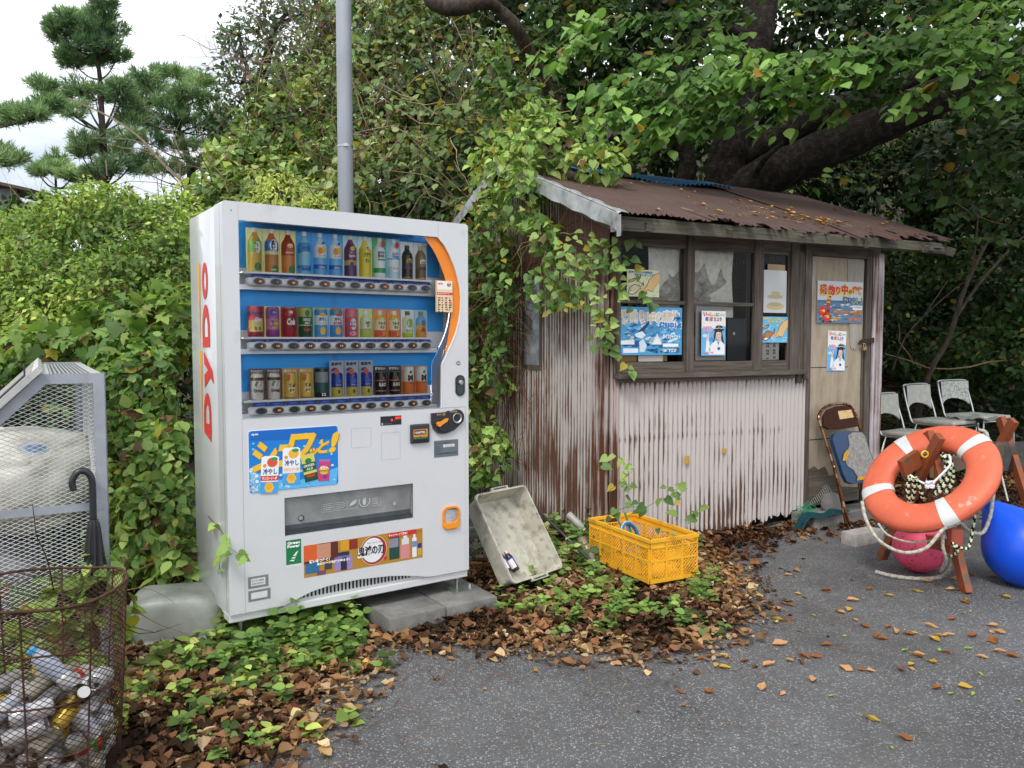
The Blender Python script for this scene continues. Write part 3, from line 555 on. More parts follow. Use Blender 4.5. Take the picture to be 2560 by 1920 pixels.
b.flat([(X0 + .69 * W_, Z0 + .84 * H_), (X0 + .945 * W_, Z0 + .84 * H_), (X0 + .945 * W_, Z0 + .99 * H_), (X0 + .69 * W_, Z0 + .99 * H_)], y - .001, '#c8312c'); b.text('キャンペーン実施中！', X0 + .695 * W_, X0 + .86 * W_, Z0 + .87 * H_, Z0 + .96 * H_, y - .0014, '#ffffff', .03); b.text('dydo', X0 + .955 * W_, X0 + .992 * W_, Z0 + .88 * H_, Z0 + .95 * H_, y - .001, '#c8532c', .03)
cx, cz = X0 + .565 * W_, Z0 + .52 * H_; b.ell(cx, cz, .069, .071, y - .001, '#e9c8a8', n=32); b.ell(cx, cz, .066, .068, y - .0013, '#9c2a2c', n=32); b.ell(cx - .004, cz + .001, .056, .059, y - .0016, '#e8eaec', n=32)
b.text('鬼', cx - .086, cx - .042, cz - .030, cz + .026, y - .0022, '#f2f2f2', .10); b.text('鬼滅の刃', cx - .080, cx + .052, cz - .022, cz + .026, y - .0025, '#15151a', .035); b.text('きめつのやいば', cx - .034, cx + .040, cz + .033, cz + .041, y - .0025, '#777777', .01)
b.text('想いをつなぐ！', X0 + .04 * W_, X0 + .20 * W_, Z0 + .42 * H_, Z0 + .53 * H_, y - .0020, '#ffffff', .05); b.text('あのシーンを振り返ろう！', X0 + .10 * W_, X0 + .36 * W_, Z0 + .32 * H_, Z0 + .41 * H_, y - .0020, '#ffffff', .05)
b.flat([(X0 + .665 * W_ + q[0] * .010, Z0 + .2 * H_ + q[1] * .012) for q in ((-1, 0), (0, -1), (1, 0), (0, 1))], y - .001, '#c8312c'); b.build('campaign_banner', M['print'], vm)
b = MB()
for z0, z1, w_, s in ((.141, .193, .089, True), (.083, .131, .097, False)):
    x0 = .080; b.box(x0, x0 + w_, -.0012, .001, z0, z1, '#7d8082'); b.box(x0 + .012, x0 + w_ - .014, -.002, -.001, z0 + .010, z1 - .010, (.72, .72, .73))
    if s: b.text('ダイドードリンコ株式会社', x0 + .016, x0 + .070, z0 + .028, z0 + .037, -.0026, (.12, .12, .14), .03); b.text('自動販売機番号', x0 + .016, x0 + .070, z0 + .015, z0 + .023, -.0026, (.3, .3, .32), .02)
b.build('number_tag', M['print'], vm)
# levelling feet
for x, pl in ((1.165, True), (.06, False), (1.165, None), (.06, None)):
    yy = .05 if pl is not None else .53
    b = MB(); b.tube([(x, yy, .0), (x, yy, -.062)], .006, 10, (.45, .46, .47)); b.tube([(x, yy, -.020), (x, yy, -.028)], .013, 6, (.5, .51, .52)); b.tube([(x, yy, .0), (x, yy, -.012)], .016, 10, (.6, .61, .62))
    b.box(x - .05, x + .10, yy - .075, yy + .03, -.068, -.060, (.5, .51, .52)); b.tube([(x + .065, yy - .02, -.06), (x + .065, yy - .02, -.045)], .010, 6, (.5, .51, .52)); b.build('foot', M['metal'], vm)

# ---------------------------------------------------------------- sample drinks in the display
def drink(name, label, cat, x, zrow, h, style, card, bands, art=None, cap=None, group='sample drinks in the vending machine display', w=.062, boxed=False):
    t = thing(name, label, cat, ML @ Vector((x, .076, zrow + .0005)), MA, group)
    q = MB(); q.box(-w / 2 - .0045, w / 2 + .0045, .000, .002, 0, h, tuple(min(.85, c * 1.25) for c in lin(card))); q.build('backing_card', M['print'], t)
    q = MB(); rr = .0305
    if style == 'bottle': prof = [(.024, 0), (.030, .004), (.0305, .02 * h / .2), (.0305, .62 * h), (.029, .70 * h), (.018, .80 * h), (.0125, .86 * h), (.0105, .88 * h), (.0105, .90 * h)]
    elif style == 'small': rr = .0285; prof = [(.024, 0), (.0285, .004), (.0285, .60 * h), (.026, .68 * h), (.014, .78 * h), (.0125, .80 * h)]
    elif style == 'barrel': rr = .0285; h2 = h * .78; prof = [(.022, 0), (.025, .004), (.0275, .25 * h2), (.0285, .5 * h2), (.0275, .8 * h2), (.024, .96 * h2), (.023, h2)]
    else:
        h2 = h * (.97 if style == 'can' else .66 if style == 'tall' else .84); rr = .0305 if style == 'can' else .0275; prof = [(rr - .004, 0), (rr, .006), (rr, h2 - .010), (rr - .004, h2 - .002), (rr - .004, h2)]
    # resample so the printed bands have sharp edges
    zz = sorted(set([z for _, z in prof] + [bz * h for bz, _ in bands if 0 < bz < prof[-1][1] / h]))
    pr = np.array(prof); prof2 = [(float(np.interp(z, pr[:, 1], pr[:, 0])), z) for z in zz]
    def cf(z, u):
        c = bands[0][1]
        for bz, bc in bands:
            if z >= bz * h: c = bc
        return c
    q.lathe(prof2, 14, col=(.6, .6, .6), colf=cf)
    bd = q.build('body', M['plastic'], t, smooth=True, angle=50)
    if style in ('bottle', 'small'):
        q = MB(); zt = prof[-1][1]; q.lathe([(.0125, zt), (.0125, min(h * .995, zt + .018)), (.011, min(h, zt + .020)), (0, min(h, zt + .020))], 12, col=cap or (.8, .8, .82), cap=False); q.build('cap', M['plastic'], bd)
    else:
        q = MB(); zt = prof[-1][1]; q.lathe([(rr - .004, zt), (rr - .0055, zt + .002), (rr - .007, zt), (0, zt)], 14, col=(.6, .6, .6), cap=False); q.build('lid', M['metal'], bd)
    if art:
        q = MB(); r_ = rr + .0008; q.warp = lambda p: (r_ * math.sin(p.x / r_), -r_ * math.cos(p.x / r_) + p.y, p.z); art(q, h); q.build('printed_label', M['print'], bd)
    return t
def T_(s, z0, z1, x=.019, col='#20202a', bold=.03, y=-.0008, sh=0, vert=False):
    return lambda q, h: q.text(s, -x, x, z0 * h, z1 * h, y, col, bold, shear=sh)
def E_(cx, cz, rx, rz, col, y=-.0004): return lambda q, h: q.ell(cx, cz * h, rx, rz * h, y, col, n=14)
def R_(x0, x1, z0, z1, col, y=-.0004): return lambda q, h: [q.rect(x0 + (x1 - x0) * i / 4, x0 + (x1 - x0) * (i + 1) / 4, z0 * h, z1 * h, y, col) for i in range(4)]
def A_(*fs): return lambda q, h: [f(q, h) for f in fs]
TOP, MID, LOW = ROWS[0][0], ROWS[1][0], ROWS[2][0]
HB = .200
pos = 'in top display row'
r1 = [('green tea bottle', 'bottle', '#d3dc9a', [(0, '#c6a53a'), (.45, '#7fb04a'), (.70, '#b99a3a')], A_(E_(.006, .56, .014, .13, '#f2f2ea'), T_('茶', .46, .54, .009), T_('葉の', .56, .66, .009), E_(.006, .13, .017, .09, '#3f7a34')), (.85, .82, .7), 'first from the left'),
 ('barley tea bottle', 'bottle', '#efe9a0', [(0, '#b97a32'), (.42, '#e6d9a0'), (.50, '#2f78c4'), (.74, '#c96a2a')], A_(E_(.001, .62, .018, .14, '#e8f0f6'), T_('麦', .62, .74, .011), T_('茶', .48, .60, .011), E_(.008, .10, .016, .09, '#2f7a3a'), T_('600ml', .06, .10, .012, '#f0f0e0')), (.85, .85, .8), 'second from the left'),
 ('roasted tea bottle', 'bottle', '#efe48a', [(0, '#c9782a'), (.42, '#a8381c'), (.72, '#9a3418')], A_(E_(.002, .64, .014, .05, '#ead9b0'), E_(.002, .55, .017, .08, '#c8552a'), R_(-.020, .018, .47, .50, '#ead9b0'), E_(.008, .10, .016, .09, '#2f7a3a')), (.85, .85, .8), 'third from the left'),
 ('mineral water bottle', 'bottle', '#2f8fd0', [(0, '#5fb4dc'), (.15, '#2f7fc4'), (.22, '#7fc4e0'), (.50, '#3f96d4'), (.74, '#8fcbe6')], A_(T_('天然水', .56, .66, .018, '#12408c'), R_(-.02, .02, .50, .52, '#c8e0a0'), R_(-.022, .022, .10, .16, '#1c5aa8')), (.85, .88, .9), 'fourth from the left'),
 ('orange flavoured water bottle', 'bottle', '#3f97d8', [(0, '#5aa6dc'), (.16, '#1f66b4'), (.26, '#6ab6e4'), (.42, '#e2ecf0'), (.74, '#bfe0f0')], A_(E_(-.008, .58, .012, .08, '#ee8a2a'), E_(.008, .60, .013, .08, '#ecd23a'), T_('オレンジ', .44, .49, .015, '#c8583a'), T_('さわやか', .17, .22, .015, '#e8f2fa'), E_(.006, .76, .006, .03, '#2f3f9a')), (.85, .9, .95), 'left one of the two'),
 ('orange flavoured water bottle', 'bottle', '#3f97d8', [(0, '#5aa6dc'), (.16, '#1f66b4'), (.26, '#6ab6e4'), (.42, '#e2ecf0'), (.74, '#bfe0f0')], A_(E_(-.008, .58, .012, .08, '#ee8a2a'), E_(.008, .60, .013, .08, '#ecd23a'), T_('オレンジ', .44, .49, .015, '#c8583a'), T_('さわやか', .17, .22, .015, '#e8f2fa'), E_(.006, .76, .006, .03, '#2f3f9a')), (.85, .9, .95), 'right one of the two'),
 ('purple grape soda bottle', 'bottle', '#a9cfe0', [(0, '#5a2a5e'), (.28, '#c0a24a'), (.40, '#6a2a52'), (.78, '#7a3a62')], A_(E_(.001, .68, .012, .06, '#d8b84a'), T_('Sparkling', .46, .54, .018, '#f2e6f4'), T_('グレープ', .56, .60, .013, '#eeddee'), E_(-.004, .30, .010, .07, '#4a2a80'), E_(.006, .22, .009, .06, '#4a2a80')), (.85, .86, .88), 'seventh from the left'),
 ('yellow banana milk bottle', 'bottle', '#b6d9e2', [(0, '#e8cf2a'), (.70, '#f0dc4a')], A_(T_('バナナ', .50, .62, .018, '#26703c', .05), T_('オレ', .36, .47, .011, '#26703c', .05), E_(0, .72, .010, .04, '#e9e2d0'), E_(0, .72, .007, .02, '#b8402a', -.001)), (.88, .88, .86), 'eighth from the left'),
 ('white cider bottle with green bottom band', 'bottle', '#3fa45c', [(0, '#d8e8e2'), (.14, '#3a9a52'), (.26, '#e2eef0'), (.74, '#eef4f4')], A_(T_('MITSUYA', .60, .66, .019, '#203a6a', .04), T_('CIDER', .52, .58, .014, '#203a6a', .04), E_(.008, .84, .012, .07, '#cc3030', -.003), R_(-.02, .02, .44, .48, '#3a9a52'), E_(-.014, .56, .005, .06, '#cc3030')), (.85, .88, .88), 'ninth from the left'),
 ('pale blue lactic water bottle', 'bottle', '#79bde6', [(0, '#bfe0f0'), (.30, '#e6f0f4'), (.48, '#7ab8e0'), (.52, '#f0f4f6')], A_(T_('カルピス', .60, .66, .018, '#2a4a9a', .04), T_('Water', .52, .60, .018, '#3a86cc', .04), E_(.008, .84, .012, .07, '#cc3030', -.003), R_(-.019, .019, .18, .34, '#eef0f2', -.0008), T_('甘ずっぱい', .24, .29, .014, '#d0503a', .03, -.0014)), (.88, .88, .9), 'tenth from the left'),
 ('black coffee bottle', 'small', '#c9d2d6', [(0, '#1c1712'), (.04, '#8a6a2a'), (.08, '#15110e'), (.30, '#2a2420')], A_(E_(0, .50, .016, .06, '#c9a23a'), R_(-.016, .016, .44, .50, '#c9a23a'), T_('LAB', .45, .50, .011, '#15110e', .04, -.0012), R_(-.022, .022, .28, .36, '#4a4540')), (.03, .03, .03), 'eleventh from the left'),
 ('brown coffee bottle', 'small', '#c9d2d6', [(0, '#6a5038'), (.04, '#b08a4a'), (.08, '#6f5438'), (.30, '#8a6e50')], A_(E_(0, .50, .016, .06, '#efe9dc'), R_(-.016, .016, .44, .50, '#efe9dc'), T_('LAB', .45, .50, .011, '#4a3a28', .04, -.0012), R_(-.022, .022, .28, .36, '#4e3c2a')), (.62, .52, .28), 'last at the right end'),
]
for i, (lb, st, cd, bd, ar, cp, ps) in enumerate(r1):
    w_ = 'sample bottle of ' + lb.replace(' bottle', '', 1) if False else lb
    drink('sample_bottle', '%s, %s %s' % (lb, ps, pos), 'bottle', BX[i] - .004, TOP, HB * (.98 if i < 10 else .94), st, cd, bd, ar, cp, w=.064)
pos = 'in middle display row'
r2 = [('red and yellow energy soda can', 'can', '#7a2a2e', [(0, '#8a2430'), (.18, '#d8c46a'), (.55, '#a82a34'), (.72, '#2c3f80'), (.80, '#a82a34')], A_(T_('Gym', .46, .64, .019, '#f0f0f4', .06, sh=.3), T_('5 5', .22, .32, .015, '#3a2a20', .04)), 'first from the left'),
 ('purple and yellow jelly soda can', 'can', '#d8cf6a', [(0, '#8a3f80'), (.25, '#c878a8'), (.60, '#9a5a9a')], A_(E_(0, .42, .020, .12, '#e0c83a'), T_('ゼリー', .44, .56, .016, '#46357a', .06), T_('スパークリング', .32, .42, .020, '#46357a', .05), E_(-.008, .80, .014, .12, '#5a3a8a'), T_('ゼリー', .76, .84, .009, '#f0f0f8', .04, -.0012)), 'second from the left'),
 ('red cola can', 'can', '#8a2a30', [(0, '#a8202a'), (.95, '#c0b0a0')], A_(T_('Cola', .40, .62, .021, '#f4f0ea', .05, sh=.1), E_(0, .82, .010, .05, '#e9d9d0'), E_(0, .50, .022, .20, '#5a1a1e', -.0002)), 'third from the left'),
 ('green ginger ale can', 'can', '#5a7a4a', [(0, '#1f4a2e'), (.38, '#c6bf5a'), (.42, '#24603a'), (.68, '#b9b85a')], A_(T_('GINGER', .54, .63, .020, '#f0f2e6', .03), T_('ALE', .44, .52, .012, '#f0f2e6', .03), E_(0, .25, .018, .05, '#c0383a'), E_(0, .80, .011, .12, '#2f7a44')), 'fourth from the left'),
 ('chilled pineapple soda can', 'can', '#8fc0dc', [(0, '#58a4da'), (.42, '#e6eef0'), (.74, '#3a94cc'), (.92, '#d8cf5a')], A_(T_('冷やし', .54, .68, .019, '#1f3f8c', .04), T_('パインソーダ', .45, .51, .017, '#d8703a', .03), E_(0, .22, .014, .13, '#efc02c'), E_(0, .76, .015, .06, '#efb62c')), 'fifth from the left'),
 ('chilled mango soda can', 'can', '#8fc0dc', [(0, '#4a94d2'), (.42, '#e6eef0'), (.74, '#3f9aa0'), (.92, '#d8705a')], A_(T_('冷やし', .54, .68, .019, '#1f3f8c', .04), R_(-.022, .022, .44, .52, '#cc3a30'), T_('マンゴーソーダ', .455, .505, .018, '#ffffff', .03, -.001), E_(0, .22, .014, .13, '#efb02c'), E_(.003, .76, .015, .06, '#d8402c')), 'sixth from the left'),
 ('pink peach nectar can', 'can', '#d87a88', [(0, '#c85a6a'), (.70, '#d8707e')], A_(E_(.001, .46, .016, .20, '#f0e4e6'), T_('ピーチ', .46, .56, .012, '#3a3a8a', .04, -.001), T_('ネクター', .34, .44, .014, '#2a2a5a', .05, -.001), E_(0, .14, .018, .08, '#e89ab0')), 'seventh from the left'),
 ('pale green plum drink bottle', 'small', '#b9cf7a', [(0, '#b8cf6a'), (.30, '#dde6c0')], A_(T_('梅', .36, .56, .012, '#3a5a2c', .05), T_('うめよろし', .26, .32, .016, '#c87aa0', .03)), 'eighth from the left'),
 ('fruit milk bottle', 'small', '#e0803a', [(0, '#e0703a'), (.26, '#ece0b0'), (.62, '#e8c84a')], A_(T_('フルーツ', .44, .56, .019, '#26221e', .05), T_('オレ', .31, .42, .012, '#26221e', .05), E_(-.010, .16, .012, .10, '#d8402c'), E_(.010, .14, .010, .08, '#e8a03a'), E_(0, .66, .010, .04, '#e6ddd0')), 'left one of the two'),
 ('fruit milk bottle', 'small', '#e0803a', [(0, '#e0703a'), (.26, '#ece0b0'), (.62, '#e8c84a')], A_(T_('フルーツ', .44, .56, .019, '#26221e', .05), T_('オレ', .31, .42, .012, '#26221e', .05), E_(-.010, .16, .012, .10, '#d8402c'), E_(.010, .14, .010, .08, '#e8a03a'), E_(0, .66, .010, .04, '#e6ddd0')), 'right one of the two'),
 ('white grape drink bottle with dark green cap', 'small', '#dfe8d0', [(0, '#b8cf3a'), (.18, '#e6ecd8')], A_(E_(0, .52, .016, .16, '#8fbf3a'), T_('白ぶどう', .20, .30, .018, '#24402a', .04)), 'eleventh from the left'),
 ('orange juice bottle with brushed lettering', 'small', '#9ac4dc', [(0, '#e8a03a'), (.30, '#e8c27a'), (.45, '#7fb8dc')], A_(E_(-.004, .34, .018, .16, '#f0a02c'), T_('みかん', .20, .40, .012, '#2a2018', .05), T_('さらり', .42, .64, .010, '#20202a', .05)), 'last at the right end')]
caps2 = [None] * 7 + [(.85, .88, .88), (.86, .9, .92), (.86, .9, .92), (.04, .16, .10), (.35, .26, .1)]
for i, (lb, st, cd, bd, ar, ps) in enumerate(r2):
    drink('sample_can' if st == 'can' else 'sample_bottle', '%s, %s %s' % (lb, ps, pos), 'can' if st == 'can' else 'bottle', BX[i] - .004, MID, .138, st, cd, bd, ar, caps2[i], w=.063)
pos = 'bottom display row'
co_ = A_(T_('Original', .20, .36, .021, '#26201c', .03), lambda q, h: q.flat([(-.014, .42 * h), (.008, .44 * h), (.016, .60 * h), (-.006, .58 * h)], -.0006, '#b8302c'), lambda q, h: q.flat([(-.018, .46 * h), (-.010, .44 * h), (-.002, .60 * h), (-.012, .60 * h)], -.0008, '#2f8a5a'))
gd = A_(E_(0, .34, .017, .16, '#ead9a0'), T_('絶品', .38, .50, .014, '#4a3418', .05, -.001), T_('微糖', .22, .32, .012, '#4a3418', .05, -.001))
bl = A_(T_('BLACK', .30, .42, .020, '#f0ece6', .04), lambda q, h: q.flat([(-.006, .56 * h), (.008, .52 * h), (.010, .60 * h), (-.002, .66 * h)], -.0006, '#8a6038'))
mm = A_(T_('M', .46, .68, .014, '#2e1f18', .08), T_('エム', .36, .43, .012, '#7a4a2c', .03), lambda q, h: q.flat([(-.008, .74 * h), (.004, .72 * h), (.009, .82 * h), (-.002, .84 * h)], -.0006, '#7a5a38'))
sk = A_(E_(0, .44, .016, .06, '#3f66b8'), T_('コーヒー', .30, .36, .014, '#c8d2e4', .03), E_(0, .14, .006, .06, '#4a3a20'))
hdr = [('愛され続けて', '#4a3630', '#e6dcd0'), ('愛され続けて', '#4a3630', '#e6dcd0'), ('香ばしい', '#b08a4a', '#f2e6cc'), ('香ばしい', '#b08a4a', '#f2e6cc'), ('', '#10282a', ''), ('最高峰', '#9aa0ac', '#22284a'), ('最高峰', '#9aa0ac', '#22284a'), ('最高峰', '#9aa0ac', '#22284a'), ('飽きない', '#2e2a2a', '#e9e4de'), ('飽きない', '#2e2a2a', '#e9e4de'), ('', '#c8703a', ''), ('', '#c8703a', '')]
r3 = [('white canned coffee with a red and green flag, first from the left', 'mid', .138, [(0, '#dcd6cc'), (.62, '#5a3a2a'), (.72, '#d8d2c8')], co_), ('white canned coffee with a red and green flag, second from the left', 'mid', .138, [(0, '#dcd6cc'), (.62, '#5a3a2a'), (.72, '#d8d2c8')], co_),
 ('gold canned coffee with dark characters, third from the left', 'mid', .138, [(0, '#b08a2c'), (.06, '#d2b24a')], gd), ('gold canned coffee with dark characters, fourth from the left', 'mid', .138, [(0, '#b08a2c'), (.06, '#d2b24a')], gd),
 ('dark green and silver can, fifth from the left', 'can', .138, [(0, '#1a1c20'), (.16, '#1c5248'), (.50, '#8e9498'), (.85, '#22302e')], A_(T_('12', .05, .15, .010, '#e8e8ee', .06))),
 ('blue and gold coffee can under a tall card, first of three', 'tall', .168, [(0, '#c8b44a'), (.26, '#1f3a9a')], sk), ('blue and gold coffee can under a tall card, middle of three', 'tall', .168, [(0, '#c8b44a'), (.26, '#1f3a9a')], sk), ('blue and gold coffee can under a tall card, last of three', 'tall', .168, [(0, '#c8b44a'), (.26, '#1f3a9a')], sk),
 ('black barrel shaped coffee can, left one of the two', 'barrel', .140, [(0, '#1a1412'), (.12, '#b87a68'), (.16, '#1a1412'), (.48, '#b87a68'), (.52, '#1a1412')], bl), ('black barrel shaped coffee can, right one of the two', 'barrel', .140, [(0, '#1a1412'), (.12, '#b87a68'), (.16, '#1a1412'), (.48, '#b87a68'), (.52, '#1a1412')], bl),
 ('white and orange coffee can with large M, left one of the two', 'can', .138, [(0, '#d8783a'), (.44, '#d8dcd2')], mm), ('white and orange coffee can with large M, right one of the two', 'can', .138, [(0, '#d8783a'), (.44, '#d8dcd2')], mm)]
for i, (lb, st, h, bd, ar) in enumerate(r3):
    t = drink('sample_can', lb.replace(' under a tall card', '').replace(' with dark characters', '').replace(' with a red and green flag', ' with a flag') + ', ' + pos, 'can', BX[i] - .003, LOW, h, st, hdr[i][1], bd, ar, w=.062)
    if hdr[i][0]:
        q = MB(); q.text(hdr[i][0], -.028, .026, h * .86, h * .96, -.0008, hdr[i][2], .04)
        if st == 'tall': q.ell(-.010, h * .72, .018, .015, -.0008, '#22408e'); q.rect(-.026, .006, h * .68, h * .71, -.0014, '#dfe6f0')
        if 'gold' in lb: q.ell(-.012, h * .70, .013, .013, -.026, '#d8502c')
        q.build('card_print', M['print'], t)

# ---------------------------------------------------------------- concrete blocks under the machine
def block(name, label, x0, x1, y0, y1, h, T, group=None):
    t = MB(T); t.bbox(x0, x1, y0, y1, -.03, h, .008, n=2); o = t.build(name, M['concrete'], None, smooth=True, angle=35); o['label'] = label; o['category'] = 'concrete block'
    if group: o['group'] = group
    return o
TB = Matrix.Translation((-.570, 3.585, 0)) @ Matrix.Rotation(MA - .02, 4, 'Z')
block('concrete_block', 'grey concrete block under the front of the vending machine, the left one of the pair', 0, .30, 0, .40, .083, TB, 'concrete blocks under the machine')
block('concrete_block', 'grey concrete block carrying the right front foot of the vending machine', .306, .60, .004, .40, .082, TB, 'concrete blocks under the machine')

# ---------------------------------------------------------------- shed
SA = R(26.49); SO = Vector((.639, 5.127, 0)); SL = Matrix.Translation(SO) @ Matrix.Rotation(SA, 4, 'Z'); SW, SD = 2.54, 2.75
shed = thing('shed', 'old fishing shed of rusty corrugated sheets with a brown tin roof under the trees', 'shed', SO, SA)
def corr(b, x0, x1, z0, z1, y, per=.04, amp=.008, sub=6, zfun=None, nz=1, xaxis=True, jag=0, thick=.002):
    n = max(4, int(abs(x1 - x0) / per * sub)); vs = []
    for k in range(2):
        for j in range(nz + 1):
            for i in range(n + 1):
                x = x0 + (x1 - x0) * i / n; yy = y + amp * math.cos(2 * math.pi * x / per) + k * thick
                za = z0 if not callable(z0) else z0(x); zb = z1 if not callable(z1) else z1(x)
                z = za + (zb - za) * j / nz
                vs.append((x, yy, z) if xaxis else (yy, x, z))
    W = n + 1; fs = []; o = W * (nz + 1)
    for j in range(nz):
        for i in range(n): a = j * W + i; fs += [(a, a + 1, a + W + 1, a + W), (o + a, o + a + W, o + a + W + 1, o + a + 1)]
    b.add(vs, fs, (.5, .5, .5)); return b
rs = random.Random(5)
jb = [rs.random() for _ in range(400)]
low = lambda x: .012 + .05 * sstep(np.array(x), .9, 1.7).item() + .05 * jb[int(x * 90) % 400] * sstep(np.array(x), .5, 1.7).item() + .012 * math.sin(x * 31)
b = MB(); corr(b, .0, .88, low, 1.125, -.004, nz=6); b.build('front_sheet', M['pinkw'], shed, smooth=True)
b = MB(); corr(b, .84, 1.735, low, 1.125, -.012, nz=6); b.build('front_sheet', M['pinkw'], shed, smooth=True)
b = MB()
gz_ = lambda y: 2.14 + (.62 / 1.64) * (y + .28) - .03 if y < 1.365 else 2.73 - .377 * (y - 1.365)
corr(b, .0, .93, .0, gz_, -.004, nz=8, xaxis=False, per=.04); corr(b, .93, 1.20, .0, 1.18, -.004, nz=4, xaxis=False); corr(b, .93, 1.20, 1.88, gz_, -.004, nz=4, xaxis=False); corr(b, 1.20, SD, .0, gz_, -.004, nz=8, xaxis=False)
b.build('side_sheet', M['pinkl'], shed, smooth=True)
b = MB(); b.box(-.012, -.002, .90, 1.23, 1.15, 1.19, (.1, .08, .07)); b.box(-.014, -.002, .91, .945, 1.19, 1.87, (.12, .10, .085)); b.box(-.014, -.002, 1.195, 1.225, 1.19, 1.87, (.12, .10, .085)); b.box(-.014, -.002, .945, 1.195, 1.845, 1.87, (.12, .1, .085))
sw_ = b.build('side_window', M['wood'], shed); b = MB(); b.box(-.008, -.003, .945, 1.195, 1.19, 1.845, (.34, .38, .44)); b.build('pane', attr_mat('dusty_pane', rough=.3, vary=.5, vscale=7), sw_)
b = MB(); corr(b, -.012, .052, .0, 2.05, -.016, per=.021, amp=.004, nz=6); corr(b, -.016, .20, .0, 2.16, -.018, per=.05, amp=.006, nz=6, xaxis=False); b.build('corner_sheet', M['corner'], shed, smooth=True)
# posts, rails, header (old wood)
b = MB(); b.box(.030, .062, -.030, .06, 1.10, 2.12); b.box(.600, .660, -.035, .06, 1.163, 2.10); b.box(1.206, 1.288, -.030, .06, 1.163, 2.10); b.box(1.560, 1.640, -.028, .06, 1.13, 2.10); b.box(1.640, 1.700, -.020, .06, 1.06, 2.10); b.box(1.700, 1.758, -.032, .06, 1.09, 2.12); b.box(1.735, 1.790, -.012, .05, .0, 2.04); b.box(2.37, 2.43, -.02, .06, .0, 2.10); b.box(1.700, 1.735, -.004, .05, 0, 1.09); b.build('posts', M['wood'], shed)
b = MB(); b.box(.02, SW - .02, -.02, .06, 2.03, 2.16); b.box(.022, 1.70, -.075, .06, 1.128, 1.160); b.box(.03, 1.60, -.045, .04, 1.100, 1.1275); b.box(1.79, 2.37, -.016, .04, 2.012, 2.04)
b.build('rails', M['woodh'], shed)
b = MB(); b.box(.0, SW, .03, SD, -.05, .015, (.3, .3, .29)); b.box(.02, 1.78, -.035, .02, -.05, .010, (.3, .3, .3)); b.build('foundation', M['concrete'], shed)
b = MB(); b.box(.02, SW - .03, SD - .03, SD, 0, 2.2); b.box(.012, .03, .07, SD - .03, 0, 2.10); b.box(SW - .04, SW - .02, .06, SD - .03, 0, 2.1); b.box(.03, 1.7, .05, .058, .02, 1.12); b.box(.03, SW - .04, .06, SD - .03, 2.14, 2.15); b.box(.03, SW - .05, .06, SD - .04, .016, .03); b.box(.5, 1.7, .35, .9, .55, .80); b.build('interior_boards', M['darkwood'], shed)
def window(x0, x1, mid, y=-.012):
    w_ = .028; rails = [(y, 1.1605, 1.232), (y, 2.00, 2.03)] + ([(y - .002, 1.620, 1.644)] if mid else [])
    o = thing('window', None, None); o.parent = shed
    for xa, xb in ((x0, x0 + w_), (x1 - w_, x1)): MB().box(xa, xb, y, y + .03, 1.160, 2.03).build('stile', M['wood'], o)
    for yy, za, zb in rails: MB().box(x0 + w_, x1 - w_, yy, yy + .03, za, zb).build('sash_rail', M['woodh'], o)
    g = MB(); g.rect(x0 + w_, x1 - w_, 1.232, 2.0, y + .014, (1, 1, 1)); g.build('pane', M['pane'], o)
window(.040, .622, True); window(.636, 1.232, True, -.022); window(1.262, 1.572, False)
# door
dr = thing('door', None, None); dr.parent = shed
b = MB(); b.box(1.792, 2.355, .0, .025, .12, 2.008); b.build('door_board', M['ply'], dr)
lw = noise_mat('bleached_ply', [(.3, (.30, .27, .23)), (.6, (.42, .39, .34)), (.8, (.48, .45, .40))], 3, (8, 8, 1), rough=.85, bump=.2)
b = MB(); b.prism([(2.165, 2.000), (2.352, 1.995), (2.335, 1.36), (2.30, 1.355), (2.285, 1.315), (2.262, 1.300), (2.250, 1.325), (2.236, 1.305), (2.222, 1.33), (2.205, 1.42)], -.006, -.001); b.prism([(1.794, 2.005), (1.833, 2.005), (1.822, 1.82), (1.794, 1.60)], -.006, -.001); b.build('bleached_board', lw, dr)
b = MB(); b.prism([(1.800, .12), (1.800, .40), (1.86, .42), (1.90, .39), (1.97, .41), (2.02, .33), (2.09, .35), (2.15, .24), (2.34, .22), (2.34, .12)], -.007, -.002); b.build('rotten_board', M['woodh'], dr)
b = MB(); b.rect(1.80, 2.20, 1.170, 1.176, -.0012, (.05, .04, .03)); b.box(2.345, 2.358, -.010, .0, .20, 1.30, (.12, .1, .08)); b.rect(1.80, 2.33, .62, .628, -.0012, (.08, .06, .05)); b.build('door_seam', M['matte'], dr)
hp = MB(); hp.prism([(2.285, 1.350), (2.292, 1.372), (2.31, 1.385), (2.452, 1.400), (2.452, 1.362), (2.31, 1.345)], -.034, -.026, (.055, .035, .026)); hp = hp.build('hasp', M['matte'], dr)
b = MB(); b.bbox(2.316, 2.352, -.048, -.034, 1.300, 1.328, .003, (.42, .30, .10)); b.tube([(2.322, -.041, 1.326), (2.322, -.041, 1.345), (2.327, -.041, 1.352), (2.341, -.041, 1.352), (2.346, -.041, 1.345), (2.346, -.041, 1.326)], .003, 6, (.6, .6, .6)); o = b.build('padlock', M['metal'], None); o.location = SO; o.rotation_euler = (0, 0, SA); tag(o, 'small brass padlock hanging from the rusty hasp of the shed door', 'padlock')
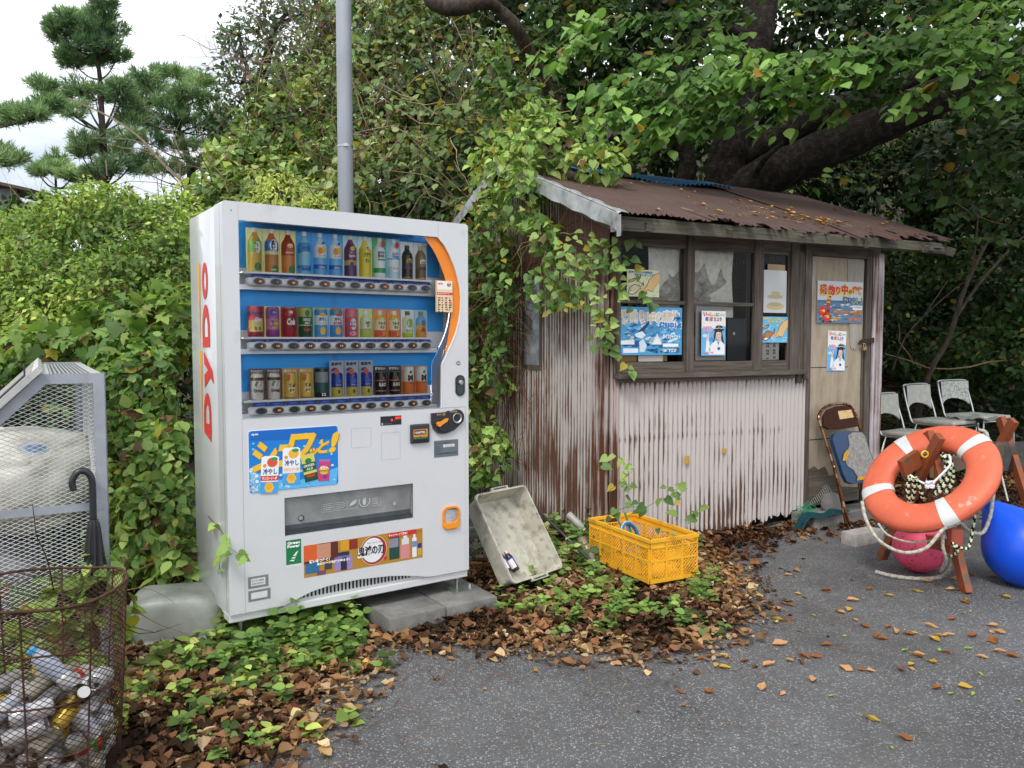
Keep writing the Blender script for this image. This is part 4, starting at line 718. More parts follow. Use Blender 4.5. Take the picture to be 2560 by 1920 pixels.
# right corner strip and lower wall right of the door
b = MB(); corr(b, 2.428, SW + .004, .0, 2.06, -.022, per=.036, amp=.006, nz=6); corr(b, -.03, .45, .0, 2.05, SW + .006, per=.036, amp=.006, nz=6, xaxis=False); b.build('corner_sheet', rust_mat('corner_pale', (.45, .41, .42), ((.075, .032, .02), (.19, .09, .05)), (.95, 1.12), scale=1.8, stretch=(24, 24, .5), base2=(.55, .51, .53)), shed, smooth=True)
b = MB(); corr(b, .45, SD, .0, gz_, SW + .004, nz=6, xaxis=False); b.build('side_sheet', M['pinkl'], shed, smooth=True)
# roof
EZ, EY, RY, RZ = 2.112, -.36, 1.365, 2.770; SLP = (RZ - EZ) / (RY - EY)
rr_ = random.Random(3); jag = [rr_.random() for _ in range(900)]
def roof_sheet(x0, x1, y0, y1, lift, mat, name, rag=.0, front=True, per=.034, amp=.0065, nz=14, sag=0, skew=0):
    b = MB(); n = int((x1 - x0) / per * 6); vs = []
    for k in range(2):
        for j in range(nz + 1):
            for i in range(n + 1):
                x = x0 + (x1 - x0) * i / n; e = 0
                if rag: e = rag * (jag[int(x * 60) % 900] * .6 + jag[int(x * 17) % 900] * 1.1 + 1.0 * (math.sin(x * 5 + 1) > .3) * jag[int(x * 8) % 900]) 
                yy = (y0 + e) + (y1 - y0 - e) * j / nz; t = j / nz
                z = (EZ + SLP * (yy - EY)) if front else (RZ - SLP * (yy - RY))
                z += lift + amp * math.cos(2 * math.pi * x / per) + k * .0015 + .012 * math.sin(x * 2.3 + 1) * (1 - t) + sag * math.sin(x * 1.7) * (1 - t) - .018 * rag * 12 * jag[int(x * 9) % 900] * (1 - t) ** 6
                vs.append((x + skew * (1 - t), yy, z))
    W = n + 1; o = W * (nz + 1); fs = []
    for j in range(nz):
        for i in range(n): a = j * W + i; fs += [(a, a + 1, a + W + 1, a + W), (o + a, o + a + W, o + a + W + 1, o + a + 1)]
    for i in range(n): fs.append((i, o + i, o + i + 1, i + 1))
    return b.add(vs, fs, (.5, .5, .5)).build(name, mat, roof, smooth=True, angle=60)
roof = thing('roof', None, None); roof.parent = shed
roof_sheet(-.17, .62, EY + .0, RY + .02, .010, M['roof'], 'tin_sheet', .06); roof_sheet(.56, 1.30, EY - .06, RY + .01, .019, M['roof'], 'tin_sheet', .12); roof_sheet(1.24, 1.96, EY - .03, RY + .02, .012, M['roof'], 'tin_sheet', .12); roof_sheet(1.90, 2.50, EY - .06, RY, .022, M['roof'], 'tin_sheet', .14); roof_sheet(2.42, 3.06, EY - .02, RY + .02, .012, M['roof'], 'tin_sheet', .12)
roof_sheet(-.17, 3.06, RY - .01, SD + .25, .006, M['roof'], 'tin_sheet', 0, front=False)
b = MB(); nb = 160
def bf(u, v):
    x = .44 + 1.50 * u + .12 * (v - .5); y = RY - .20 * v if v < .6 else RY - .12 + .0; 
    s = (v - .45) * .5; y = RY + .02 - .30 * v; z = RZ + .034 - (.30 * v - .02) * SLP * (1 if v > .07 else -1) + .010 * math.cos(u * 2 * math.pi * 30) + .02 * math.sin(u * 9) * (v > .5); return (x, y, z + .006)
b.grid(bf, 42 * 6, 5, '#17557e'); b.build('blue_ridge_sheet', M['bluesheet'], roof, smooth=True)
def jitpoly(x0, x1, z0, z1, n, a, sd):
    r = random.Random(sd); t = [(x0 + (x1 - x0) * i / n, z0 + r.uniform(-a, a)) for i in range(n + 1)]; return t + [(x1 + r.uniform(-a, a) * 2 , z1), (x0, z1)]
b = MB(); b.prism([(-.147, 2.048), (2.60, 2.068), (2.84, 2.072), (2.80, 2.095), (2.93, 2.10), (2.90, 2.135), (-.147, 2.135)], -.262, -.236); b.build('fascia', noise_mat('mossy_wood', [(.25, (.05, .05, .035)), (.5, (.11, .105, .075)), (.78, (.19, .175, .13))], 2.4, (1.5, 30, 30), rough=.9, bump=.5), roof)
b = MB(); b.beam((-.12, EY + .06, EZ - .055), (-.12, RY, RZ - .055), .02, .075); b.beam((-.12, RY, RZ - .055), (-.12, SD + .2, RZ - .055 - SLP * (SD + .2 - RY)), .02, .075); b.beam((3.0, EY + .06, EZ - .05), (3.0, RY, RZ - .05), .02, .06)
for x in (.1, .75, 1.4, 2.05, 2.7): b.beam((x, EY + .08, EZ - .035), (x, RY, RZ - .035), .045, .05)
for yy in (.2, .8): b.beam((-.15, yy, EZ + SLP * (yy - EY) - .025), (3.0, yy, EZ + SLP * (yy - EY) - .025), .04, .03)
b.box(-.10, 3.0, -.235, -.20, 2.06, 2.11)
b.build('rafters', M['woodh'], roof)
# folded silver edging on the left gable, front and rear slopes
b = MB(); NN = 30
def edge(u, v, sgn):
    L_ = 1 if sgn > 0 else -1; y = (EY + .02) + (RY - EY) * u if sgn > 0 else RY + (SD + .2 - RY) * u
    z = (EZ + SLP * (y - EY)) if sgn > 0 else RZ - SLP * (y - RY)
    r = .004 * math.sin(u * 40 + v * 5); prof = [(.06, .022), (-.0, .024), (-.018, .015), (-.020, -.03), (-.022, -.085)]; k = int(v * 4 + .01); px_, pz = prof[k]
    return (-.155 + px_ + r, y, z + pz + r)
b.grid(lambda u, v: edge(u, v, 1), NN, 4); b.grid(lambda u, v: edge(u, v, -1), NN, 4); b.build('gable_edging', M['roofedge'], roof, smooth=True, angle=30)
b = MB(); b.box(-.178, -.174, EY - .01, EY + .03, EZ - .115, EZ + .012); b.prism([(-.178, 2.032), (-.125, 2.040), (-.120, 2.15), (-.15, 2.165), (-.178, 2.15)], -.275, -.264); b.build('edging_end', M['roofedge'], roof)

# ---------------------------------------------------------------- things in the shed window
def paper(name, label, cat, x0, x1, z0, z1, y, fn, col='#e8e8e6', group=None, tilt=0, base=None):
    T = SL @ Matrix.Translation((x0, y, z0)) @ Matrix.Rotation(tilt, 4, 'Y')
    b = MB(); W_, H_ = x1 - x0, z1 - z0; b.box(0, W_, 0, .0012, 0, H_, base or col); fn(b, W_, H_)
    o = b.build(name, M['print'], None); o.matrix_world = T; tag(o, label, cat, group); return o
def bnd(b, x0, x1, z0, z1, col, k, W, H): b.rect(x0 * W, x1 * W, z0 * H, z1 * H, -.0006 * k, col)
def pl(b, pts, col, k, W, H): b.flat([(x * W, z * H) for x, z in pts], -.0006 * k, col)
HAND = [(1, .92), (.80, .78), (.68, .62), (.62, .42), (.52, .28), (.50, .20), (.58, .20), (.66, .27), (.72, .22), (.80, .24), (.88, .40), (.96, .55), (1, .60)]
def fish_poster(bgc, txt, fcol):
    def f(b, W, H):
        bnd(b, 0, 1, 0, 1, bgc[0], 1, W, H)
        rr = random.Random(4)
        for i in range(30): x, z = rr.random(), rr.random(); b.ell(max(.06, min(.94, x)) * W, max(.06, min(.94, z)) * H, .05 * W, .03 * H, -.0009, bgc[1], n=7)
        b.text('資源保護のため稚魚は', .04 * W, .78 * W, .86 * H, .95 * H, -.0024, txt, .04); b.text('再放流しましょう！', .22 * W, .84 * W, .76 * H, .85 * H, -.0024, txt, .04)
        pl(b, [(x - .012, z + .01) for x, z in HAND[:6]] + [(x, z - .02) for x, z in HAND[6:]], '#3a2a20', 3, W, H); pl(b, HAND, '#e9bd84', 4, W, H)
        for k in range(3): pl(b, [(.50 + k * .03, .20 + k * .03), (.40 + k * .03, .26 + k * .05), (.41 + k * .03, .30 + k * .05), (.53 + k * .03, .27 + k * .03)], '#e9bd84', 4, W, H)
        pl(b, [(.02, .12), (.08, .34), (.20, .46), (.32, .44), (.42, .38), (.50, .58), (.52, .44), (.50, .30), (.40, .30), (.30, .14), (.16, .06)], '#4a2c18', 3, W, H)
        pl(b, [(.04, .14), (.10, .33), (.20, .43), (.31, .41), (.41, .35), (.49, .50), (.50, .33), (.38, .31), (.28, .16), (.16, .09)], fcol, 5, W, H); pl(b, [(.06, .12), (.12, .18), (.26, .18), (.16, .09)], '#eeeae0', 6, W, H); b.ell(.11 * W, .22 * H, .016 * W, .02 * H, -.0042, '#15110e', n=8)
        pl(b, [(.04, .50), (.22, .56), (.30, .66), (.24, .70), (.05, .60)], '#6a4a34', 3, W, H); pl(b, [(.06, .53), (.20, .58), (.27, .66), (.08, .60)], '#c9a27a', 4, W, H)
    return f
paper('poster', 'faded cream poster of a hand releasing a fish, upper left of the shed windows', 'poster', .115, .375, 1.665, 1.842, -.018, fish_poster(('#dfe0b4', '#bcd8a4'), '#2f78b0', '#d8cdb0'), group='hand and fish posters')
paper('poster', 'blue poster of a hand releasing a brown fish, in the narrow shed window', 'poster', 1.290, 1.541, 1.362, 1.550, -.018, fish_poster(('#6cbce6', '#a4d8f0'), '#e8d820', '#b87a42'), group='hand and fish posters')
def sea_faded(b, W, H):
    bnd(b, 0, 1, 0, 1, '#4aa0d8', 1, W, H); r = random.Random(9)
    for i in range(160):
        x, z = r.uniform(.05, .95), r.uniform(.05, .78); s = r.uniform(.015, .07); c = r.choice(['#1f6ba8', '#2f86c4', '#7cc0e6', '#a9d8f0', '#dceef8'] if z > .25 else ['#144a78', '#1f6ba8', '#2a5a80', '#0f3a60']); pl(b, [(x - s, z), (x, z - s * .5), (x + s * 1.0, z + s * .2), (x + s * .2, z + s * .7)], c, 2, W, H)
    b.text('磯釣り中の事故', .0 * W, .97 * W, .62 * H, .965 * H, -.0020, '#f2eee4', .13); b.text('磯釣り中の事故', .012 * W, .96 * W, .65 * H, .94 * H, -.0026, '#d8cec0', .05)
    b.text('増加中！！', .60 * W, .995 * W, .52 * H, .72 * H, -.0030, '#eef6fa', .12); b.text('増加中！！', .61 * W, .985 * W, .54 * H, .70 * H, -.0036, '#1878c8', .06)
    pl(b, [(.20, .30), (.32, .42), (.46, .66), (.52, .74), (.50, .76), (.36, .60), (.24, .44)], '#123f68', 3, W, H); pl(b, [(.22, .44), (.34, .50), (.40, .42), (.34, .34), (.24, .38)], '#e2eef4', 4, W, H); pl(b, [(.30, .06), (.38, .06), (.42, .20), (.36, .34), (.30, .28)], '#cfe2ee', 4, W, H); pl(b, [(.18, .16), (.28, .18), (.30, .30), (.20, .30)], '#1f4f9a', 3, W, H)
    pl(b, [(.50, .22), (.66, .22), (.585, .46)], '#f4f8fa', 5, W, H); pl(b, [(.0, .22), (.22, .22), (.22, .32), (.0, .30)], '#e6eff4', 4, W, H); pl(b, [(.04, .04), (.28, .05), (.28, .14), (.04, .14)], '#e6eff4', 4, W, H)
    b.text('ライフジャケット', .68 * W, .97 * W, .33 * H, .44 * H, -.0030, '#eef6fa', .06); bnd(b, .68, .94, .17, .24, '#f2f7fa', 4, W, H); b.text('118番に通報', .68 * W, .92 * W, .05 * H, .13 * H, -.0030, '#f2f7fa', .08)
paper('poster', 'large faded blue sea safety poster in the lower left shed window', 'poster', .066, .568, 1.280, 1.597, -.019, sea_faded, group='sea safety posters')
def sea(b, W, H):
    bnd(b, 0, 1, .50, 1, '#c9d2d8', 1, W, H); bnd(b, 0, 1, 0, .52, '#5a7f9c', 1, W, H); bnd(b, 0, 1, .48, .54, '#3f6a8c', 1.3, W, H); r = random.Random(8)
    for i in range(70): x, z = r.uniform(.06, .92), r.uniform(.05, .46); s = r.uniform(.02, .08); pl(b, [(x - s, z), (x, z - s * .25), (x + s * .9, z + .01), (x, z + s * .3)], r.choice(['#8fb0c4', '#d9e4ea', '#46708f', '#2f5674']), 2, W, H)
    for i in range(30): x, z = r.uniform(.03, .34), r.uniform(.03, .20); pl(b, [(x - .03, z - .02), (x + .03, z - .02), (x + .01, z + .04)], r.choice(['#2a2c34', '#4a4c54', '#9a9ca4']), 3, W, H)
    pl(b, [(.20, .30), (.28, .30), (.27, .46), (.30, .64), (.26, .66), (.22, .60), (.19, .46)], '#b83a2c', 4, W, H); bnd(b, .20, .28, .56, .60, '#e8c84a', 5, W, H); bnd(b, .19, .27, .48, .51, '#e8c84a', 5, W, H); bnd(b, .20, .26, .22, .31, '#1c2a4a', 4, W, H)
    for i, (ch, x0, x1, z0, z1) in enumerate((('磯', .04, .20, .66, .92), ('釣', .22, .37, .66, .91), ('り', .39, .49, .68, .88), ('中', .51, .66, .68, .93), ('の', .67, .75, .70, .82), ('事', .76, .87, .71, .90), ('故', .88, .985, .71, .90))):
        b.text(ch, (x0 - .012) * W, (x1 + .012) * W, (z0 - .03) * H, (z1 + .01) * H, -.0026, '#f2dc3a', .12); b.text(ch, x0 * W, x1 * W, z0 * H, z1 * H, -.0032, '#d8281c', .07)
    b.text('増加中！！', .53 * W, .99 * W, .45 * H, .66 * H, -.0026, '#e6e04a', .12); b.text('増加中！！', .54 * W, .98 * W, .47 * H, .64 * H, -.0032, '#1658b0', .06)
    bnd(b, .77, .985, .32, .43, '#eef0f2', 4, W, H); b.ring2(.82 * W, .385 * H, .03 * W, .015 * H, .004 * W, -.003, '#2f4f9a'); b.text('海上保安庁', .85 * W, .97 * W, .36 * H, .41 * H, -.003, '#2f4f9a', .02)
    b.text('ライフジャケットの着用', .34 * W, .97 * W, .20 * H, .31 * H, -.0028, '#f0a024', .09); b.text('ライフジャケットの着用', .34 * W, .97 * W, .205 * H, .305 * H, -.0034, '#c8501c', .02); b.text('通信設備', .34 * W, .50 * W, .04 * H, .13 * H, -.003, '#f0a024', .07); b.text('118番に通報', .68 * W, .95 * W, .04 * H, .14 * H, -.003, '#f07a1c', .08)
    for cx, cz, t in ((.11, .28, '一番'), (.20, .14, '装着')): b.ell(cx * W, cz * H, .085 * W, .12 * H, -.0036, '#d8241c', n=20); b.text(t, (cx - .05) * W, (cx + .05) * W, (cz - .03) * H, (cz + .04) * H, -.0042, '#f2d83a', .05)
paper('poster', 'bright sea fishing accident poster with red and yellow writing on the shed door', 'poster', 1.846, 2.334, 1.512, 1.828, -.012, sea, group='sea safety posters')
def woman(b, W, H):
    bnd(b, 0, 1, 0, .70, '#6ab8e8', 1, W, H); bnd(b, 0, 1, .70, 1, '#f0eeea', 1, W, H); r = random.Random(2)
    pl(b, [(0, .60), (.25, .66), (.5, .60), (.9, .68), (1, .64), (1, .74), (0, .74)], '#f0eeea', 2, W, H)
    for i in range(9): b.ell(r.uniform(.12, .88) * W, r.uniform(.12, .6) * H, r.uniform(.05, .11) * W, r.uniform(.02, .05) * H, -.0009, r.choice(['#e4f2fa', '#3f9adc', '#c8e4f6']), n=10)
    for ch, x0, x1, z0, z1, c in (('い', .06, .22, .88, .98, '#e0405a'), ('っ', .24, .33, .88, .94, '#3a78c8'), ('し', .35, .48, .88, .97, '#e08a2a'), ('ょ', .50, .57, .88, .93, '#e07aa0'), ('に', .59, .72, .88, .96, '#4a9a4a'), ('お', .14, .30, .77, .87, '#3048b0'), ('ぼ', .32, .47, .77, .87, '#e0603a'), ('え', .49, .61, .77, .86, '#3a9ac0'), ('よ', .62, .73, .77, .86, '#e05a8a'), ('う', .74, .83, .77, .86, '#3a58c0')): b.text(ch, x0 * W, x1 * W, z0 * H, z1 * H, -.0018, c, .06)
    b.text('海上保安庁', .74 * W, .96 * W, .90 * H, .93 * H, -.0018, '#5a6a9a', .02); b.text('118', .06 * W, .44 * W, .53 * H, .66 * H, -.0018, '#e8a0c0', .07)
    pl(b, [(.52, .50), (.60, .62), (.82, .62), (.90, .40), (.94, .28), (.84, .30), (.80, .44), (.58, .44), (.46, .20), (.38, .16), (.50, .38)], '#231d24', 3, W, H)
    pl(b, [(.30, .02), (.30, .16), (.44, .28), (.60, .34), (.80, .34), (.97, .24), (.98, .02)], '#f2f3f6', 4, W, H); pl(b, [(.60, .34), (.70, .24), (.78, .34)], '#dfc0b4', 5, W, H); pl(b, [(.66, .30), (.70, .22), (.72, .30)], '#5a78b8', 6, W, H)
    b.ell(.70 * W, .46 * H, .115 * W, .105 * H, -.0036, '#eccbbb', n=20); pl(b, [(.56, .50), (.60, .56), (.80, .56), (.84, .50), (.80, .53), (.62, .53)], '#231d24', 7, W, H)
    for x in (.655, .745): b.ell(x * W, .475 * H, .018 * W, .008 * H, -.0042, '#2a2226', n=8)
    pl(b, [(.65, .415), (.70, .40), (.75, .415), (.70, .42)], '#c8505a', 7, W, H); pl(b, [(.697, .46), (.712, .435), (.692, .435)], '#d8a898', 7, W, H)
    pl(b, [(.48, .555), (.56, .61), (.84, .62), (.94, .57), (.86, .555), (.70, .58), (.56, .555)], '#1c1c28', 8, W, H); pl(b, [(.56, .60), (.58, .66), (.70, .69), (.84, .665), (.86, .60), (.70, .615)], '#1c1c28', 8, W, H); pl(b, [(.56, .595), (.70, .615), (.86, .598), (.86, .61), (.70, .628), (.56, .607)], '#e8e8ec', 9, W, H); pl(b, [(.66, .66), (.74, .66), (.70, .69)], '#d8c070', 10, W, H)
    b.ell(.25 * W, .38 * H, .055 * W, .05 * H, -.0030, '#eccbbb', n=10); pl(b, [(.25, .42), (.28, .52), (.31, .52), (.30, .40)], '#eccbbb', 5, W, H); pl(b, [(.20, .36), (.30, .34), (.38, .12), (.28, .04), (.16, .10)], '#f2f3f6', 4, W, H)
    bnd(b, .66, .77, .13, .19, '#3a4f9a', 7, W, H); b.text('緊急118番', .10 * W, .50 * W, .05 * H, .09 * H, -.0048, '#e8a0c0', .03)
pa = paper('poster', 'tall poster of a woman in white uniform in the middle shed window', 'poster', .729, .941, 1.272, 1.581, -.030, woman, group='posters of a woman in uniform')
pb = paper('poster', 'tall poster of a woman in white uniform pinned low on the shed door', 'poster', 1.967, 2.163, 1.146, 1.454, -.004, woman, group='posters of a woman in uniform', tilt=.035)
paper('sheet_of_paper', 'white stained blank sheet taped inside the narrow shed window', 'paper', 1.303, 1.524, 1.578, 1.885, -.018, lambda b, W, H: [b.ell(W * x, H * z, W * rx, H * rz, -.0006 - .0003 * i, c, n=12) for i, (x, z, rx, rz, c) in enumerate(((.5, .38, .36, .05, '#b9ae84'), (.52, .46, .2, .05, '#c0b68e'), (.5, .16, .40, .09, '#c4b98e'), (.48, .2, .3, .05, '#b4a87c')))], col='#cfd1cf')
paper('cardboard_sheet', 'brown cardboard showing above the white sheet in the narrow window', 'cardboard', 1.345, 1.515, 1.75, 1.929, -.010, lambda b, W, H: None, col='#a98e6c')
paper('calendar', 'white calendar page with black numbers below the blue fish poster', 'calendar', 1.296, 1.490, 1.236, 1.372, .012, lambda b, W, H: [b.text(t, x * W, (x + .13) * W, .05 * H, .95 * H, -.0006, c, .04, vert=True) for t, x, c in (('14 15', .05, '#22201e'), ('1 22 23', .36, '#22201e'), ('2 29 30', .70, '#22201e'))] + [b.rect(.60 * W, .603 * W, 0, H, -.0006, '#b84a4a')], col='#d6d2cc')
def plain(name, label, cat, x0, x1, z0, z1, y, col, t=.003, mat='print'):
    T = SL @ Matrix.Translation((x0, y, z0)); b = MB(); b.box(0, x1 - x0, 0, t, 0, z1 - z0, col); o = b.build(name, M[mat], None); o.matrix_world = T; return tag(o, label, cat)
plain('plastic_folder', 'grey clear folder behind the woman poster in the middle window', 'folder', .70, .965, 1.238, 1.613, -.002, (.42, .42, .40))
plain('sheet_of_paper', 'cream paper standing at the bottom of the middle shed window', 'paper', .672, .985, 1.236, 1.405, .014, (.42, .42, .36))
plain('dark_board', 'dark board with a small white tag behind the middle window', 'board', 1.005, 1.185, 1.236, 1.533, .020, (.022, .028, .032))
b = MB(); b.box(0, .016, 0, .001, 0, .020, (.7, .7, .7)); o = b.build('small_tag', M['print'], None); o.matrix_world = SL @ Matrix.Translation((1.055, .018, 1.418)) @ Matrix.Rotation(.15, 4, 'Y'); tag(o, 'tiny white tag on the dark board in the middle window', 'tag')
plain('cardboard_sheet', 'brown cardboard strip under the blue sea safety poster', 'cardboard', .085, .47, 1.236, 1.30, .012, '#a9854f')
plain('sheet_of_paper', 'pale tape strip holding the bottom edge of the faded blue poster', 'tape', .22, .42, 1.236, 1.31, -.006, (.40, .40, .38), .001)
for x, z in ((.70, .53), (1.03, .58)):
    b = MB(); b.box(0, .040, 0, .0012, 0, .035 + .02 * (x < 1), '#c89a4a'); o = b.build('tape_piece', M['print'], None); o.matrix_world = SL @ Matrix.Translation((x - .10, -.024, z)) @ Matrix.Rotation(.06, 4, 'Y'); tag(o, 'brown tape piece on the corrugated front wall, the %s one' % ('lower left' if x < 1 else 'upper right'), 'tape', 'tape pieces on the front wall')
# fish print on cloth, hung inside
FISH = [(.02, .03), (.05, .16), (.10, .26), (.13, .38), (.20, .46), (.22, .56), (.26, .50), (.33, .58), (.37, .60), (.50, .60), (.56, .58), (.60, .70), (.64, .78), (.67, .66), (.69, .52), (.73, .44), (.78, .46), (.82, .60), (.86, .72), (.91, .62), (.90, .54), (.96, .48), (.90, .44), (.83, .38), (.76, .30), (.70, .24), (.74, .20), (.72, .06), (.68, .01), (.62, .10), (.52, .03), (.36, .0), (.20, .0), (.10, -.01)]
FA = np.array(FISH)
def inpoly(x, z, A):
    c = False; n = len(A); j = n - 1
    for i in range(n):
        if (A[i][1] > z) != (A[j][1] > z) and x < (A[j][0] - A[i][0]) * (z - A[i][1]) / (A[j][1] - A[i][1]) + A[i][0]: c = not c
        j = i
    return c
from mathutils import noise as mn
def cloth_c(u, v):
    x = u; z = v; n_ = mn.fractal(Vector((x * 9, z * 7, 0)), .8, 2.2, 5); base = np.array((.84, .80, .71)) * (1 + .06 * n_)
    fx, fz = (x - .02) / .96, (z - .10) / .84
    if inpoly(fx + .01 * n_, fz + .012 * n_, FISH):
        k = .32 + .35 * n_ + (.15 if mn.noise(Vector((x * 60, z * 40, 3))) > .1 else 0); k = max(.05, min(1, k)); base = np.array((.14, .14, .13)) * (1 - k) + base * k
    return tuple(base)
CX0, CX1, CZ0, CZ1 = .335, 1.075, 1.56, 2.05
def cl(u, v):
    top = 1 - v; x = CX0 + (CX1 - CX0) * u + .01 * math.sin(v * 4); dr_ = .035 * (1 - (2 * u - 1) ** 2) * top ** 0 if v > .9 else 0
    sw = .010 * math.sin(u * 26 + v * 3) * (.3 + .7 * v) + .012 * math.sin(u * 11 + v * 6); bot = .02 * math.sin(u * 5)
    return (x, .055 + sw, CZ0 + bot * (1 - v) + (CZ1 - CZ0 - .028 * (math.sin(u * math.pi * 2) ** 2)) * v)
b = MB(); b.grid(cl, 130, 90, colf=cloth_c); o = b.build('fish_print_cloth', M['matte'], None, smooth=True); o.matrix_world = SL; tag(o, 'cream cloth with a grey ink fish print hanging inside the shed windows', 'cloth')

# ---------------------------------------------------------------- lamp pole behind the machine
pl_ = thing('steel_pole', 'tall grey galvanised steel pole rising behind the vending machine', 'pole', (P(869, 900, 5.6).x, 5.6, 0))
b = MB(); b.tube([(0, 0, -.1), (0, 0, 4), (-.018, 0, 9)], [.0545, .0530, .050], 28, (.42, .46, .51)); b.build('shaft', attr_mat('pole_zinc', rough=.5, metal=.1, vary=.16, vscale=5, stretch=(1, 1, .4), bump=.04), pl_, smooth=True)
zb_ = P(869, 367, 5.6).z; b = MB(); b.tube([(0, 0, zb_ - .007), (0, 0, zb_ + .007)], .0565, 24, (.45, .46, .47)); b.box(.0, .03, -.063, -.052, zb_ - .010, zb_ + .010, (.5, .5, .5)); b.build('clamp_band', M['metal'], pl_, smooth=True, angle=30)

# ---------------------------------------------------------------- loose things
def on_plane(px, py, O, n):
    d = ray(px, py); c = Vector((0, 0, CH)); return c + d * ((O - c).dot(n) / d.dot(n))
def frame(O, ux, uz):
    ux = Vector(ux).normalized(); uz = (Vector(uz) - ux * Vector(uz).dot(ux)).normalized(); uy = uz.cross(ux)
    return Matrix(((ux.x, uy.x, uz.x, O.x), (ux.y, uy.y, uz.y, O.y), (ux.z, uy.z, uz.z, O.z), (0, 0, 0, 1)))
def place(o, T): o.matrix_world = T; return o
def things(name, label, cat, T, group=None):
    o = thing(name, label, cat, (0, 0, 0), 0, group); o.matrix_world = T; return o
C7 = lambda x, y: (1960 + x * .36166, 900 + y * .36166)
def smooth_path(pts, k=8, closed=False):
    pts = [Vector(p) for p in pts]; n = len(pts); out = []
    for i in range(n if closed else n - 1):
        p0 = pts[(i - 1) % n] if closed or i > 0 else pts[0]; p1 = pts[i]; p2 = pts[(i + 1) % n]; p3 = pts[(i + 2) % n] if closed or i < n - 2 else pts[-1]
        for j in range(k):
            t = j / k; out.append(.5 * ((2 * p1) + (p2 - p0) * t + (2 * p0 - 5 * p1 + 4 * p2 - p3) * t * t + (3 * p1 - p0 - 3 * p2 + p3) * t ** 3))
    if not closed: out.append(pts[-1])
    return out
def rope(name, label, pts, r, cols, group=None, cat='rope', twist=.012, n=8, k=10, mat=None):
    p = smooth_path(pts, k); q = [p[0]]
    for a in p[1:]:
        if (a - q[-1]).length > twist * .5: q.append(a)
    b = MB(); nc = len(cols)
    b.tube(q, [r * (1 + .10 * math.sin(i * 1.57)) for i in range(len(q))], n, cols[0], colf=lambda i, j: cols[int((i + j * nc / 8) ) % nc])
    o = b.build(name, mat or M['matte'], None, smooth=True); return tag(o, label, cat, group)

# ring, float colour
M['ringm'] = attr_mat('ring_paint', rough=.55, vary=.10, vscale=9, dirt=(.58, .38, .30), dscale=17, dthr=(.63, .72), bump=.12, bscale=40)
rc = P(2322, 1194, 4.42); vd = (rc - Vector((0, 0, CH))).normalized(); right = Vector((1, 0, 0)); upv = right.cross(vd).normalized(); right = vd.cross(upv).normalized()
mn_dir = (-math.sin(R(29)) * right + math.cos(R(29)) * upv).normalized()      # minor axis of the seen ellipse: up and left
nrm = (-vd * math.cos(R(46)) + mn_dir * math.sin(R(46))).normalized(); maj = (math.cos(R(29)) * right + math.sin(R(29)) * upv).normalized()
RT = Matrix((( maj.x, nrm.cross(maj).x, nrm.x, rc.x), (maj.y, nrm.cross(maj).y, nrm.y, rc.y), (maj.z, nrm.cross(maj).z, nrm.z, rc.z), (0, 0, 0, 1)))
ring = things('life_ring', 'orange life ring with four white bands hanging tilted on the wooden trestle', 'life ring', RT)
RO, RI = .376, .198; RM, RW, RH = (RO + RI) / 2, (RO - RI) / 2, .048
def tor(r0, r1, n=96, m=20, g=0, a0=0, a1=2 * math.pi, col='#e0552a', top=True, mat='ringm', name='ring_body'):
    b = MB()
    def f(u, v):
        a = a0 + (a1 - a0) * u; t = 2 * math.pi * v; c, s = math.cos(t), math.sin(t); c = math.copysign(abs(c) ** .8, c); s = math.copysign(abs(s) ** .8, s)
        rr = RM + (RW + g) * c; return (rr * math.cos(a), rr * math.sin(a), (RH + g) * s)
    b.grid(f, n, m, colf=lambda u, v: '#d8694a' if (v < .56 or v > .97) else '#b9b3a6'); return b
tor(0, 0).build('ring_body', M['ringm'], ring, smooth=True)
M['ringw'] = attr_mat('ring_band', rough=.5, vary=.06, vscale=14, dirt=(.30, .26, .24), dscale=22, dthr=(.66, .74))
for a in (R(92), R(7), R(167), R(-95)):
    b = MB()
    def f(u, v, a=a):
        aa = a + (u - .5) * .215; t = 2 * math.pi * v; c, s = math.cos(t), math.sin(t); c = math.copysign(abs(c) ** .8, c); s = math.copysign(abs(s) ** .8, s); rr = RM + (RW + .003) * c
        return (rr * math.cos(aa), rr * math.sin(aa), (RH + .003) * s)
    b.grid(f, 8, 24, (.66, .67, .66)); b.build('white_band', M['ringw'], ring, smooth=True)

# trestles
WB = '#8d4a28'
M['brown'] = attr_mat('brown_paint', rough=.5, vary=.16, vscale=8, stretch=(1, 1, 1), dirt=(.12, .075, .05), dscale=9, dthr=(.6, .7), bump=.2, bscale=60)
def trestle(name, label, foot1, foot2, X0, ext):
    t = thing(name, label, 'trestle', (X0.x, X0.y, 0), 0, 'brown wooden trestles'); O = Vector((X0.x, X0.y, 0)); c = X0 - O
    for ft, sgn in ((foot1, 1), (foot2, -1)):
        f = Vector(ft) - O; d = (c - f).normalized(); b = MB(); off = Vector((.018 * sgn, 0, 0))
        b.beam(f + off, c + d * ext + off, .062, .036, WB, up=(1, 0, 0)); b.build('leg', M['brown'], t)
    return t, O
X1 = P(*C7(1020, 690), 4.53); t1, O1 = trestle('trestle', 'brown wooden trestle carrying the orange life ring', (2.46, 4.22, .0), (2.35, 4.90, .0), X1, .17)
X2 = P(*C7(1530, 560), 5.35); t2, O2 = trestle('trestle', 'brown wooden trestle farther right with a clear plate over its top', (3.42, 5.02, .0), (3.26, 5.70, .0), X2, .17)
b = MB(); b.beam(X1 - O1 + Vector((.0, -.02, -.06)), X2 - O1 + Vector((0, 0, -.05)), .036, .085, '#6d5a48'); b.build('top_rail', M['brown'], t1)
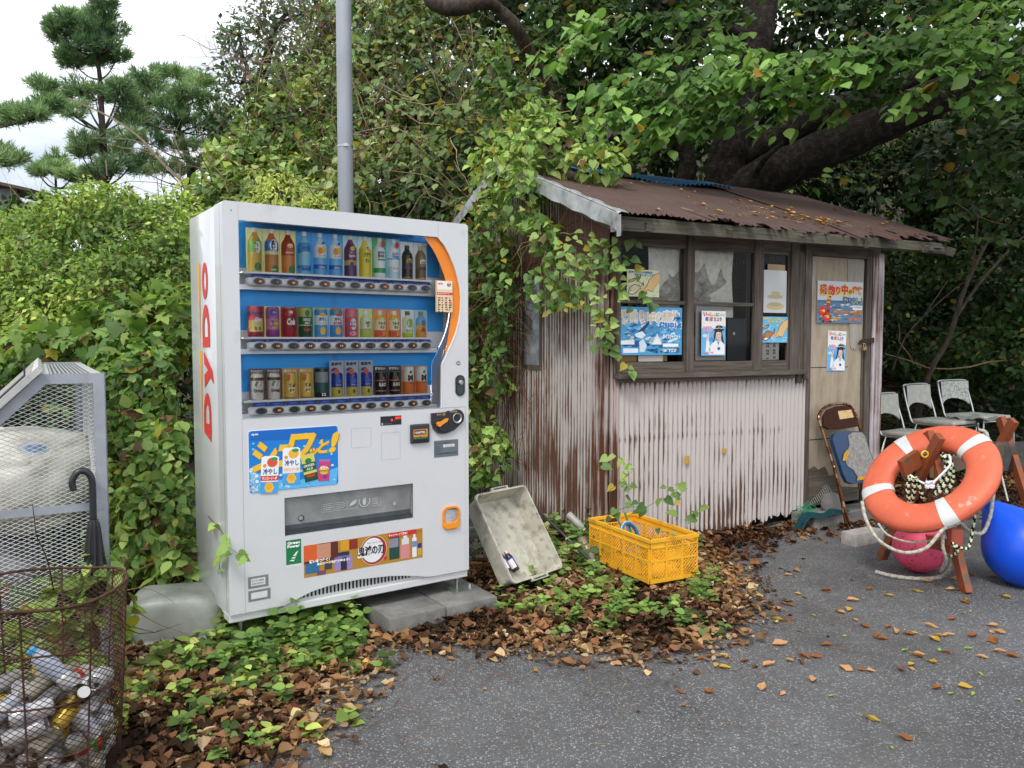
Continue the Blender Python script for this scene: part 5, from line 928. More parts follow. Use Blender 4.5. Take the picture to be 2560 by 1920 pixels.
b = MB(); b.beam(Vector((2.44, 4.30, .23)) - O1, Vector((2.36, 4.84, .20)) - O1, .03, .07, WB); b.build('cross_brace', M['brown'], t1)
b = MB(); pa_ = P(*C7(850, 730), 4.50) - O1; b.beam(pa_ + Vector((-.03, 0, -.02)), pa_ + Vector((.09, .05, .04)), .03, .10, WB); b.build('side_board', M['brown'], t1)
b = MB(Matrix.Translation(P(*C7(970, 650), 4.43)) @ Matrix.Rotation(R(90), 4, 'X')); b.lathe([(.022, 0), (.022, .008), (.014, .012), (.012, .006)], 20, col='#e0b020', cap=False); b.lathe([(.012, .004), (.011, .009), (0, .009)], 12, col=(.08, .07, .06), cap=False); q = b.build('reflector', M['plastic'], None, smooth=True); q.parent = t1; q.matrix_parent_inverse = Matrix.Translation(O1).inverted()
b = MB(); o_ = P(*C7(1200, 1215), 4.22); b.bbox(o_.x - .045, o_.x + .02, o_.y - .02, o_.y + .02, o_.z - .055, o_.z + .04, .006, '#c8614c'); o = b.build('float_block', M['brown'], None, smooth=True, angle=35); tag(o, 'small red painted wood block tied under the life ring', 'wood block')
b = MB(); o_ = P(*C7(1555, 665), 5.28); b.box(o_.x - .20, o_.x + .22, o_.y - .004, o_.y, o_.z - .10, o_.z + .10, (.5, .5, .45)); o = b.build('clear_plate', glass_mat('clear_plate', (.86, .86, .82), .08, .12), None); tag(o, 'clear acrylic plate fixed across the right trestle', 'plate')
b = MB(); b.tube([P(*C7(1490, 740), 5.2), P(*C7(1548, 975), 5.15)], .006, 6, (.6, .6, .58)); o = b.build('white_stick', M['plastic'], None); tag(o, 'thin white stick hanging below the clear plate', 'stick')
# buoys
def buoy(name, label, c, r, axis, col, neck, mat, el=1.0, ncol=None):
    z = Vector(axis).normalized(); x = z.orthogonal().normalized(); y = z.cross(x); T = Matrix(((x.x, y.x, z.x, c.x), (x.y, y.y, z.y, c.y), (x.z, y.z, z.z, c.z), (0, 0, 0, 1)))
    t = things(name, label, 'buoy', T); b = MB(); pr = [(r * math.sin(a) + 1e-4, -r * math.cos(a) * el) for a in np.linspace(0, math.pi * .72, 18)]; r0, z0 = pr[-1]
    pr += [(r0 * (1 - s) ** 1.0 + neck * s, z0 + s * r * .75) for s in (.25, .5, .75, 1)]
    b.lathe(pr, 40, col=col); b.build('body', mat, t, smooth=True)
    b = MB(); zt = z0 + r * .75; b.lathe([(neck, zt - .002), (neck * 1.25, zt + .01), (neck * 1.25, zt + .02), (neck * .9, zt + .03), (neck * .9, zt + .055), (neck * .4, zt + .065)], 20, col=ncol or col); b.build('neck', mat, t, smooth=True); return t
M['redb'] = attr_mat('faded_red_vinyl', rough=.5, vary=.12, vscale=10, dirt=(.20, .03, .05), dscale=60, dthr=(.60, .66))
M['blueb'] = attr_mat('blue_vinyl', rough=.38, vary=.08, vscale=8, dirt=(.02, .04, .2), dscale=70, dthr=(.66, .72))
bc = P(*C7(937, 1330), 4.62); nk = P(*C7(1015, 920), 4.52); buoy('red_buoy', 'faded red round buoy hanging under the life ring', Vector((bc.x, bc.y, .150)), .150, nk - bc, '#f0587a', .035, M['redb'], ncol='#e0486a')
bc = P(*C7(1665, 1290), 4.36); nk = P(*C7(1385, 940), 4.5); buoy('blue_buoy', 'large blue buoy lying at the right edge beside the trestle', Vector((bc.x, bc.y, .208)), .212, nk - bc, '#1458e8', .035, M['blueb'], 1.03, '#2a9ac8')
# ropes
q7 = lambda x, y, Y: P(*C7(x, y), Y)
GR = ['#b4ae a0'.replace(' ', ''), '#a39d90', '#bcb6a9']; BWc = ['#d5dcb8', '#c9d2a8', '#15171c', '#15171c']
rope('grab_rope', 'grey rope sagging below the life ring', [q7(540, 980, 4.3), q7(570, 1110, 4.18), q7(660, 1250, 4.12), q7(820, 1330, 4.10), q7(980, 1300, 4.10), q7(1090, 1180, 4.12), q7(1170, 1120, 4.12)], .0095, GR)
rope('grab_rope', 'thin grey rope crossing the top of the red buoy', [q7(650, 1130, 4.35), q7(720, 1210, 4.30), q7(860, 1258, 4.28), q7(1000, 1250, 4.26), q7(1110, 1225, 4.2)], .006, GR)
rope('grab_rope', 'rope running down the right side of the life ring', [q7(1345, 485, 4.62), q7(1395, 500, 4.60), q7(1420, 580, 4.56), q7(1470, 680, 4.48), q7(1490, 780, 4.42), q7(1450, 920, 4.36), q7(1425, 1080, 4.30), q7(1370, 1195, 4.25), q7(1280, 1180, 4.22), q7(1220, 1125, 4.18), q7(1170, 1115, 4.16)], .010, GR)
rope('ground_rope', 'rope lying on the asphalt under the trestle', [G(*C7(635, 1465), .012), G(*C7(760, 1495), .012), G(*C7(930, 1512), .012), G(*C7(1080, 1500), .012), q7(1150, 1440, 4.36), q7(1180, 1340, 4.34)], .012, GR)
rope('grab_rope', 'short grey rope hanging to the ground by the right trestle leg', [q7(1100, 1210, 4.2), q7(1098, 1290, 4.18), q7(1118, 1380, 4.2), q7(1085, 1460, 4.3)], .009, GR)
for i, (pts) in enumerate(([(870, 800, 4.4), (855, 900, 4.4), (870, 990, 4.4)], [(890, 810, 4.38), (900, 900, 4.38), (880, 985, 4.4)], [(910, 810, 4.36), (950, 920, 4.36), (960, 960, 4.36)], [(1105, 640, 4.45), (1120, 740, 4.42), (1080, 850, 4.4), (1040, 950, 4.38)], [(1140, 650, 4.45), (1165, 760, 4.42), (1160, 850, 4.4), (1105, 930, 4.38)], [(1090, 650, 4.44), (1150, 740, 4.4), (1120, 840, 4.38), (1060, 930, 4.37)])):
    rope('striped_rope', 'black and white striped rope hanging inside the life ring', [q7(*p) for p in pts], .011, BWc, 'striped ropes inside the life ring')
rope('striped_rope', 'black and yellow rope loop around the red block', [q7(1320, 1060, 4.2), q7(1300, 1200, 4.18), q7(1270, 1300, 4.16), q7(1200, 1290, 4.15), q7(1150, 1260, 4.15), q7(1200, 1320, 4.15), q7(1150, 1360, 4.2)], .008, BWc)
rope('cord', 'white cord tied in a knot above the red buoy', [q7(870, 795, 4.4), q7(940, 840, 4.36), q7(1010, 858, 4.34), q7(1090, 790, 4.36), q7(1150, 720, 4.4), q7(1140, 650, 4.43)], .0065, ['#e6e6ea'], cat='cord', mat=M['plastic'])
b = MB()
for i in range(7):
    a = i * 2.4; c_ = q7(1005, 860, 4.33); b.tube([c_ + Vector((.022 * math.cos(a + t), -.006 + .006 * math.sin(3 * t), .018 * math.sin(a * 1.3 + t * 1.1))) for t in np.linspace(0, 4.5, 12)], .006, 6, (.75, .75, .78))
tag(b.build('cord_knot', M['plastic'], None, smooth=True), 'white cord knot on the neck of the red buoy', 'knot')
# folding chair against the shed door
FO = G(2134, 1327, 0.0); ux = Vector((math.cos(SA), math.sin(SA), 0)); bk = Vector((-math.sin(SA), math.cos(SA), 0)); uz = (bk * .30 + Vector((0, 0, .90))).normalized(); FT = frame(FO, ux, uz); FN = uz.cross(ux).normalized()
fc = things('folding_chair', 'rusty folding chair with torn blue seat leaning against the shed door', 'chair', FT); FI = FT.inverted()
fl = lambda x, y, d=0: FI @ on_plane(*C7(x, y), FO, FN) + Vector((0, d, 0))
RU = lambda i, j: random.Random(i * 7).choice(['#6b4226', '#8a6a4c', '#5a3018', '#a08a74'])
b = MB(); b.tube(smooth_path([fl(*p) for p in ((455, 1180), (430, 1130), (395, 960), (345, 740), (262, 480), (240, 400), (262, 345), (320, 312), (400, 302), (455, 318), (490, 360), (515, 440), (590, 690), (640, 850))], 6), .011, 10, colf=RU); b.build('back_frame', M['metal'], fc, smooth=True)
b = MB(); b.tube(smooth_path([fl(330, 730, -.02), fl(360, 880, -.03), fl(410, 1080, -.03), fl(450, 1165, -.03), fl(500, 1190, -.03), fl(590, 1140, -.03), fl(640, 1120, -.03)], 6), .010, 10, colf=RU); b.build('front_frame', M['metal'], fc, smooth=True)
def pad(pts, th, col, mat, name, par, off=0, colf=None):
    b = MB(); P2 = [fl(*p) for p in pts]; b.prism([(p.x, p.z) for p in P2], -th + off, off, col); return b.build(name, mat, par)
pad(((262, 460), (262, 390), (290, 345), (340, 325), (400, 318), (450, 330), (480, 370), (500, 440), (500, 462), (400, 478), (300, 480)), .018, '#3a2218', M['matte'], 'backrest', fc)
pad(((358, 358), (450, 348), (468, 400), (372, 415)), .002, '#c9ac7c', M['matte'], 'sticker', fc, -.019)
pad(((300, 560), (312, 520), (350, 505), (480, 500), (520, 520), (560, 640), (600, 740), (585, 800), (530, 850), (440, 862), (400, 850), (375, 800)), .03, '#16395e', M['plastic'], 'seat', fc, -.02)
pad(((405, 530), (440, 510), (500, 512), (520, 540), (550, 640), (590, 740), (575, 795), (535, 815), (470, 815), (440, 770), (400, 745), (380, 690), (400, 640), (415, 600)), .004, '#8c8a86', attr_mat('seat_foam', rough=.95, vary=.3, vscale=40, bump=.4, bscale=90), 'torn_foam', fc, -.051)
pad(((372, 660), (395, 630), (410, 650), (392, 700), (365, 708)), .002, '#c8963a', M['matte'], 'foam_patch', fc, -.056); pad(((470, 812), (530, 815), (525, 832), (462, 842)), .002, '#c8963a', M['matte'], 'foam_patch', fc, -.056)
# cinder block, teal cloth, grey float, nets at the door
TB2 = frame(G(2010, 1325, 0) , ux, (0, 0, 1)); b = MB(); b.box(.04, .78, -.06, .16, 0, .10); b.box(.10, .13, -.064, -.06, .02, .08)
for i in range(3): b.prism([(.42 + i * .11, .02), (.50 + i * .11, .02), (.50 + i * .11, .075), (.42 + i * .11, .075)], -.0625, -.061)
o = place(b.build('cinder_block', M['concrete'], None), TB2); tag(o, 'concrete step block below the shed door', 'concrete block')
b = MB(TB2)
def clo(u, v):
    x = -.12 + .50 * u; y = -.09 + .09 * v + .02 * math.sin(u * 9); return (x, y, .108 + .008 * math.sin(u * 14 + v * 3) - .10 * sstep(np.array(-u), -.25, 0).item() + .012 * math.sin(v * 8))
b.grid(clo, 30, 8, '#143c42'); tag(b.build('teal_cloth', M['matte'], None, smooth=True), 'dark teal cloth lying over the concrete step of the shed', 'cloth')
b = MB(); c_ = P(*C7(335, 995), 5.86); b.lathe([(.001, -.03), (.06, -.028), (.085, -.012), (.09, 0), (.085, .012), (.06, .028), (.001, .03)], 28, ax=(Matrix.Rotation(R(75), 3, 'X')), o=(c_.x, c_.y, c_.z + .0), col='#6f6e6c'); tag(b.build('grey_float', M['matte'], None, smooth=True), 'round grey float behind the folding chair at the shed door', 'float')
b = MB()
for i in range(12): b.tube([P(*C7(150 + i * 14, 930 + i * -6), 6.0), P(*C7(190 + i * 14, 1000 - i * 5), 5.9)], .0018, 4, (.45, .45, .42))
for i in range(6): b.tube([P(*C7(160 + i * 6, 940 + i * 12), 5.99), P(*C7(300 + i * 4, 862 + i * 16), 5.99)], .0018, 4, (.45, .45, .42))
tag(b.build('wire_grid', M['plastic'], None), 'small pale wire grid leaning at the bottom of the shed door', 'grid')
b = MB(); rn = random.Random(6)
for i in range(26): c_ = P(*C7(rn.uniform(105, 190), rn.uniform(985, 1085)), 5.7); b.tube([c_ + Vector((rn.uniform(.01, .05) * math.cos(t + i), .01 * math.sin(t * 2), rn.uniform(.01, .05) * math.sin(t))) for t in np.linspace(0, 5, 12)], .0014, 3, '#2f9a6a')
tag(b.build('green_net', M['plastic'], None), 'tangle of green fishing net by the left door post', 'net')
b = MB(frame(G(2133, 1366, 0), Vector((.86, .5, 0)), (0, 0, 1))); b.bbox(0, .30, -.02, .10, -.01, .085, .010, (.5, .5, .5)); o = b.build('concrete_block', noise_mat('pale_concrete', [(.3, (.30, .28, .25)), (.6, (.46, .43, .39)), (.8, (.55, .53, .48))], 14, rough=.95, bump=.5), None, smooth=True, angle=35); tag(o, 'pale worn concrete block beside the left leg of the trestle', 'concrete block')
# three stacking chairs
def stack_chair(name, label, c, ang, flower, scale=1.0, mirror=False):
    z0 = float(gz(c.x, c.y)); t = thing(name, label, 'chair', (c.x, c.y, z0), ang, 'pale vinyl chairs beside the shed'); hh = c.z - z0; sh = hh - .22   # local: x right, -y forward
    W = .225; b = MB()
    for s in (-1, 1):
        b.tube(smooth_path([(s * W, .05, hh + .12), (s * (W + .008), .02, hh), (s * (W + .012), -.02, hh - .13), (s * (W + .010), -.05, sh + .005), (s * (W + .008), -.12, sh - .02), (s * (W + .008), -.43, sh - .02), (s * (W + .012), -.46, sh - .05), (s * (W + .03), -.48, 0)], 5), .0105, 8, (.62, .62, .62)); b.tube([(s * (W + .009), -.10, sh - .02), (s * (W + .035), .02, 0)], .0105, 8, (.6, .6, .6))
    b.tube(smooth_path([(-W, .05, hh + .12), (-W + .02, .052, hh + .142), (0, .062, hh + .146), (W - .02, .052, hh + .142), (W, .05, hh + .12)], 5), .0095, 8, (.6, .6, .6)); b.tube([(-W, -.44, sh - .03), (W, -.44, sh - .03)], .009, 8, (.6, .6, .6)); b.build('frame', M['metal'], t, smooth=True)
    b = MB(); mcol = (.56, .55, .49) if not flower else (.62, .63, .58)
    def bf(u, v):
        x = (u - .5) * 2 * (W - .004); arc = .072 * (1 - (2 * u - 1) ** 2) ** .7; zb = -.115 + arc; z = hh + zb + (.135 - zb) * v; return x, z
    def bk_(y):
        def f(u, v): x, z = bf(u, v); return (x, y + .02 + .10 * (z - hh) + .035 * (1 - (x / W) ** 2), z)
        return f
    fr = random.Random(1); cf = (lambda u, v: (.30, .32, .29) if flower and fr.random() < .22 else mcol)
    b.grid(bk_(-.016), 30, 18, colf=cf); b.grid(bk_(.006), 30, 12, (.3, .3, .28)); n = 30
    for (v) in (0, 1): b.add([bk_(-.016)(i / n, v) for i in range(n + 1)] + [bk_(.006)(i / n, v) for i in range(n + 1)], [(i, i + 1, n + 2 + i, n + 1 + i) for i in range(n)], mcol)
    b.build('backrest', attr_mat('vinyl_' + name + str(flower), rough=.55, vary=.12, vscale=20, dirt=(.62, .62, .60), dscale=30, dthr=(.66, .7)), t, smooth=True)
    b = MB(); b.bbox(-W + .005, W - .005, -.45, -.03, sh - .012, sh + .026, .012, mcol); o = b.build('seat', attr_mat('vinyl_seat' + str(flower), rough=.5, vary=.15, vscale=14), t, smooth=True, angle=40); return t
stack_chair('stacking_chair', 'pale grey chair nearest the shed corner', P(2221, 1022, 7.5), R(38), False)
stack_chair('stacking_chair', 'pale grey chair, middle one of the three behind the life ring', P(2300, 996, 8.0), R(34), False)
stack_chair('stacking_chair', 'chair with flower patterned white backrest behind the life ring', P(2390, 985, 8.3), R(26), True)
b = MB(); b.box(0, .42, 0, .34, 0, .012, (.25, .26, .24))
def crm(u, v): return (.42 * u, .34 * v, .02 + .02 * math.sin(u * 9 + v * 4) * math.sin(v * 11 + 1) + .018)
b = MB(); b.grid(crm, 24, 18, (.34, .36, .33)); o = b.build('crumpled_sheet', M['plastic'], None, smooth=True); place(o, frame(P(*C7(1300, 440), 7.6), (.94, .25, 0), (0, 0, 1))); tag(o, 'crumpled grey vinyl sheet on the seat right of the flowered backrest', 'sheet')

# yellow crate
def crate(name, label, O, ang, w_, l_, h, col, mat, cat='crate', sp=.022):
    t = thing(name, label, cat, O, ang); bd = MB(); th = .006
    def wall(p0, p1, nm):
        L_ = (p1 - p0).length; ux = (p1 - p0).normalized(); uy = Vector((ux.y, -ux.x, 0)); T = Matrix(((ux.x, uy.x, 0, p0.x), (ux.y, uy.y, 0, p0.y), (0, 0, 1, 0), (0, 0, 0, 1)))
        b = MB(T); nb = max(2, round(L_ / .11)); pw = L_ / nb
        b.box(-.006, L_ + .006, -.004, .012, h - .018, h, col); b.box(0, L_, .0, .009, h - .052, h - .046, col); b.box(0, L_, 0, .006, 0, .022, col); b.box(0, L_, .001, .008, h * .48, h * .48 + .008, col)
        for i in range(nb + 1):
            x = i * pw; b.box(max(0, x - .006), min(L_, x + .006), .0, .009, .0, h - .018, col)
        b.box(0, L_, .002, .005, h - .048, h - .018, col) if L_ > .4 else b.box(0, L_ * .28, .002, .005, h - .06, h - .018, col) or b.box(L_ * .72, L_, .002, .005, h - .06, h - .018, col)
        if L_ < .4: b.box(L_ * .30, L_ * .70, .002, .005, h * .50, h - .075, col); b.box(L_ * .28, L_ * .72, .0, .007, h - .078, h - .072, col)
        z0, z1 = .022, h - .05
        for s in (1, -1):
            k = -L_ if s > 0 else 0
            a = -(z1 - z0)
            while a < L_ + (z1 - z0):
                # line x = a + s*(z - z0) clipped
                pts = []
                for z in (z0, z1):
                    pts.append((a + s * (z - z0), z))
                (xa, za), (xb, zb) = pts
                if xa > xb: xa, za, xb, zb = xb, zb, xa, za
                if xb > 0 and xa < L_:
                    f0 = max(0, (0 - xa) / (xb - xa)); f1 = min(1, (L_ - xa) / (xb - xa))
                    A = (xa + (xb - xa) * f0, za + (zb - za) * f0); B = (xa + (xb - xa) * f1, za + (zb - za) * f1)
                    if f1 - f0 > .03: b.beam((A[0], .0035 + .001 * s, A[1]), (B[0], .0035 + .001 * s, B[1]), .002, .0046, col, up=(0, 1, 0)) 
                a += sp
        b.build(nm, mat, t)
    c = [Vector((0, 0, 0)), Vector((w_, 0, 0)), Vector((w_, l_, 0)), Vector((0, l_, 0))]
    wall(c[1], c[0], 'side_wall') if False else None
    wall(c[0], c[1], 'side_wall'); wall(c[1], c[2], 'side_wall'); wall(c[2], c[3], 'side_wall'); wall(c[3], c[0], 'side_wall')
    b = MB(); b.box(.004, w_ - .004, .004, l_ - .004, .004, .010, col); b.build('crate_floor', mat, t); return t
M['yel'] = attr_mat('yellow_plastic', rough=.5, vary=.1, vscale=7, dirt=(.35, .20, .05), dscale=6, dthr=(.62, .85))
crate('yellow_crate', 'yellow lattice plastic crate in front of the corrugated shed wall', (.753, 4.235, .045), R(27), .325, .60, .245, '#f2b52c', M['yel'])
M['dirtyg'] = attr_mat('dirty_grey_plastic', rough=.7, vary=.2, vscale=9)
crate('grey_crate', 'grey green plastic crate standing behind the tilted tray', (-.27, 4.72, .02), R(32), .34, .42, .22, (.20, .23, .21), M['dirtyg'], sp=.026)
YT = Matrix.Translation((.753, 4.235, .045)) @ Matrix.Rotation(R(27), 4, 'Z')
b = MB(YT @ Matrix.Translation((.11, .34, .17)) @ Matrix.Rotation(R(68), 4, 'X') @ Matrix.Rotation(R(20), 4, 'Y'))
b.tube([(.085 * math.cos(t), .085 * math.sin(t), 0) for t in np.linspace(0, 2 * math.pi, 30, endpoint=False)], .012, 8, '#2b78b4', closed=True); b.box(-.08, .08, -.006, .006, -.004, .004, '#2b78b4'); b.box(-.006, .006, -.08, .08, -.004, .004, '#2b78b4'); b.tube([(.094 * math.cos(t), .094 * math.sin(t), .006) for t in np.linspace(0, 2 * math.pi, 30, endpoint=False)], .004, 5, '#cfd8dc', closed=True)
tag(b.build('blue_hoop', M['plastic'], None, smooth=True), 'blue plastic hoop inside the yellow crate', 'hoop')
b = MB(YT); b.tube([(.16, .30, .01), (.13, .42, .30)], .007, 7, '#4f7a3a'); b.tube([(.10, .20, .03), (.12, .50, .26)], .005, 6, '#3f6a4a'); tag(b.build('green_stick', M['plastic'], None), 'pair of green garden sticks poking out of the yellow crate', 'stick')

# tilted tray
BL, BR = G(1284, 1461, .085), G(1410, 1418, .085); e = (BR - BL).normalized(); d = ray(1185, 1237); c0 = Vector((0, 0, CH)); tt = ((BL - c0).dot(e)) / d.dot(e); TL = c0 + d * tt; U = TL - BL; LT = U.length; WT = (BR - BL).length
nT = e.cross(U.normalized()); TT = Matrix(((e.x, U.normalized().x, nT.x, BL.x), (e.y, U.normalized().y, nT.y, BL.y), (e.z, U.normalized().z, nT.z, BL.z), (0, 0, 0, 1)))
if nT.dot(ray(1300, 1330)) > 0: nT = -nT
ty = things('plastic_tray', 'dirty beige plastic tray tilted on its end beside the vending machine', 'tray', TT)
sg = 1 if (TT.to_3x3() @ Vector((0, 0, 1))).dot(-ray(1300, 1330)) > 0 else -1
M['tray'] = attr_mat('dirty_tray', rough=.75, vary=.18, vscale=12, dirt=(.24, .21, .16), dscale=22, dthr=(.50, .75), bump=.1)
b = MB(); DP = .115; IN = .022
rim = rrect(0, WT, 0, LT, .03, 4); rin = rrect(.010, WT - .010, .010, LT - .010, .026, 4); bot = rrect(IN, WT - IN, IN, LT - IN, .022, 4); bo2 = rrect(IN - .012, WT - IN + .012, IN - .012, LT - IN + .012, .03, 4); n = len(rim); col = (.50, .48, .40)
vs = [(x, y, 0) for x, y in rim] + [(x, y, 0) for x, y in rin] + [(x, y, -sg * DP) for x, y in bot] + [(x, y, -sg * .014) for x, y in rim] + [(x, y, -sg * .014) for x, y in bo2] + [(x, y, -sg * (DP + .005)) for x, y in bot]
fs = []
for i in range(n):
    j = (i + 1) % n; fs += [(i, j, n + j, n + i), (n + i, n + j, 2 * n + j, 2 * n + i), (i, 3 * n + i, 3 * n + j, j), (3 * n + i, 4 * n + i, 4 * n + j, 3 * n + j), (4 * n + i, 5 * n + i, 5 * n + j, 4 * n + j)]
fs += [tuple(range(2 * n, 3 * n)), tuple(range(5 * n, 6 * n))]; b.add(vs, fs, col)
for yy in (-.0, LT - .0): b.box(WT * .34, WT * .66, yy - .018 if yy == 0 else yy, yy if yy == 0 else yy + .018, -.012, .0, col); b.box(WT * .38, WT * .62, (yy - .012) if yy == 0 else yy + .004, (yy - .004) if yy == 0 else yy + .012, .0005, .001, (.05, .05, .04))
b.build('tray_shell', M['tray'], ty)
def vial(label, x, y, ang, dz=0):
    T = TT @ Matrix.Translation((x, y, -sg * (DP - .024 - dz))) @ Matrix.Rotation(ang, 4, 'Z') @ Matrix.Rotation(R(-90), 4, 'X')
    t = things('small_bottle', label, 'bottle', T, 'small brown bottles in the tray'); b = MB(); b.lathe([(.018, 0), (.0215, .004), (.0215, .085), (.016, .100), (.010, .106), (.010, .112)], 18, col=(.045, .016, .008)); bd = b.build('glass_body', M['plastic'], t, smooth=True, angle=50)
    b = MB(); b.lathe([(.0115, .110), (.0115, .124), (.0, .124)], 14, col=(.75, .75, .75), cap=False); b.build('cap', M['metal'], bd); b = MB(); b.lathe([(.0219, .020), (.0219, .080)], 18, cap=False, colf=lambda z, u: '#2a6ac8' if u > .7 else '#e8e9ee'); b.lathe([(.0222, .072), (.0222, .080)], 18, cap=False, col='#2a3f8a'); b.lathe([(.0221, .034), (.0221, .052)], 18, cap=False, colf=lambda z, u: '#d84a2c' if .72 < u < .85 else '#e8e9ee'); b.build('printed_label', M['print'], bd, smooth=True)
vial('small brown bottle with white and blue label in the tray, the left one', .100, .085, R(8)); vial('small brown bottle with white and blue label in the tray, the right one', .158, .078, R(10))
# rods and bottles behind the crate
rope_ = None
b = MB(); a_, e_ = P(1296, 1228, 5.0), G(1525, 1449, .02); m_ = a_.lerp(e_, .93); b.tube([a_, m_], [.008, .0085], 8, (.03, .035, .045)); b.tube([m_, e_], [.010, .006], 8, (.42, .42, .38)); tag(b.build('black_rod', M['plastic'], None, smooth=True), 'black rod with pale tip lying on the leaves between tray and yellow crate', 'rod')
b = MB(); b.tube([P(1238, 1255, 4.9), P(1340, 1360, 4.6)], .008, 7, (.04, .05, .07)); tag(b.build('fishing_rod', M['plastic'], None), 'thin dark blue rod in the vines behind the tray', 'rod') if False else None
def petb(name, label, p, d, r, L_, col, cap, cat='bottle', crush=.12, group=None, mat=None):
    z = Vector(d).normalized(); x = z.orthogonal().normalized(); y = z.cross(x); T = Matrix(((x.x, y.x, z.x, p.x), (x.y, y.y, z.y, p.y), (x.z, y.z, z.z, p.z), (0, 0, 0, 1)))
    t = things(name, label, cat, T, group); b = MB(); b.lathe([(r * .7, 0), (r, L_ * .04), (r * (1 - crush), L_ * .3), (r, L_ * .5), (r * (1 - crush * .7), L_ * .65), (r * .9, L_ * .78), (r * .42, L_ * .93), (r * .4, L_ * .96)], 16, col=col); bd = b.build('body', mat or M['plastic'], t, smooth=True)
    b = MB(); b.lathe([(r * .5, L_ * .945), (r * .5, L_), (0, L_)], 14, col=cap, cap=False); b.build('cap', M['plastic'], bd, smooth=True, angle=40); return t
petb('plastic_bottle', 'dirty white plastic bottle among dry twigs behind the yellow crate', P(1420, 1285, 5.0), (.5, -.3, -.45), .026, .15, (.36, .35, .31), (.45, .43, .38))
petb('plastic_bottle', 'crumpled clear bottle with brown dregs behind the yellow crate', P(1452, 1345, 4.75), (.3, -.4, -.5), .028, .17, (.26, .21, .15), (.6, .58, .5))

# upturned sink
SKT = Matrix.Translation((-1.545, 3.60, .02)) @ Matrix.Rotation(R(14), 4, 'Z'); b = MB(); a_, c_ = .225, .165; sec = [(1.06, -.01), (1.07, .008), (1.0, .014), (.985, .03), (.955, .12), (.93, .150), (.88, .178), (.80, .192), (.66, .199), (.3, .204), (.02, .202)]; n = 56; vs = []; fs = []
for k, (s, z) in enumerate(sec):
    for i in range(n):
        t = 2 * math.pi * i / n; cx, sx = math.cos(t), math.sin(t); p = .44; x = a_ * s * math.copysign(abs(cx) ** p, cx); y = c_ * s * math.copysign(abs(sx) ** p, sx); vs.append((x, y, z + .004 * math.sin(3 * t) * s * (z > .15)))
for k in range(len(sec) - 1):
    for i in range(n): j = (i + 1) % n; fs.append((k * n + i, k * n + j, (k + 1) * n + j, (k + 1) * n + i))
b.add(vs, fs, (.5, .5, .5)); o = b.build('upturned_sink', noise_mat('aged_steel', [(.3, (.26, .28, .24)), (.5, (.38, .40, .36)), (.72, (.50, .52, .48))], 7, rough=.45, metal=.25, bump=.12, spec=.5), None, smooth=True); place(o, SKT); tag(o, 'upturned grey metal basin on dead leaves left of the vending machine', 'basin')

# rubbish cage
CO, CA = Vector((-1.553, 3.0, 0)), R(31); cg = thing('rubbish_cage', 'grey galvanised wire mesh rubbish cage with sloping lid at the left edge', 'cage', CO, CA)
b = MB(); ZN = (.36, .39, .43); CD = 1.9; PW = .042
def endframe(y):
    for pts in ([(-PW, 0), (0, 0), (0, 1.250), (-PW, 1.212)], [(0, 1.250), (-.212, 1.250), (-.196, 1.212), (-PW, 1.212)], [(-.212, 1.250), (-.92, .545), (-.89, .520), (-.196, 1.212)], [(-.92, .545), (-.92, 0), (-.89, 0), (-.89, .52)]): b.prism(pts, y, y + .005, ZN)
    b.box(-.004, 0, y, y + .036, 0, 1.25, ZN); b.box(-.90, -.003, y - .002, y + .003, .727, .757, ZN); b.box(-.90, -.003, y - .002, y + .003, .06, .09, ZN)
endframe(0); endframe(CD)
for s, z in ((-.02, 1.245), (-.20, 1.245), (-.90, .54), (-.02, .02), (-.90, .02)): b.box(s - .018, s + .018, .006, CD - .001, z - .012, z - .002, (.5, .5, .48))
b.build('cage_frame', M['galv'], cg)
def clipline(p, d, poly):
    t0, t1 = -9, 9; n = len(poly)
    for i in range(n):
        a, c = poly[i], poly[(i + 1) % n]; nx, ny = (c[1] - a[1]), -(c[0] - a[0]); num = (p[0] - a[0]) * nx + (p[1] - a[1]) * ny; den = d[0] * nx + d[1] * ny
        if abs(den) < 1e-9:
            if num > 0: return None
            continue
        t = -num / den
        if den > 0: t1 = min(t1, t)
        else: t0 = max(t0, t)
    return (t0, t1) if t1 > t0 + .004 else None
def mesh_panel(poly, fn, name, sx=.034, slope=.46, r=.0012, col=(.80, .82, .84)):
    cx = sum(p[0] for p in poly) / len(poly); cy = sum(p[1] for p in poly) / len(poly)
    A = sum(poly[i][0] * poly[(i + 1) % len(poly)][1] - poly[(i + 1) % len(poly)][0] * poly[i][1] for i in range(len(poly)))
    if A < 0: poly = poly[::-1]
    b = MB(); sp = sx * slope
    for s in (1, -1):
        d = (1, s * slope)
        for k in range(-260, 260):
            q = clipline((0, k * sp), d, poly)
            if q: b.tube([fn(d[0] * t, k * sp + d[1] * t) for t in q], r, 3, col, cap=False)
    return b.build(name, M['galv'], cg)
mesh_panel([(-.002, .0), (-.002, 1.245), (-.21, 1.245), (-.91, .54), (-.91, .0)], lambda x, z: (x, .007, z), 'end_mesh')
mesh_panel([(0, .01), (CD, .01), (CD, 1.24), (0, 1.24)], lambda y, z: (-.003, y, z), 'back_mesh', sx=.10, r=.0014)
b = MB(); b.box(-.18, -.04, .02, CD, 1.236, 1.238, (.05, .055, .06))
for i in range(60):
    for j in range(9): b.box(-.178 + j * .0155, -.170 + j * .0155, .022 + i * .031, .044 + i * .031, 1.238, 1.240, (.45, .46, .47))
b.build('top_grille', M['galv'], cg)
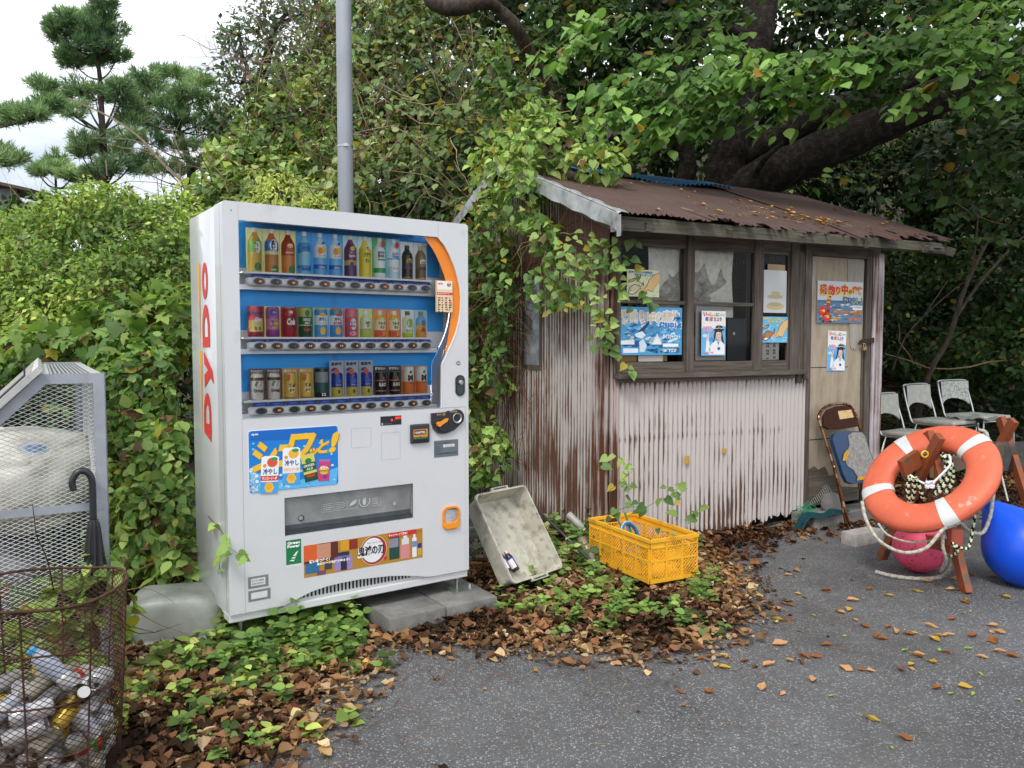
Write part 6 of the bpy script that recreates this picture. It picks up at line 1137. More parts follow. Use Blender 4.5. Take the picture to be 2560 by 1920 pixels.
T = Matrix.Translation((-.205, 0, 1.262)) @ Matrix.Rotation(R(-44.8), 4, 'Y'); b = MB(T)   # sloping lid panels; local -x runs down the slope
for y0, y1 in ((-.03, .60), (.62, 1.25), (1.27, 1.9)):
    b.box(-1.0, 0, y0, y0 + .03, .0, .022, (.58, .58, .56)); b.box(-1.0, 0, y1 - .03, y1, 0, .022, (.58, .58, .56)); b.box(-.03, 0, y0 + .03, y1 - .03, 0, .02, (.6, .6, .58)); [b.box(-1.0 + k * .0323, -.997 + k * .0323, y0 + .03, y1 - .03, .008, .011, (.6, .6, .6)) for k in range(30)]; [b.box(-1.0, -.03, y0 + .05 + k * .052, y0 + .053 + k * .052, .006, .009, (.6, .6, .6)) for k in range(10)]
b.tube([(-.9, -.045, .02), (-.05, -.045, .03), (-.02, -.04, .06)], .004, 5, (.05, .05, .05)); b.tube([(-.7, -.05, .0), (-.2, -.05, .01)], .006, 5, (.7, .7, .68)); b.build('sloping_lid', M['galv'], cg)
# tarp bundle and drum inside the cage
def lump(name, label, cat, c, rx, ry, rz, col, mat, seed, wr=.04):
    def f(u, v):
        a = 2 * math.pi * u; p = (v - .5) * math.pi; d = Vector((math.cos(a) * math.cos(p), math.sin(a) * math.cos(p), math.sin(p))); n_ = mn.fractal(d * 2.2 + Vector((seed, 0, 0)), .7, 2.1, 5); w1 = abs(mn.noise(Vector((d.x * 3, d.y * 3, d.z * 9 + seed)))) 
        k = 1 + wr * 2 * n_ - wr * 1.5 * w1; q = Vector((math.copysign(abs(d.x) ** .7, d.x) * rx, math.copysign(abs(d.y) ** .7, d.y) * ry, math.copysign(abs(d.z) ** .75, d.z) * rz)) * k; return q
    b = MB(Matrix.Translation(c)); b.grid(f, 64, 40, col); return tag(b.build(name, mat, None, smooth=True), label, cat)
M['tarp'] = attr_mat('weathered_tarp', rough=.6, vary=.14, vscale=5, dirt=(.22, .20, .14), dscale=4, dthr=(.5, .75), bump=.3, bscale=14)
lump('tarp_bundle', 'weathered pale tarp bundle inside the wire cage', 'bundle', P(20, 1200, 4.0), .42, .40, .26, (.66, .65, .57), M['tarp'], 3.1)
lump('grey_sack', 'grey sack at the bottom of the wire cage below the pale bundle', 'sack', P(-60, 1450, 3.9) , .32, .30, .22, (.30, .30, .31), M['tarp'], 7.7, .06)
b = MB(); c_ = P(84, 1121, 3.55); b.ell(0, 0, .075, .035, 0, (.6, .64, .7), n=20); b.ell(.01, 0, .05, .018, -.001, '#7a96b8', n=20); o = b.build('oval_sticker', M['print'], None); o.location = c_; tag(o, 'oval white and blue sticker on the pale tarp bundle', 'sticker')
# umbrella on the cage
ub = thing('umbrella', 'folded black umbrella hooked on the wire cage', 'umbrella', CO + Vector((-.055 * math.cos(CA), -.055 * math.sin(CA), 0)) + Vector((.02, -.035, 0)), CA)
b = MB(); b.tube(smooth_path([(-.062, 0, .815), (-.066, 0, .850), (-.050, 0, .880), (-.025, 0, .885), (-.004, 0, .862), (0, 0, .82), (0, 0, .74), (0, 0, .700)], 6), .0125, 12, (.022, .023, .026)); b.build('handle', M['plastic'], ub, smooth=True)
b = MB(); nn = 16
def uf(u, v):
    a = 2 * math.pi * u; z = .70 - v * .50; r = np.interp(v, [0, .04, .30, .42, .6, 1], [.012, .020, .030, .040, .026, .005]); r *= 1 + .22 * math.sin(a * 8 + v * 5) * (1 - abs(v - .35)); return (r * math.cos(a), r * math.sin(a), z)
b.grid(uf, 64, 30, (.018, .018, .022)); b.build('canopy', attr_mat('umbrella_cloth', rough=.6, vary=.2), ub, smooth=True); b = MB(); b.tube([(0, 0, .21), (0, 0, .15)], .005, 6, (.5, .5, .5)); b.tube([(.013, 0, .70), (.013, 0, .715)], .003, 6, (.75, .75, .75)); b.build('ferrule', M['metal'], ub)

# wire basket with cans
BC = Vector((-1.475, 2.43, 0)); bs = thing('wire_basket', 'round rusty wire mesh basket full of empty cans at the lower left corner', 'basket', BC)
M['rustw'] = noise_mat('rusty_wire', [(.3, (.03, .016, .010)), (.55, (.075, .034, .02)), (.8, (.17, .09, .06))], 20, rough=.85, bump=.2)
br = lambda z, a=0: (.200 + .042 * min(z / .6, 1.05)) * (1 + .015 * math.sin(3 * a + z * 5) + .01 * math.sin(7 * a))
BH = .60; b = MB(); NH = 54
bp = lambda a, z: (br(z, a) * math.cos(a), br(z, a) * math.sin(a), z + .006 * math.sin(2 * a + 1) * z)
for s in (1, -1):
    for k in range(NH): b.tube([bp(2 * math.pi * k / NH + s * t * 3.9, t * BH) for t in np.linspace(0, 1, 26)], .00125, 3, cap=False)
b.build('wire_mesh', M['rustw'], bs)
for z, r_ in ((.60, .005), (.46, .003), (.30, .003), (.14, .003), (.01, .005)):
    b = MB(); b.tube([bp(a, z + .006 * math.sin(a * 3)) for a in np.linspace(0, 2 * math.pi, 60, endpoint=False)], r_, 6, closed=True); b.build('hoop', M['rustw'], bs, smooth=True)
b = MB()
for k in range(8): a = k * math.pi / 4 + .3; b.tube([bp(a, z) for z in np.linspace(0, .6, 8)], .003, 5)
b.build('upright_wires', M['rustw'], bs)
b = MB(); b.lathe([(.001, .004), (.195, .004), (.195, .008), (.001, .008)], 30, col=(.04, .025, .02), cap=False); b.build('basket_floor', M['rustw'], bs)
# the cans: one prototype of each look, copied
def can_proto(label, body, lid, r=.0265, L_=.115, bands=None):
    t = thing('drink_can', label, 'can', (0, 0, 0), 0, 'empty cans and bottles in the wire basket'); b = MB(); pr = [(r - .005, 0), (r - .001, .006), (r, .012), (r, L_ - .014), (r - .005, L_ - .004), (r - .004, L_)]
    pr = [(r - .007, .004)] + pr
    if bands: zz = sorted(set([z for _, z in pr] + [q * L_ for q, _ in bands if .12 < q < .85])); arr = np.array(sorted(pr[1:], key=lambda q: q[1])); pr = [(float(np.interp(z, arr[:, 1], arr[:, 0])), z) for z in sorted(set(zz))]
    def cf(z, u):
        c = body
        if bands:
            for q, cc in bands:
                if z >= q * L_: c = cc
        return c
    b.lathe(pr, 20, colf=cf, col=body, cap=False); b.lathe([(r - .006, .003), (0.0005, .006)], 20, col=(.5, .5, .5), cap=False); bd = b.build('body', M['canm'], t, smooth=True, angle=40)
    b = MB(); b.lathe([(r - .004, L_), (r - .0055, L_ + .001), (r - .0065, L_ - .003), (.0005, L_ - .003)], 20, col=lid, cap=False); b.build('lid', M['metal'], bd, smooth=True, angle=40); b = MB(); b.T = Matrix.Translation((0, .009, L_ - .0024)) @ Matrix.Rotation(R(-90), 4, 'X'); b.ell(0, 0, .009, .007, 0, (.01, .01, .01), n=14); b.T = None; b.build('opening', M['plastic'], bd); return t
M['canm'] = attr_mat('can_paint', rough=.3, metal=.35, coat=.2)
PR = [can_proto('empty silver can with open lid in the wire basket', (.55, .55, .57), (.65, .65, .65)), can_proto('empty white can in the wire basket', (.70, .70, .72), (.65, .65, .65), bands=[(0, (.70, .70, .72)), (.55, (.45, .50, .62)), (.7, (.70, .70, .72))]),
      can_proto('empty golden can in the wire basket', '#c9a63a', '#d9c26a', r=.0255, L_=.10), can_proto('empty green can in the wire basket', '#4faa3c', (.6, .6, .6), bands=[(0, '#a9cf4a'), (.3, '#4faa3c'), (.85, '#cf3a2a')]),
      can_proto('empty white and red can in the wire basket', (.66, .62, .58), (.6, .6, .6), bands=[(0, '#b8b0a8'), (.4, '#b03a30'), (.55, '#c8c2ba')]), can_proto('empty blue and white can in the wire basket', (.55, .6, .72), (.6, .6, .6), bands=[(0, '#6f9ad0'), (.35, '#d9e0ea'), (.7, '#3a62b0')]),
      can_proto('empty beige can in the wire basket', (.42, .38, .30), (.55, .52, .45)), can_proto('empty grey smoky can in the wire basket', (.20, .20, .20), (.5, .5, .5))]
rc_ = random.Random(21); seg = []
def segd(a0, a1, b0, b1):
    m = 9
    for i in range(4):
        p = a0.lerp(a1, i / 3)
        for j in range(4): m = min(m, (p - b0.lerp(b1, j / 3)).length)
    return m
tries = 0; items = []
zl = .035
while len(items) < 64 and tries < 14000:
    tries += 1; zl = .035 + .31 * min(1, tries / 9000); z = zl + rc_.uniform(-.01, .01); rr = (br(z) - .055) * math.sqrt(rc_.random()); a = rc_.uniform(0, 2 * math.pi); c = Vector((rr * math.cos(a), rr * math.sin(a), z))
    th = rc_.uniform(0, 2 * math.pi); ph = rc_.uniform(-.35, .35) if rc_.random() < .8 else rc_.uniform(-1.2, 1.2); d = Vector((math.cos(th) * math.cos(ph), math.sin(th) * math.cos(ph), math.sin(ph))); h = .050
    if rc_.random() < .35: d = Vector((rc_.uniform(-.3, .3), -1, rc_.uniform(-.1, .3))).normalized()
    p0, p1 = c - d * h, c + d * h
    if max(Vector((p.x, p.y)).length for p in (p0, p1)) > br(z) - .026 or min(p0.z, p1.z) < .03: continue
    if all(segd(p0 + d * .02, p1 - d * .02, q0, q1) > .051 for q0, q1 in seg): seg.append((p0 + d * .02, p1 - d * .02)); items.append((c, d))
for i, (c, d) in enumerate(items):
    k = rc_.choice([0, 0, 0, 0, 1, 1, 1, 2, 4, 5, 6, 6, 6, 7, 7, 3]) if i >= 8 else i; o = PR[k] if i < 8 else copy_tree(PR[k]); z = d; x = z.orthogonal().normalized(); y = z.cross(x); p = BC + c - d * .056
    o.matrix_world = Matrix(((x.x, y.x, z.x, p.x), (x.y, y.y, z.y, p.y), (x.z, y.z, z.z, p.z), (0, 0, 0, 1)))
petb('plastic_bottle', 'clear plastic bottle with bright blue cap on top of the basket of cans', BC + Vector((.05, .05, .27)), (-.35, -.25, .55), .030, .17, (.42, .48, .58), '#1fa0e0', group='empty cans and bottles in the wire basket')
petb('plastic_bottle', 'crushed clear plastic bottle at the right inside of the wire basket', BC + Vector((.10, -.06, .26)), (.5, -.5, .35), .033, .2, (.45, .47, .47), (.5, .5, .5), crush=.3, group='empty cans and bottles in the wire basket', mat=M['pane'])

# ---------------------------------------------------------------- vegetation
def leaf_mat(name, rough=.5, trans=.30, spec=.35):
    m, n, b = newmat(name); N = n.nodes.new; K = n.links.new; a = N('ShaderNodeAttribute'); a.attribute_name = 'col'
    K(a.outputs['Color'], b.inputs['Base Color']); b.inputs['Roughness'].default_value = rough; b.inputs['Specular IOR Level'].default_value = spec
    if trans:
        t = N('ShaderNodeBsdfTranslucent'); g = N('ShaderNodeMixRGB'); g.blend_type = 'MULTIPLY'; g.inputs[0].default_value = 1; g.inputs[2].default_value = (1.25, 1.35, .7, 1); K(a.outputs['Color'], g.inputs[1]); K(g.outputs[0], t.inputs[0])
        mx = N('ShaderNodeMixShader'); mx.inputs[0].default_value = trans; K(b.outputs[0], mx.inputs[1]); K(t.outputs[0], mx.inputs[2]); K(mx.outputs[0], n.nodes['Material Output'].inputs[0])
    return m
M['leaf'] = leaf_mat('leaf', trans=.33); M['dead'] = leaf_mat('dead_leaf', .8, .08, .15); M['needle'] = leaf_mat('needle', .6, .45, .2)
M['bark'] = noise_mat('bark', [(.3, (.035, .026, .02)), (.55, (.085, .066, .052)), (.8, (.15, .125, .10))], 4, (6, 6, 1.2), rough=.95, bump=.8, bdist=.02)
M['darkbark'] = noise_mat('dark_bark', [(.3, (.008, .006, .005)), (.5, (.022, .016, .012)), (.66, (.06, .05, .042)), (.8, (.09, .08, .07))], 5, (3, 3, 3), rough=.95, bump=.9, bdist=.03)
M['twig'] = attr_mat('twig', rough=.9, spec=.1, vary=.2, vscale=30)
def unit(v): return v / np.maximum(np.linalg.norm(v, axis=-1, keepdims=True), 1e-9)
def rnd(n): return unit(rng.normal(size=(n, 3)))
TPL = {  # (along, across, lift) and faces
 'ovate': (np.array([(0, 0, 0), (.10, .20, .02), (.34, .35, .04), (.64, .29, .02), (.86, .12, -.05), (1, 0, -.13), (.86, -.12, -.05), (.64, -.29, .02), (.34, -.35, .04), (.10, -.20, .02), (.34, 0, -.02), (.66, 0, -.05)]), [(0, 10, 2, 1), (10, 11, 3, 2), (11, 5, 4, 3), (0, 9, 8, 10), (10, 8, 7, 11), (11, 7, 6, 5)]),
 'heart': (np.array([(0, 0, 0), (-.10, .18, .02), (.02, .38, .04), (.26, .43, .05), (.56, .30, .02), (.80, .12, -.04), (1, 0, -.12), (.80, -.12, -.04), (.56, -.30, .02), (.26, -.43, .05), (.02, -.38, .04), (-.10, -.18, .02), (.26, 0, -.02), (.58, 0, -.04)]), [(0, 12, 2, 1), (12, 3, 2), (12, 13, 4, 3), (13, 6, 5, 4), (0, 11, 10, 12), (12, 10, 9), (12, 9, 8, 13), (13, 8, 7, 6)]),
 'quad': (np.array([(0, 0, 0), (.45, .30, .06), (1, 0, -.05), (.45, -.30, .06)]), [(0, 2, 1), (0, 3, 2)]),
 'lance': (np.array([(0, 0, 0), (.4, .15, .03), (1, 0, -.12), (.4, -.15, .03)]), [(0, 2, 1), (0, 3, 2)]),
 'maple': (np.array([(0, 0, 0), (-.08, .26, .0), (.10, .42, -.06), (.28, .30, .02), (.50, .50, -.10), (.56, .24, .02), (.78, .17, -.03), (1, 0, -.16), (.78, -.17, -.03), (.56, -.24, .02), (.50, -.50, -.10), (.28, -.30, .02), (.10, -.42, -.06), (-.08, -.26, 0), (.30, 0, -.05), (.62, 0, -.06)]), [(0, 14, 3, 2, 1), (14, 15, 5, 3), (3, 5, 4), (15, 7, 6, 5), (0, 13, 12, 11, 14), (14, 11, 9, 15), (11, 10, 9), (15, 9, 8, 7)]),
 'curl': (np.array([(0, 0, .0), (.25, .36, .22), (.62, .32, .26), (1, .05, .20), (.60, -.30, .16), (.22, -.34, .24), (.35, 0, .0), (.66, 0, .04)]), [(0, 6, 1), (6, 7, 2, 1), (7, 3, 2), (0, 5, 6), (5, 4, 7, 6), (4, 3, 7)])}
def curl_tpl(up, roll, wav, seed):
    # dry leaf as a small curved sheet with an irregular outline
    r = random.Random(seed); v = []; W = [0.02, .26, .40, .42, .30, .12, .0]; nx = len(W)
    for i, w_ in enumerate(W):
        for j in range(4):
            t = (j / 3 - .5) * 2; x = i / (nx - 1); y = t * w_ * (1 + r.uniform(-.22, .22) * (abs(t) > .9)); x += r.uniform(-.04, .04) * (abs(t) > .9)
            v.append((x, y * (1 - roll * abs(t) * .35), up * (2 * x - 1) ** 2 * .5 + roll * t * t * w_ * .9 + wav * math.sin(x * 7 + t * 2 + seed)))
    return (np.array(v), [(i * 4 + j, (i + 1) * 4 + j, (i + 1) * 4 + j + 1, i * 4 + j + 1) for i in range(nx - 1) for j in range(3)])
TPL['curl'] = curl_tpl(.25, .55, .05, 1); TPL['curl2'] = curl_tpl(-.15, .9, .07, 2); TPL['curl3'] = curl_tpl(.45, .25, .10, 5)
def leaf_mesh(name, groups, mat, parent=None):
    # groups: list of (template, pos, direction, normal, size, colour)
    V = []; F = []; FC = []; off = 0; loops = []; starts = []; tot = []; ls = 0
    for tp, pos, d, nr, sz, col in groups:
        if not len(pos): continue
        T, fs = TPL[tp]; d = unit(d); y = unit(np.cross(nr, d)); z = np.cross(d, y); n = len(pos); k = len(T)
        v = pos[:, None] + sz[:, None, None] * (T[None, :, 0, None] * d[:, None] + T[None, :, 1, None] * y[:, None] + T[None, :, 2, None] * z[:, None])
        V.append(v.reshape(-1, 3))
        for f in fs:
            idx = (np.arange(n)[:, None] * k + np.array(f)[None] + off); loops.append((idx, col))
        off += n * k
    if not V: return None
    V = np.concatenate(V); L_ = []; cnt = []; cols = []
    for idx, col in loops: L_.append(idx.ravel()); cnt.append(np.full(len(idx), idx.shape[1])); cols.append(col)
    L_ = np.concatenate(L_).astype(np.int32); cnt = np.concatenate(cnt).astype(np.int32); cols = np.concatenate(cols)
    me = bpy.data.meshes.new(name); me.vertices.add(len(V)); me.vertices.foreach_set('co', V.astype(np.float32).ravel()); me.loops.add(len(L_)); me.loops.foreach_set('vertex_index', L_)
    me.polygons.add(len(cnt)); st = np.concatenate([[0], np.cumsum(cnt)[:-1]]).astype(np.int32); me.polygons.foreach_set('loop_start', st); me.polygons.foreach_set('loop_total', cnt)
    at = me.attributes.new('col', 'FLOAT_COLOR', 'FACE'); ca = np.ones((len(cnt), 4), np.float32); ca[:, :3] = cols; at.data.foreach_set('color', ca.ravel())
    me.polygons.foreach_set('use_smooth', np.ones(len(cnt), bool)); me.update(calc_edges=True); me.materials.append(mat); o = bpy.data.objects.new(name, me); COL.objects.link(o); o.parent = parent; return o
def hue(pos, pal, f=1.6, jit=.18, seed=0):
    # clumps of lighter and darker leaves: palette picked by a smooth field plus chance
    p = pos * f + seed; s = (np.sin(p[:, 0] * 1.7 + 1.3 * np.sin(p[:, 2] * 1.9)) + np.sin(p[:, 2] * 2.3 + p[:, 1] * 1.1) + .8 * np.sin(p[:, 0] * 4.1 - p[:, 2] * 3.7)) / 5.6 + .5
    t = np.clip(s + rng.normal(0, .22, len(pos)), 0, .999); pal = np.array([lin(c) for c in pal]); i = (t * len(pal)).astype(int)
    c = pal[i] * (1 + rng.normal(0, jit, (len(pos), 1))) * (1 + rng.normal(0, .05, (len(pos), 3))); l_ = c @ np.array([.25, .65, .10]); c = c * .85 + l_[:, None] * .15; g_ = (c[:, 1] > c[:, 0])[:, None]; c = np.where(g_, c * np.array([1.22, 1.15, 1.0]), c * np.array([1.0, 1.05, .95])); return np.clip(c, .002, .9)
def blob_pts(blobs, size, cov, depth=.35, lump=.18):
    # blobs: (px, py, Y, rx, rz[, ry]); returns points and outward normals of a lumpy shell
    C = []; Rr = []
    for bb in blobs:
        p = bb[0] if isinstance(bb[0], Vector) else P(bb[0], bb[1], bb[2]); r = bb[1:] if isinstance(bb[0], Vector) else bb[3:]
        C.append(p[:]); Rr.append((r[0], r[2] if len(r) > 2 else r[0] * .8, r[1]))
    C = np.array(C); Rr = np.array(Rr); area = 4 * math.pi * (Rr[:, 0] * Rr[:, 2]); PS = []; NS = []
    for i in range(len(C)):
        n = int(area[i] * cov / (size * size * .45)); 
        if n < 1: continue
        u = rnd(n); k = 1 + lump * (np.sin(u[:, 0] * 7 + i) * np.sin(u[:, 2] * 8 + 2 * i) + .6 * np.sin(u[:, 1] * 13 + u[:, 2] * 11 + i)); k *= 1 - depth * rng.random(n) ** 1.6
        p = C[i] + u * Rr[i] * k[:, None]; nn = unit(u / Rr[i])
        keep = np.ones(n, bool)
        for j in range(len(C)):
            if j != i: keep &= (((p - C[j]) / (Rr[j] * .72)) ** 2).sum(1) > 1
        keep &= (nn @ np.array([0, -1, .35]) > -.55)
        PS.append(p[keep]); NS.append(nn[keep])
    return np.concatenate(PS), np.concatenate(NS)
def orient(N, down=.5, up=.7, jit=.6):
    n = len(N); d = unit(N * .5 + rng.normal(0, jit, (n, 3)) + np.array([0, 0, -down])); nr = unit(N + np.array([0, -.25, up]) + rng.normal(0, .45, (n, 3))); return d, nr
def foliage(name, blobs, pal, size, cov=1.6, tpl='ovate', parent=None, seed=0, down=.5, up=.7, depth=.35, lump=.18, dead=.03, mask=None, mat=None, f=1.6):
    p, N = blob_pts(blobs, size, cov, depth, lump)
    if mask is not None: k = mask(p); p, N = p[k], N[k]
    d, nr = orient(N, down, up); s = size * rng.uniform(.55, 1.25, len(p)); c = hue(p, pal, f, seed=seed)
    q = rng.random(len(p)) < dead; c[q] = np.array(lin('#7a5c40')) * rng.uniform(.5, 1.3, (q.sum(), 1)); q = rng.random(len(p)) < dead * .7; c[q] = np.array(lin('#a9a03a')) * rng.uniform(.6, 1.2, (q.sum(), 1))
    return leaf_mesh(name, [(tpl, p, d, nr, s, c)], mat or M['leaf'], parent)
def twigs(name, segs, col, parent=None, mat=None):
    # segs: list of (points, radius) drawn as 3-sided tubes in one mesh
    b = MB()
    for pts, r in segs:
        n = len(pts); b.tube(pts, [r * (1 - .6 * i / max(1, n - 1)) for i in range(n)], 4 if r > .006 else 3, col if isinstance(col, (str, tuple)) else random.choice(col), cap=False)
    return b.build(name, mat or M['twig'], parent)
def wander(p, d, L_, n, wob, grav=0):
    p = Vector(p); d = Vector(d).normalized(); out = [p.copy()]
    for i in range(n):
        d = (d + Vector((random.gauss(0, wob), random.gauss(0, wob), random.gauss(0, wob) - grav))).normalized(); p = p + d * (L_ / n); out.append(p.copy())
    return out
def plant(name, label, cat, blobs, pal, size, group=None, tw=0, twr=.004, twl=.6, twc=('#6a5038', '#8a7458', '#4a3626'), part='foliage', base=None, **kw):
    b0 = blobs[0]; c = b0[0] if isinstance(b0[0], Vector) else P(b0[0], b0[1], b0[2]); c = base or Vector((c.x, c.y, float(gz(c.x, c.y))))
    t = thing(name, label, cat, c, 0, group); TI = Matrix.Translation(-c)
    o = foliage(part, blobs, pal, size, parent=t, **kw); o.matrix_parent_inverse = TI
    if tw:
        sg = []
        for i in range(tw):
            bb = random.choice(blobs); p = bb[0].copy() if isinstance(bb[0], Vector) else P(bb[0], bb[1], bb[2]); r = bb[1] if isinstance(bb[0], Vector) else bb[3]
            u = Vector((random.gauss(0, 1), -abs(random.gauss(0, .8)), random.gauss(0, 1))).normalized(); sg.append((wander(p + u * r * random.uniform(.3, .95), Vector((random.gauss(0, 1), random.gauss(0, .4), random.gauss(.3, 1))), twl * random.uniform(.4, 1.2), 6, .25), twr * random.uniform(.5, 1.3)))
        q = twigs('stems', sg, list(twc), t); q.matrix_parent_inverse = TI
    return t
PL_MID = ['#3c5a22', '#4f7430', '#5f8838', '#6f9a40', '#88ac4a']; PL_DK = ['#20381a', '#2c4a22', '#38592a', '#456a30', '#547a38']; PL_YG = ['#5f7f2e', '#7a9a38', '#93b044', '#a8c04e', '#bccc5c']; PL_IVY = ['#446a30', '#587e3a', '#6c9444', '#82a850', '#9cba60']
PL_BLUE = ['#2c4838', '#3a5a44', '#4a6e50', '#5a8058', '#6b9060']

# vines and shrubs left of the machine
plant('vine_mound', 'bright green mound of tangled vines behind the cage, left of the vending machine', 'bush', [(120, 640, 6.2, .50, .40), (260, 590, 6.3, .52, .40), (395, 620, 6.2, .45, .42), (30, 760, 5.9, .42, .42), (180, 770, 5.7, .42, .42), (330, 760, 5.5, .42, .42), (440, 740, 5.6, .34, .5), (60, 600, 6.4, .3, .22)], ['#4a6a28', '#62852f', '#7a9c3a', '#94b048', '#acc458'], .048, tw=140, twr=.0022, twl=.5, twc=('#a9a86a', '#8a9a4a', '#8a7458'), cov=2.6, tpl='quad', lump=.22, dead=.02)
plant('broadleaf_vine', 'large lobed leaves hanging left of the vending machine above the mesh cage', 'vine', [(400, 820, 4.9, .22, .20), (340, 880, 4.7, .22, .16), (430, 760, 5.0, .18, .16), (300, 800, 5.1, .25, .14), (180, 860, 5.0, .34, .10), (60, 860, 5.2, .3, .12)], ['#4a6e2c', '#5a8034', '#6f923a', '#86a442'], .098, cov=1.5, tpl='maple', tw=14)
plant('creeping_vine', 'dense green creeper between the mesh cage and the vending machine', 'vine', [(385, 960, 4.5, .24, .22), (350, 1100, 4.3, .20, .22), (420, 1180, 4.1, .18, .22), (400, 1300, 3.95, .20, .20), (340, 1350, 3.95, .20, .18), (450, 1400, 3.85, .13, .14), (330, 1230, 4.1, .18, .2), (470, 1290, 3.95, .07, .2)], ['#3f6a2a', '#527c34', '#68903e', '#7ca048', '#94b056'], .066, cov=2.2, tw=40, twr=.003, twl=.4, dead=.06, lump=.25, mask=lambda p: (p[:, 0] + .60 * (p[:, 1] - 3.33) * 1.0 < -1.245 + 0 * p[:, 0]) | (p[:, 1] < 3.1))
plant('cage_vine', 'green creeper growing behind and through the wire rubbish cage', 'vine', [(150, 960, 5.2, .42, .22), (40, 1000, 5.3, .4, .25), (230, 1080, 4.9, .26, .26), (250, 1280, 4.6, .24, .26), (150, 1400, 4.5, .3, .2), (40, 1500, 4.4, .4, .2), (220, 1500, 4.2, .22, .2)], ['#2f5220', '#44692c', '#5a8038', '#6e9442'], .062, cov=2.0, tw=30, dead=.05)
plant('back_hedge', 'dark leafy hedge seen through gaps behind the bright vine mound', 'bush', [(60, 620, 7.6, .6, .45), (220, 620, 7.8, .65, .5), (380, 640, 7.8, .65, .5), (500, 680, 7.6, .5, .5), (120, 820, 7.4, .7, .5), (330, 840, 7.4, .7, .5), (480, 860, 7.4, .6, .5), (-60, 760, 7.2, .6, .6)], PL_DK, .08, cov=1.8, tpl='heart', dead=.02)
plant('basket_vine', 'green creeper between the wire basket and the cage', 'vine', [(40, 1530, 2.95, .15, .12), (170, 1510, 2.95, .13, .12), (250, 1440, 2.93, .07, .10), (100, 1640, 2.9, .22, .08), (300, 1530, 3.1, .06, .09)], ['#4a6e2c', '#62883a', '#7c9c40', '#98b450'], .058, cov=1.0, tpl='heart', tw=24, twr=.003, twl=.35, dead=.08)
# hillside scrub behind the machine and the shed
plant('hillside_scrub', 'bright leafy scrub rising on the hillside left of the steel pole', 'bush', [(560, 560, 8.6, .5, .45), (640, 470, 9.0, .62, .6), (720, 380, 9.6, .62, .75), (700, 520, 8.6, .55, .5), (800, 460, 9.0, .65, .65), (790, 300, 10.2, .65, .85), (480, 640, 8.0, .45, .3), (840, 560, 8.4, .5, .4)], ['#527440', '#66884a', '#7c9c56', '#96b064', '#b0c078'], .085, cov=2.2, tpl='heart', tw=160, twr=.007, twl=1.3, lump=.25, dead=.05)
plant('yellow_scrub', 'yellow green young shrub just above the top of the vending machine', 'bush', [(700, 500, 7.2, .28, .26), (800, 530, 7.0, .22, .16), (640, 540, 7.3, .2, .14)], ['#7f9a34', '#98b040', '#b0c24e', '#c4d060'], .06, cov=1.5, tpl='lance', tw=16)
plant('tangled_scrub', 'dense tangled scrub between the steel pole and the shed gable', 'bush', [(930, 480, 8.4, .55, .5), (1020, 380, 8.8, .65, .62), (950, 250, 9.4, .7, .72), (1110, 470, 8.2, .5, .5), (1100, 300, 8.8, .62, .6), (1060, 150, 9.6, .8, .7), (920, 100, 10.5, .8, .75), (1190, 380, 8.0, .45, .55), (1200, 540, 7.6, .35, .35)], ['#34502c', '#486838', '#5f8046', '#78965a', '#94aa70'], .09, cov=2.0, tpl='ovate', tw=520, twr=.0065, twl=1.1, twc=('#7a6a58', '#94846c', '#5a4838', '#a8967c'), lump=.28, dead=.10)
# broadleaf tree crowns against the sky
def tree(name, label, base, trunk, blobs, pal, size, cov, tpl='quad', group=None, bark='bark', nl=9, **kw):
    t = thing(name, label, 'tree', base, 0, group); TI = Matrix.Translation(-Vector(base)); b = MB(); tops = [Vector(p) for p, r in trunk]; b.tube(smooth_path(tops, 5), list(np.interp(np.linspace(0, 1, (len(tops) - 1) * 5 + 1), np.linspace(0, 1, len(tops)), [r for p, r in trunk])), 12)
    o = b.build('trunk', M[bark], t, smooth=True); o.matrix_parent_inverse = TI
    sg = []
    for bb in blobs:
        c = bb[0] if isinstance(bb[0], Vector) else P(bb[0], bb[1], bb[2]); r = bb[1] if isinstance(bb[0], Vector) else bb[3]; a = min(tops[1:], key=lambda q: (q - c).length + (2 if q.z > c.z else 0)); m = a.lerp(c, .5) + Vector((random.gauss(0, .1), random.gauss(0, .1), .15)); sg.append((smooth_path([a, m, c], 4), trunk[-1][1] * .7 + .01))
        for k in range(nl): u = rnd(1)[0]; e_ = c + Vector(u) * r * .9; sg.append(([c.copy(), c.lerp(e_, .5) + Vector(rnd(1)[0]) * r * .1, e_], .012))
    o = twigs('limbs', sg, ['#3a2e26', '#54463a'], t, M[bark]); o.matrix_parent_inverse = TI
    o = foliage('crown', blobs, pal, size, cov=cov, tpl=tpl, parent=t, **kw); o.matrix_parent_inverse = TI; return t
tree('broadleaf_tree', 'dark leafy tree against the sky behind the steel pole', (P(660, 900, 16).x, 16, 2), [(P(690, 700, 16), .22), (P(680, 450, 16), .18), (P(650, 250, 16), .12), (P(690, 60, 16), .06)], [(600, 210, 16, .75, .65), (680, 90, 16, .95, .75), (760, 30, 16, 1.0, .8), (560, 330, 16, .55, .55), (640, 330, 16, .8, .6), (740, 200, 16, .95, .8), (820, 130, 16, 1.0, .9), (600, 90, 16, .5, .35), (870, 20, 16, .9, .8)], ['#3a5444', '#4a6850', '#5f7e5c', '#74926a'], .14, 1.05, 'quad', depth=.75, nl=14)
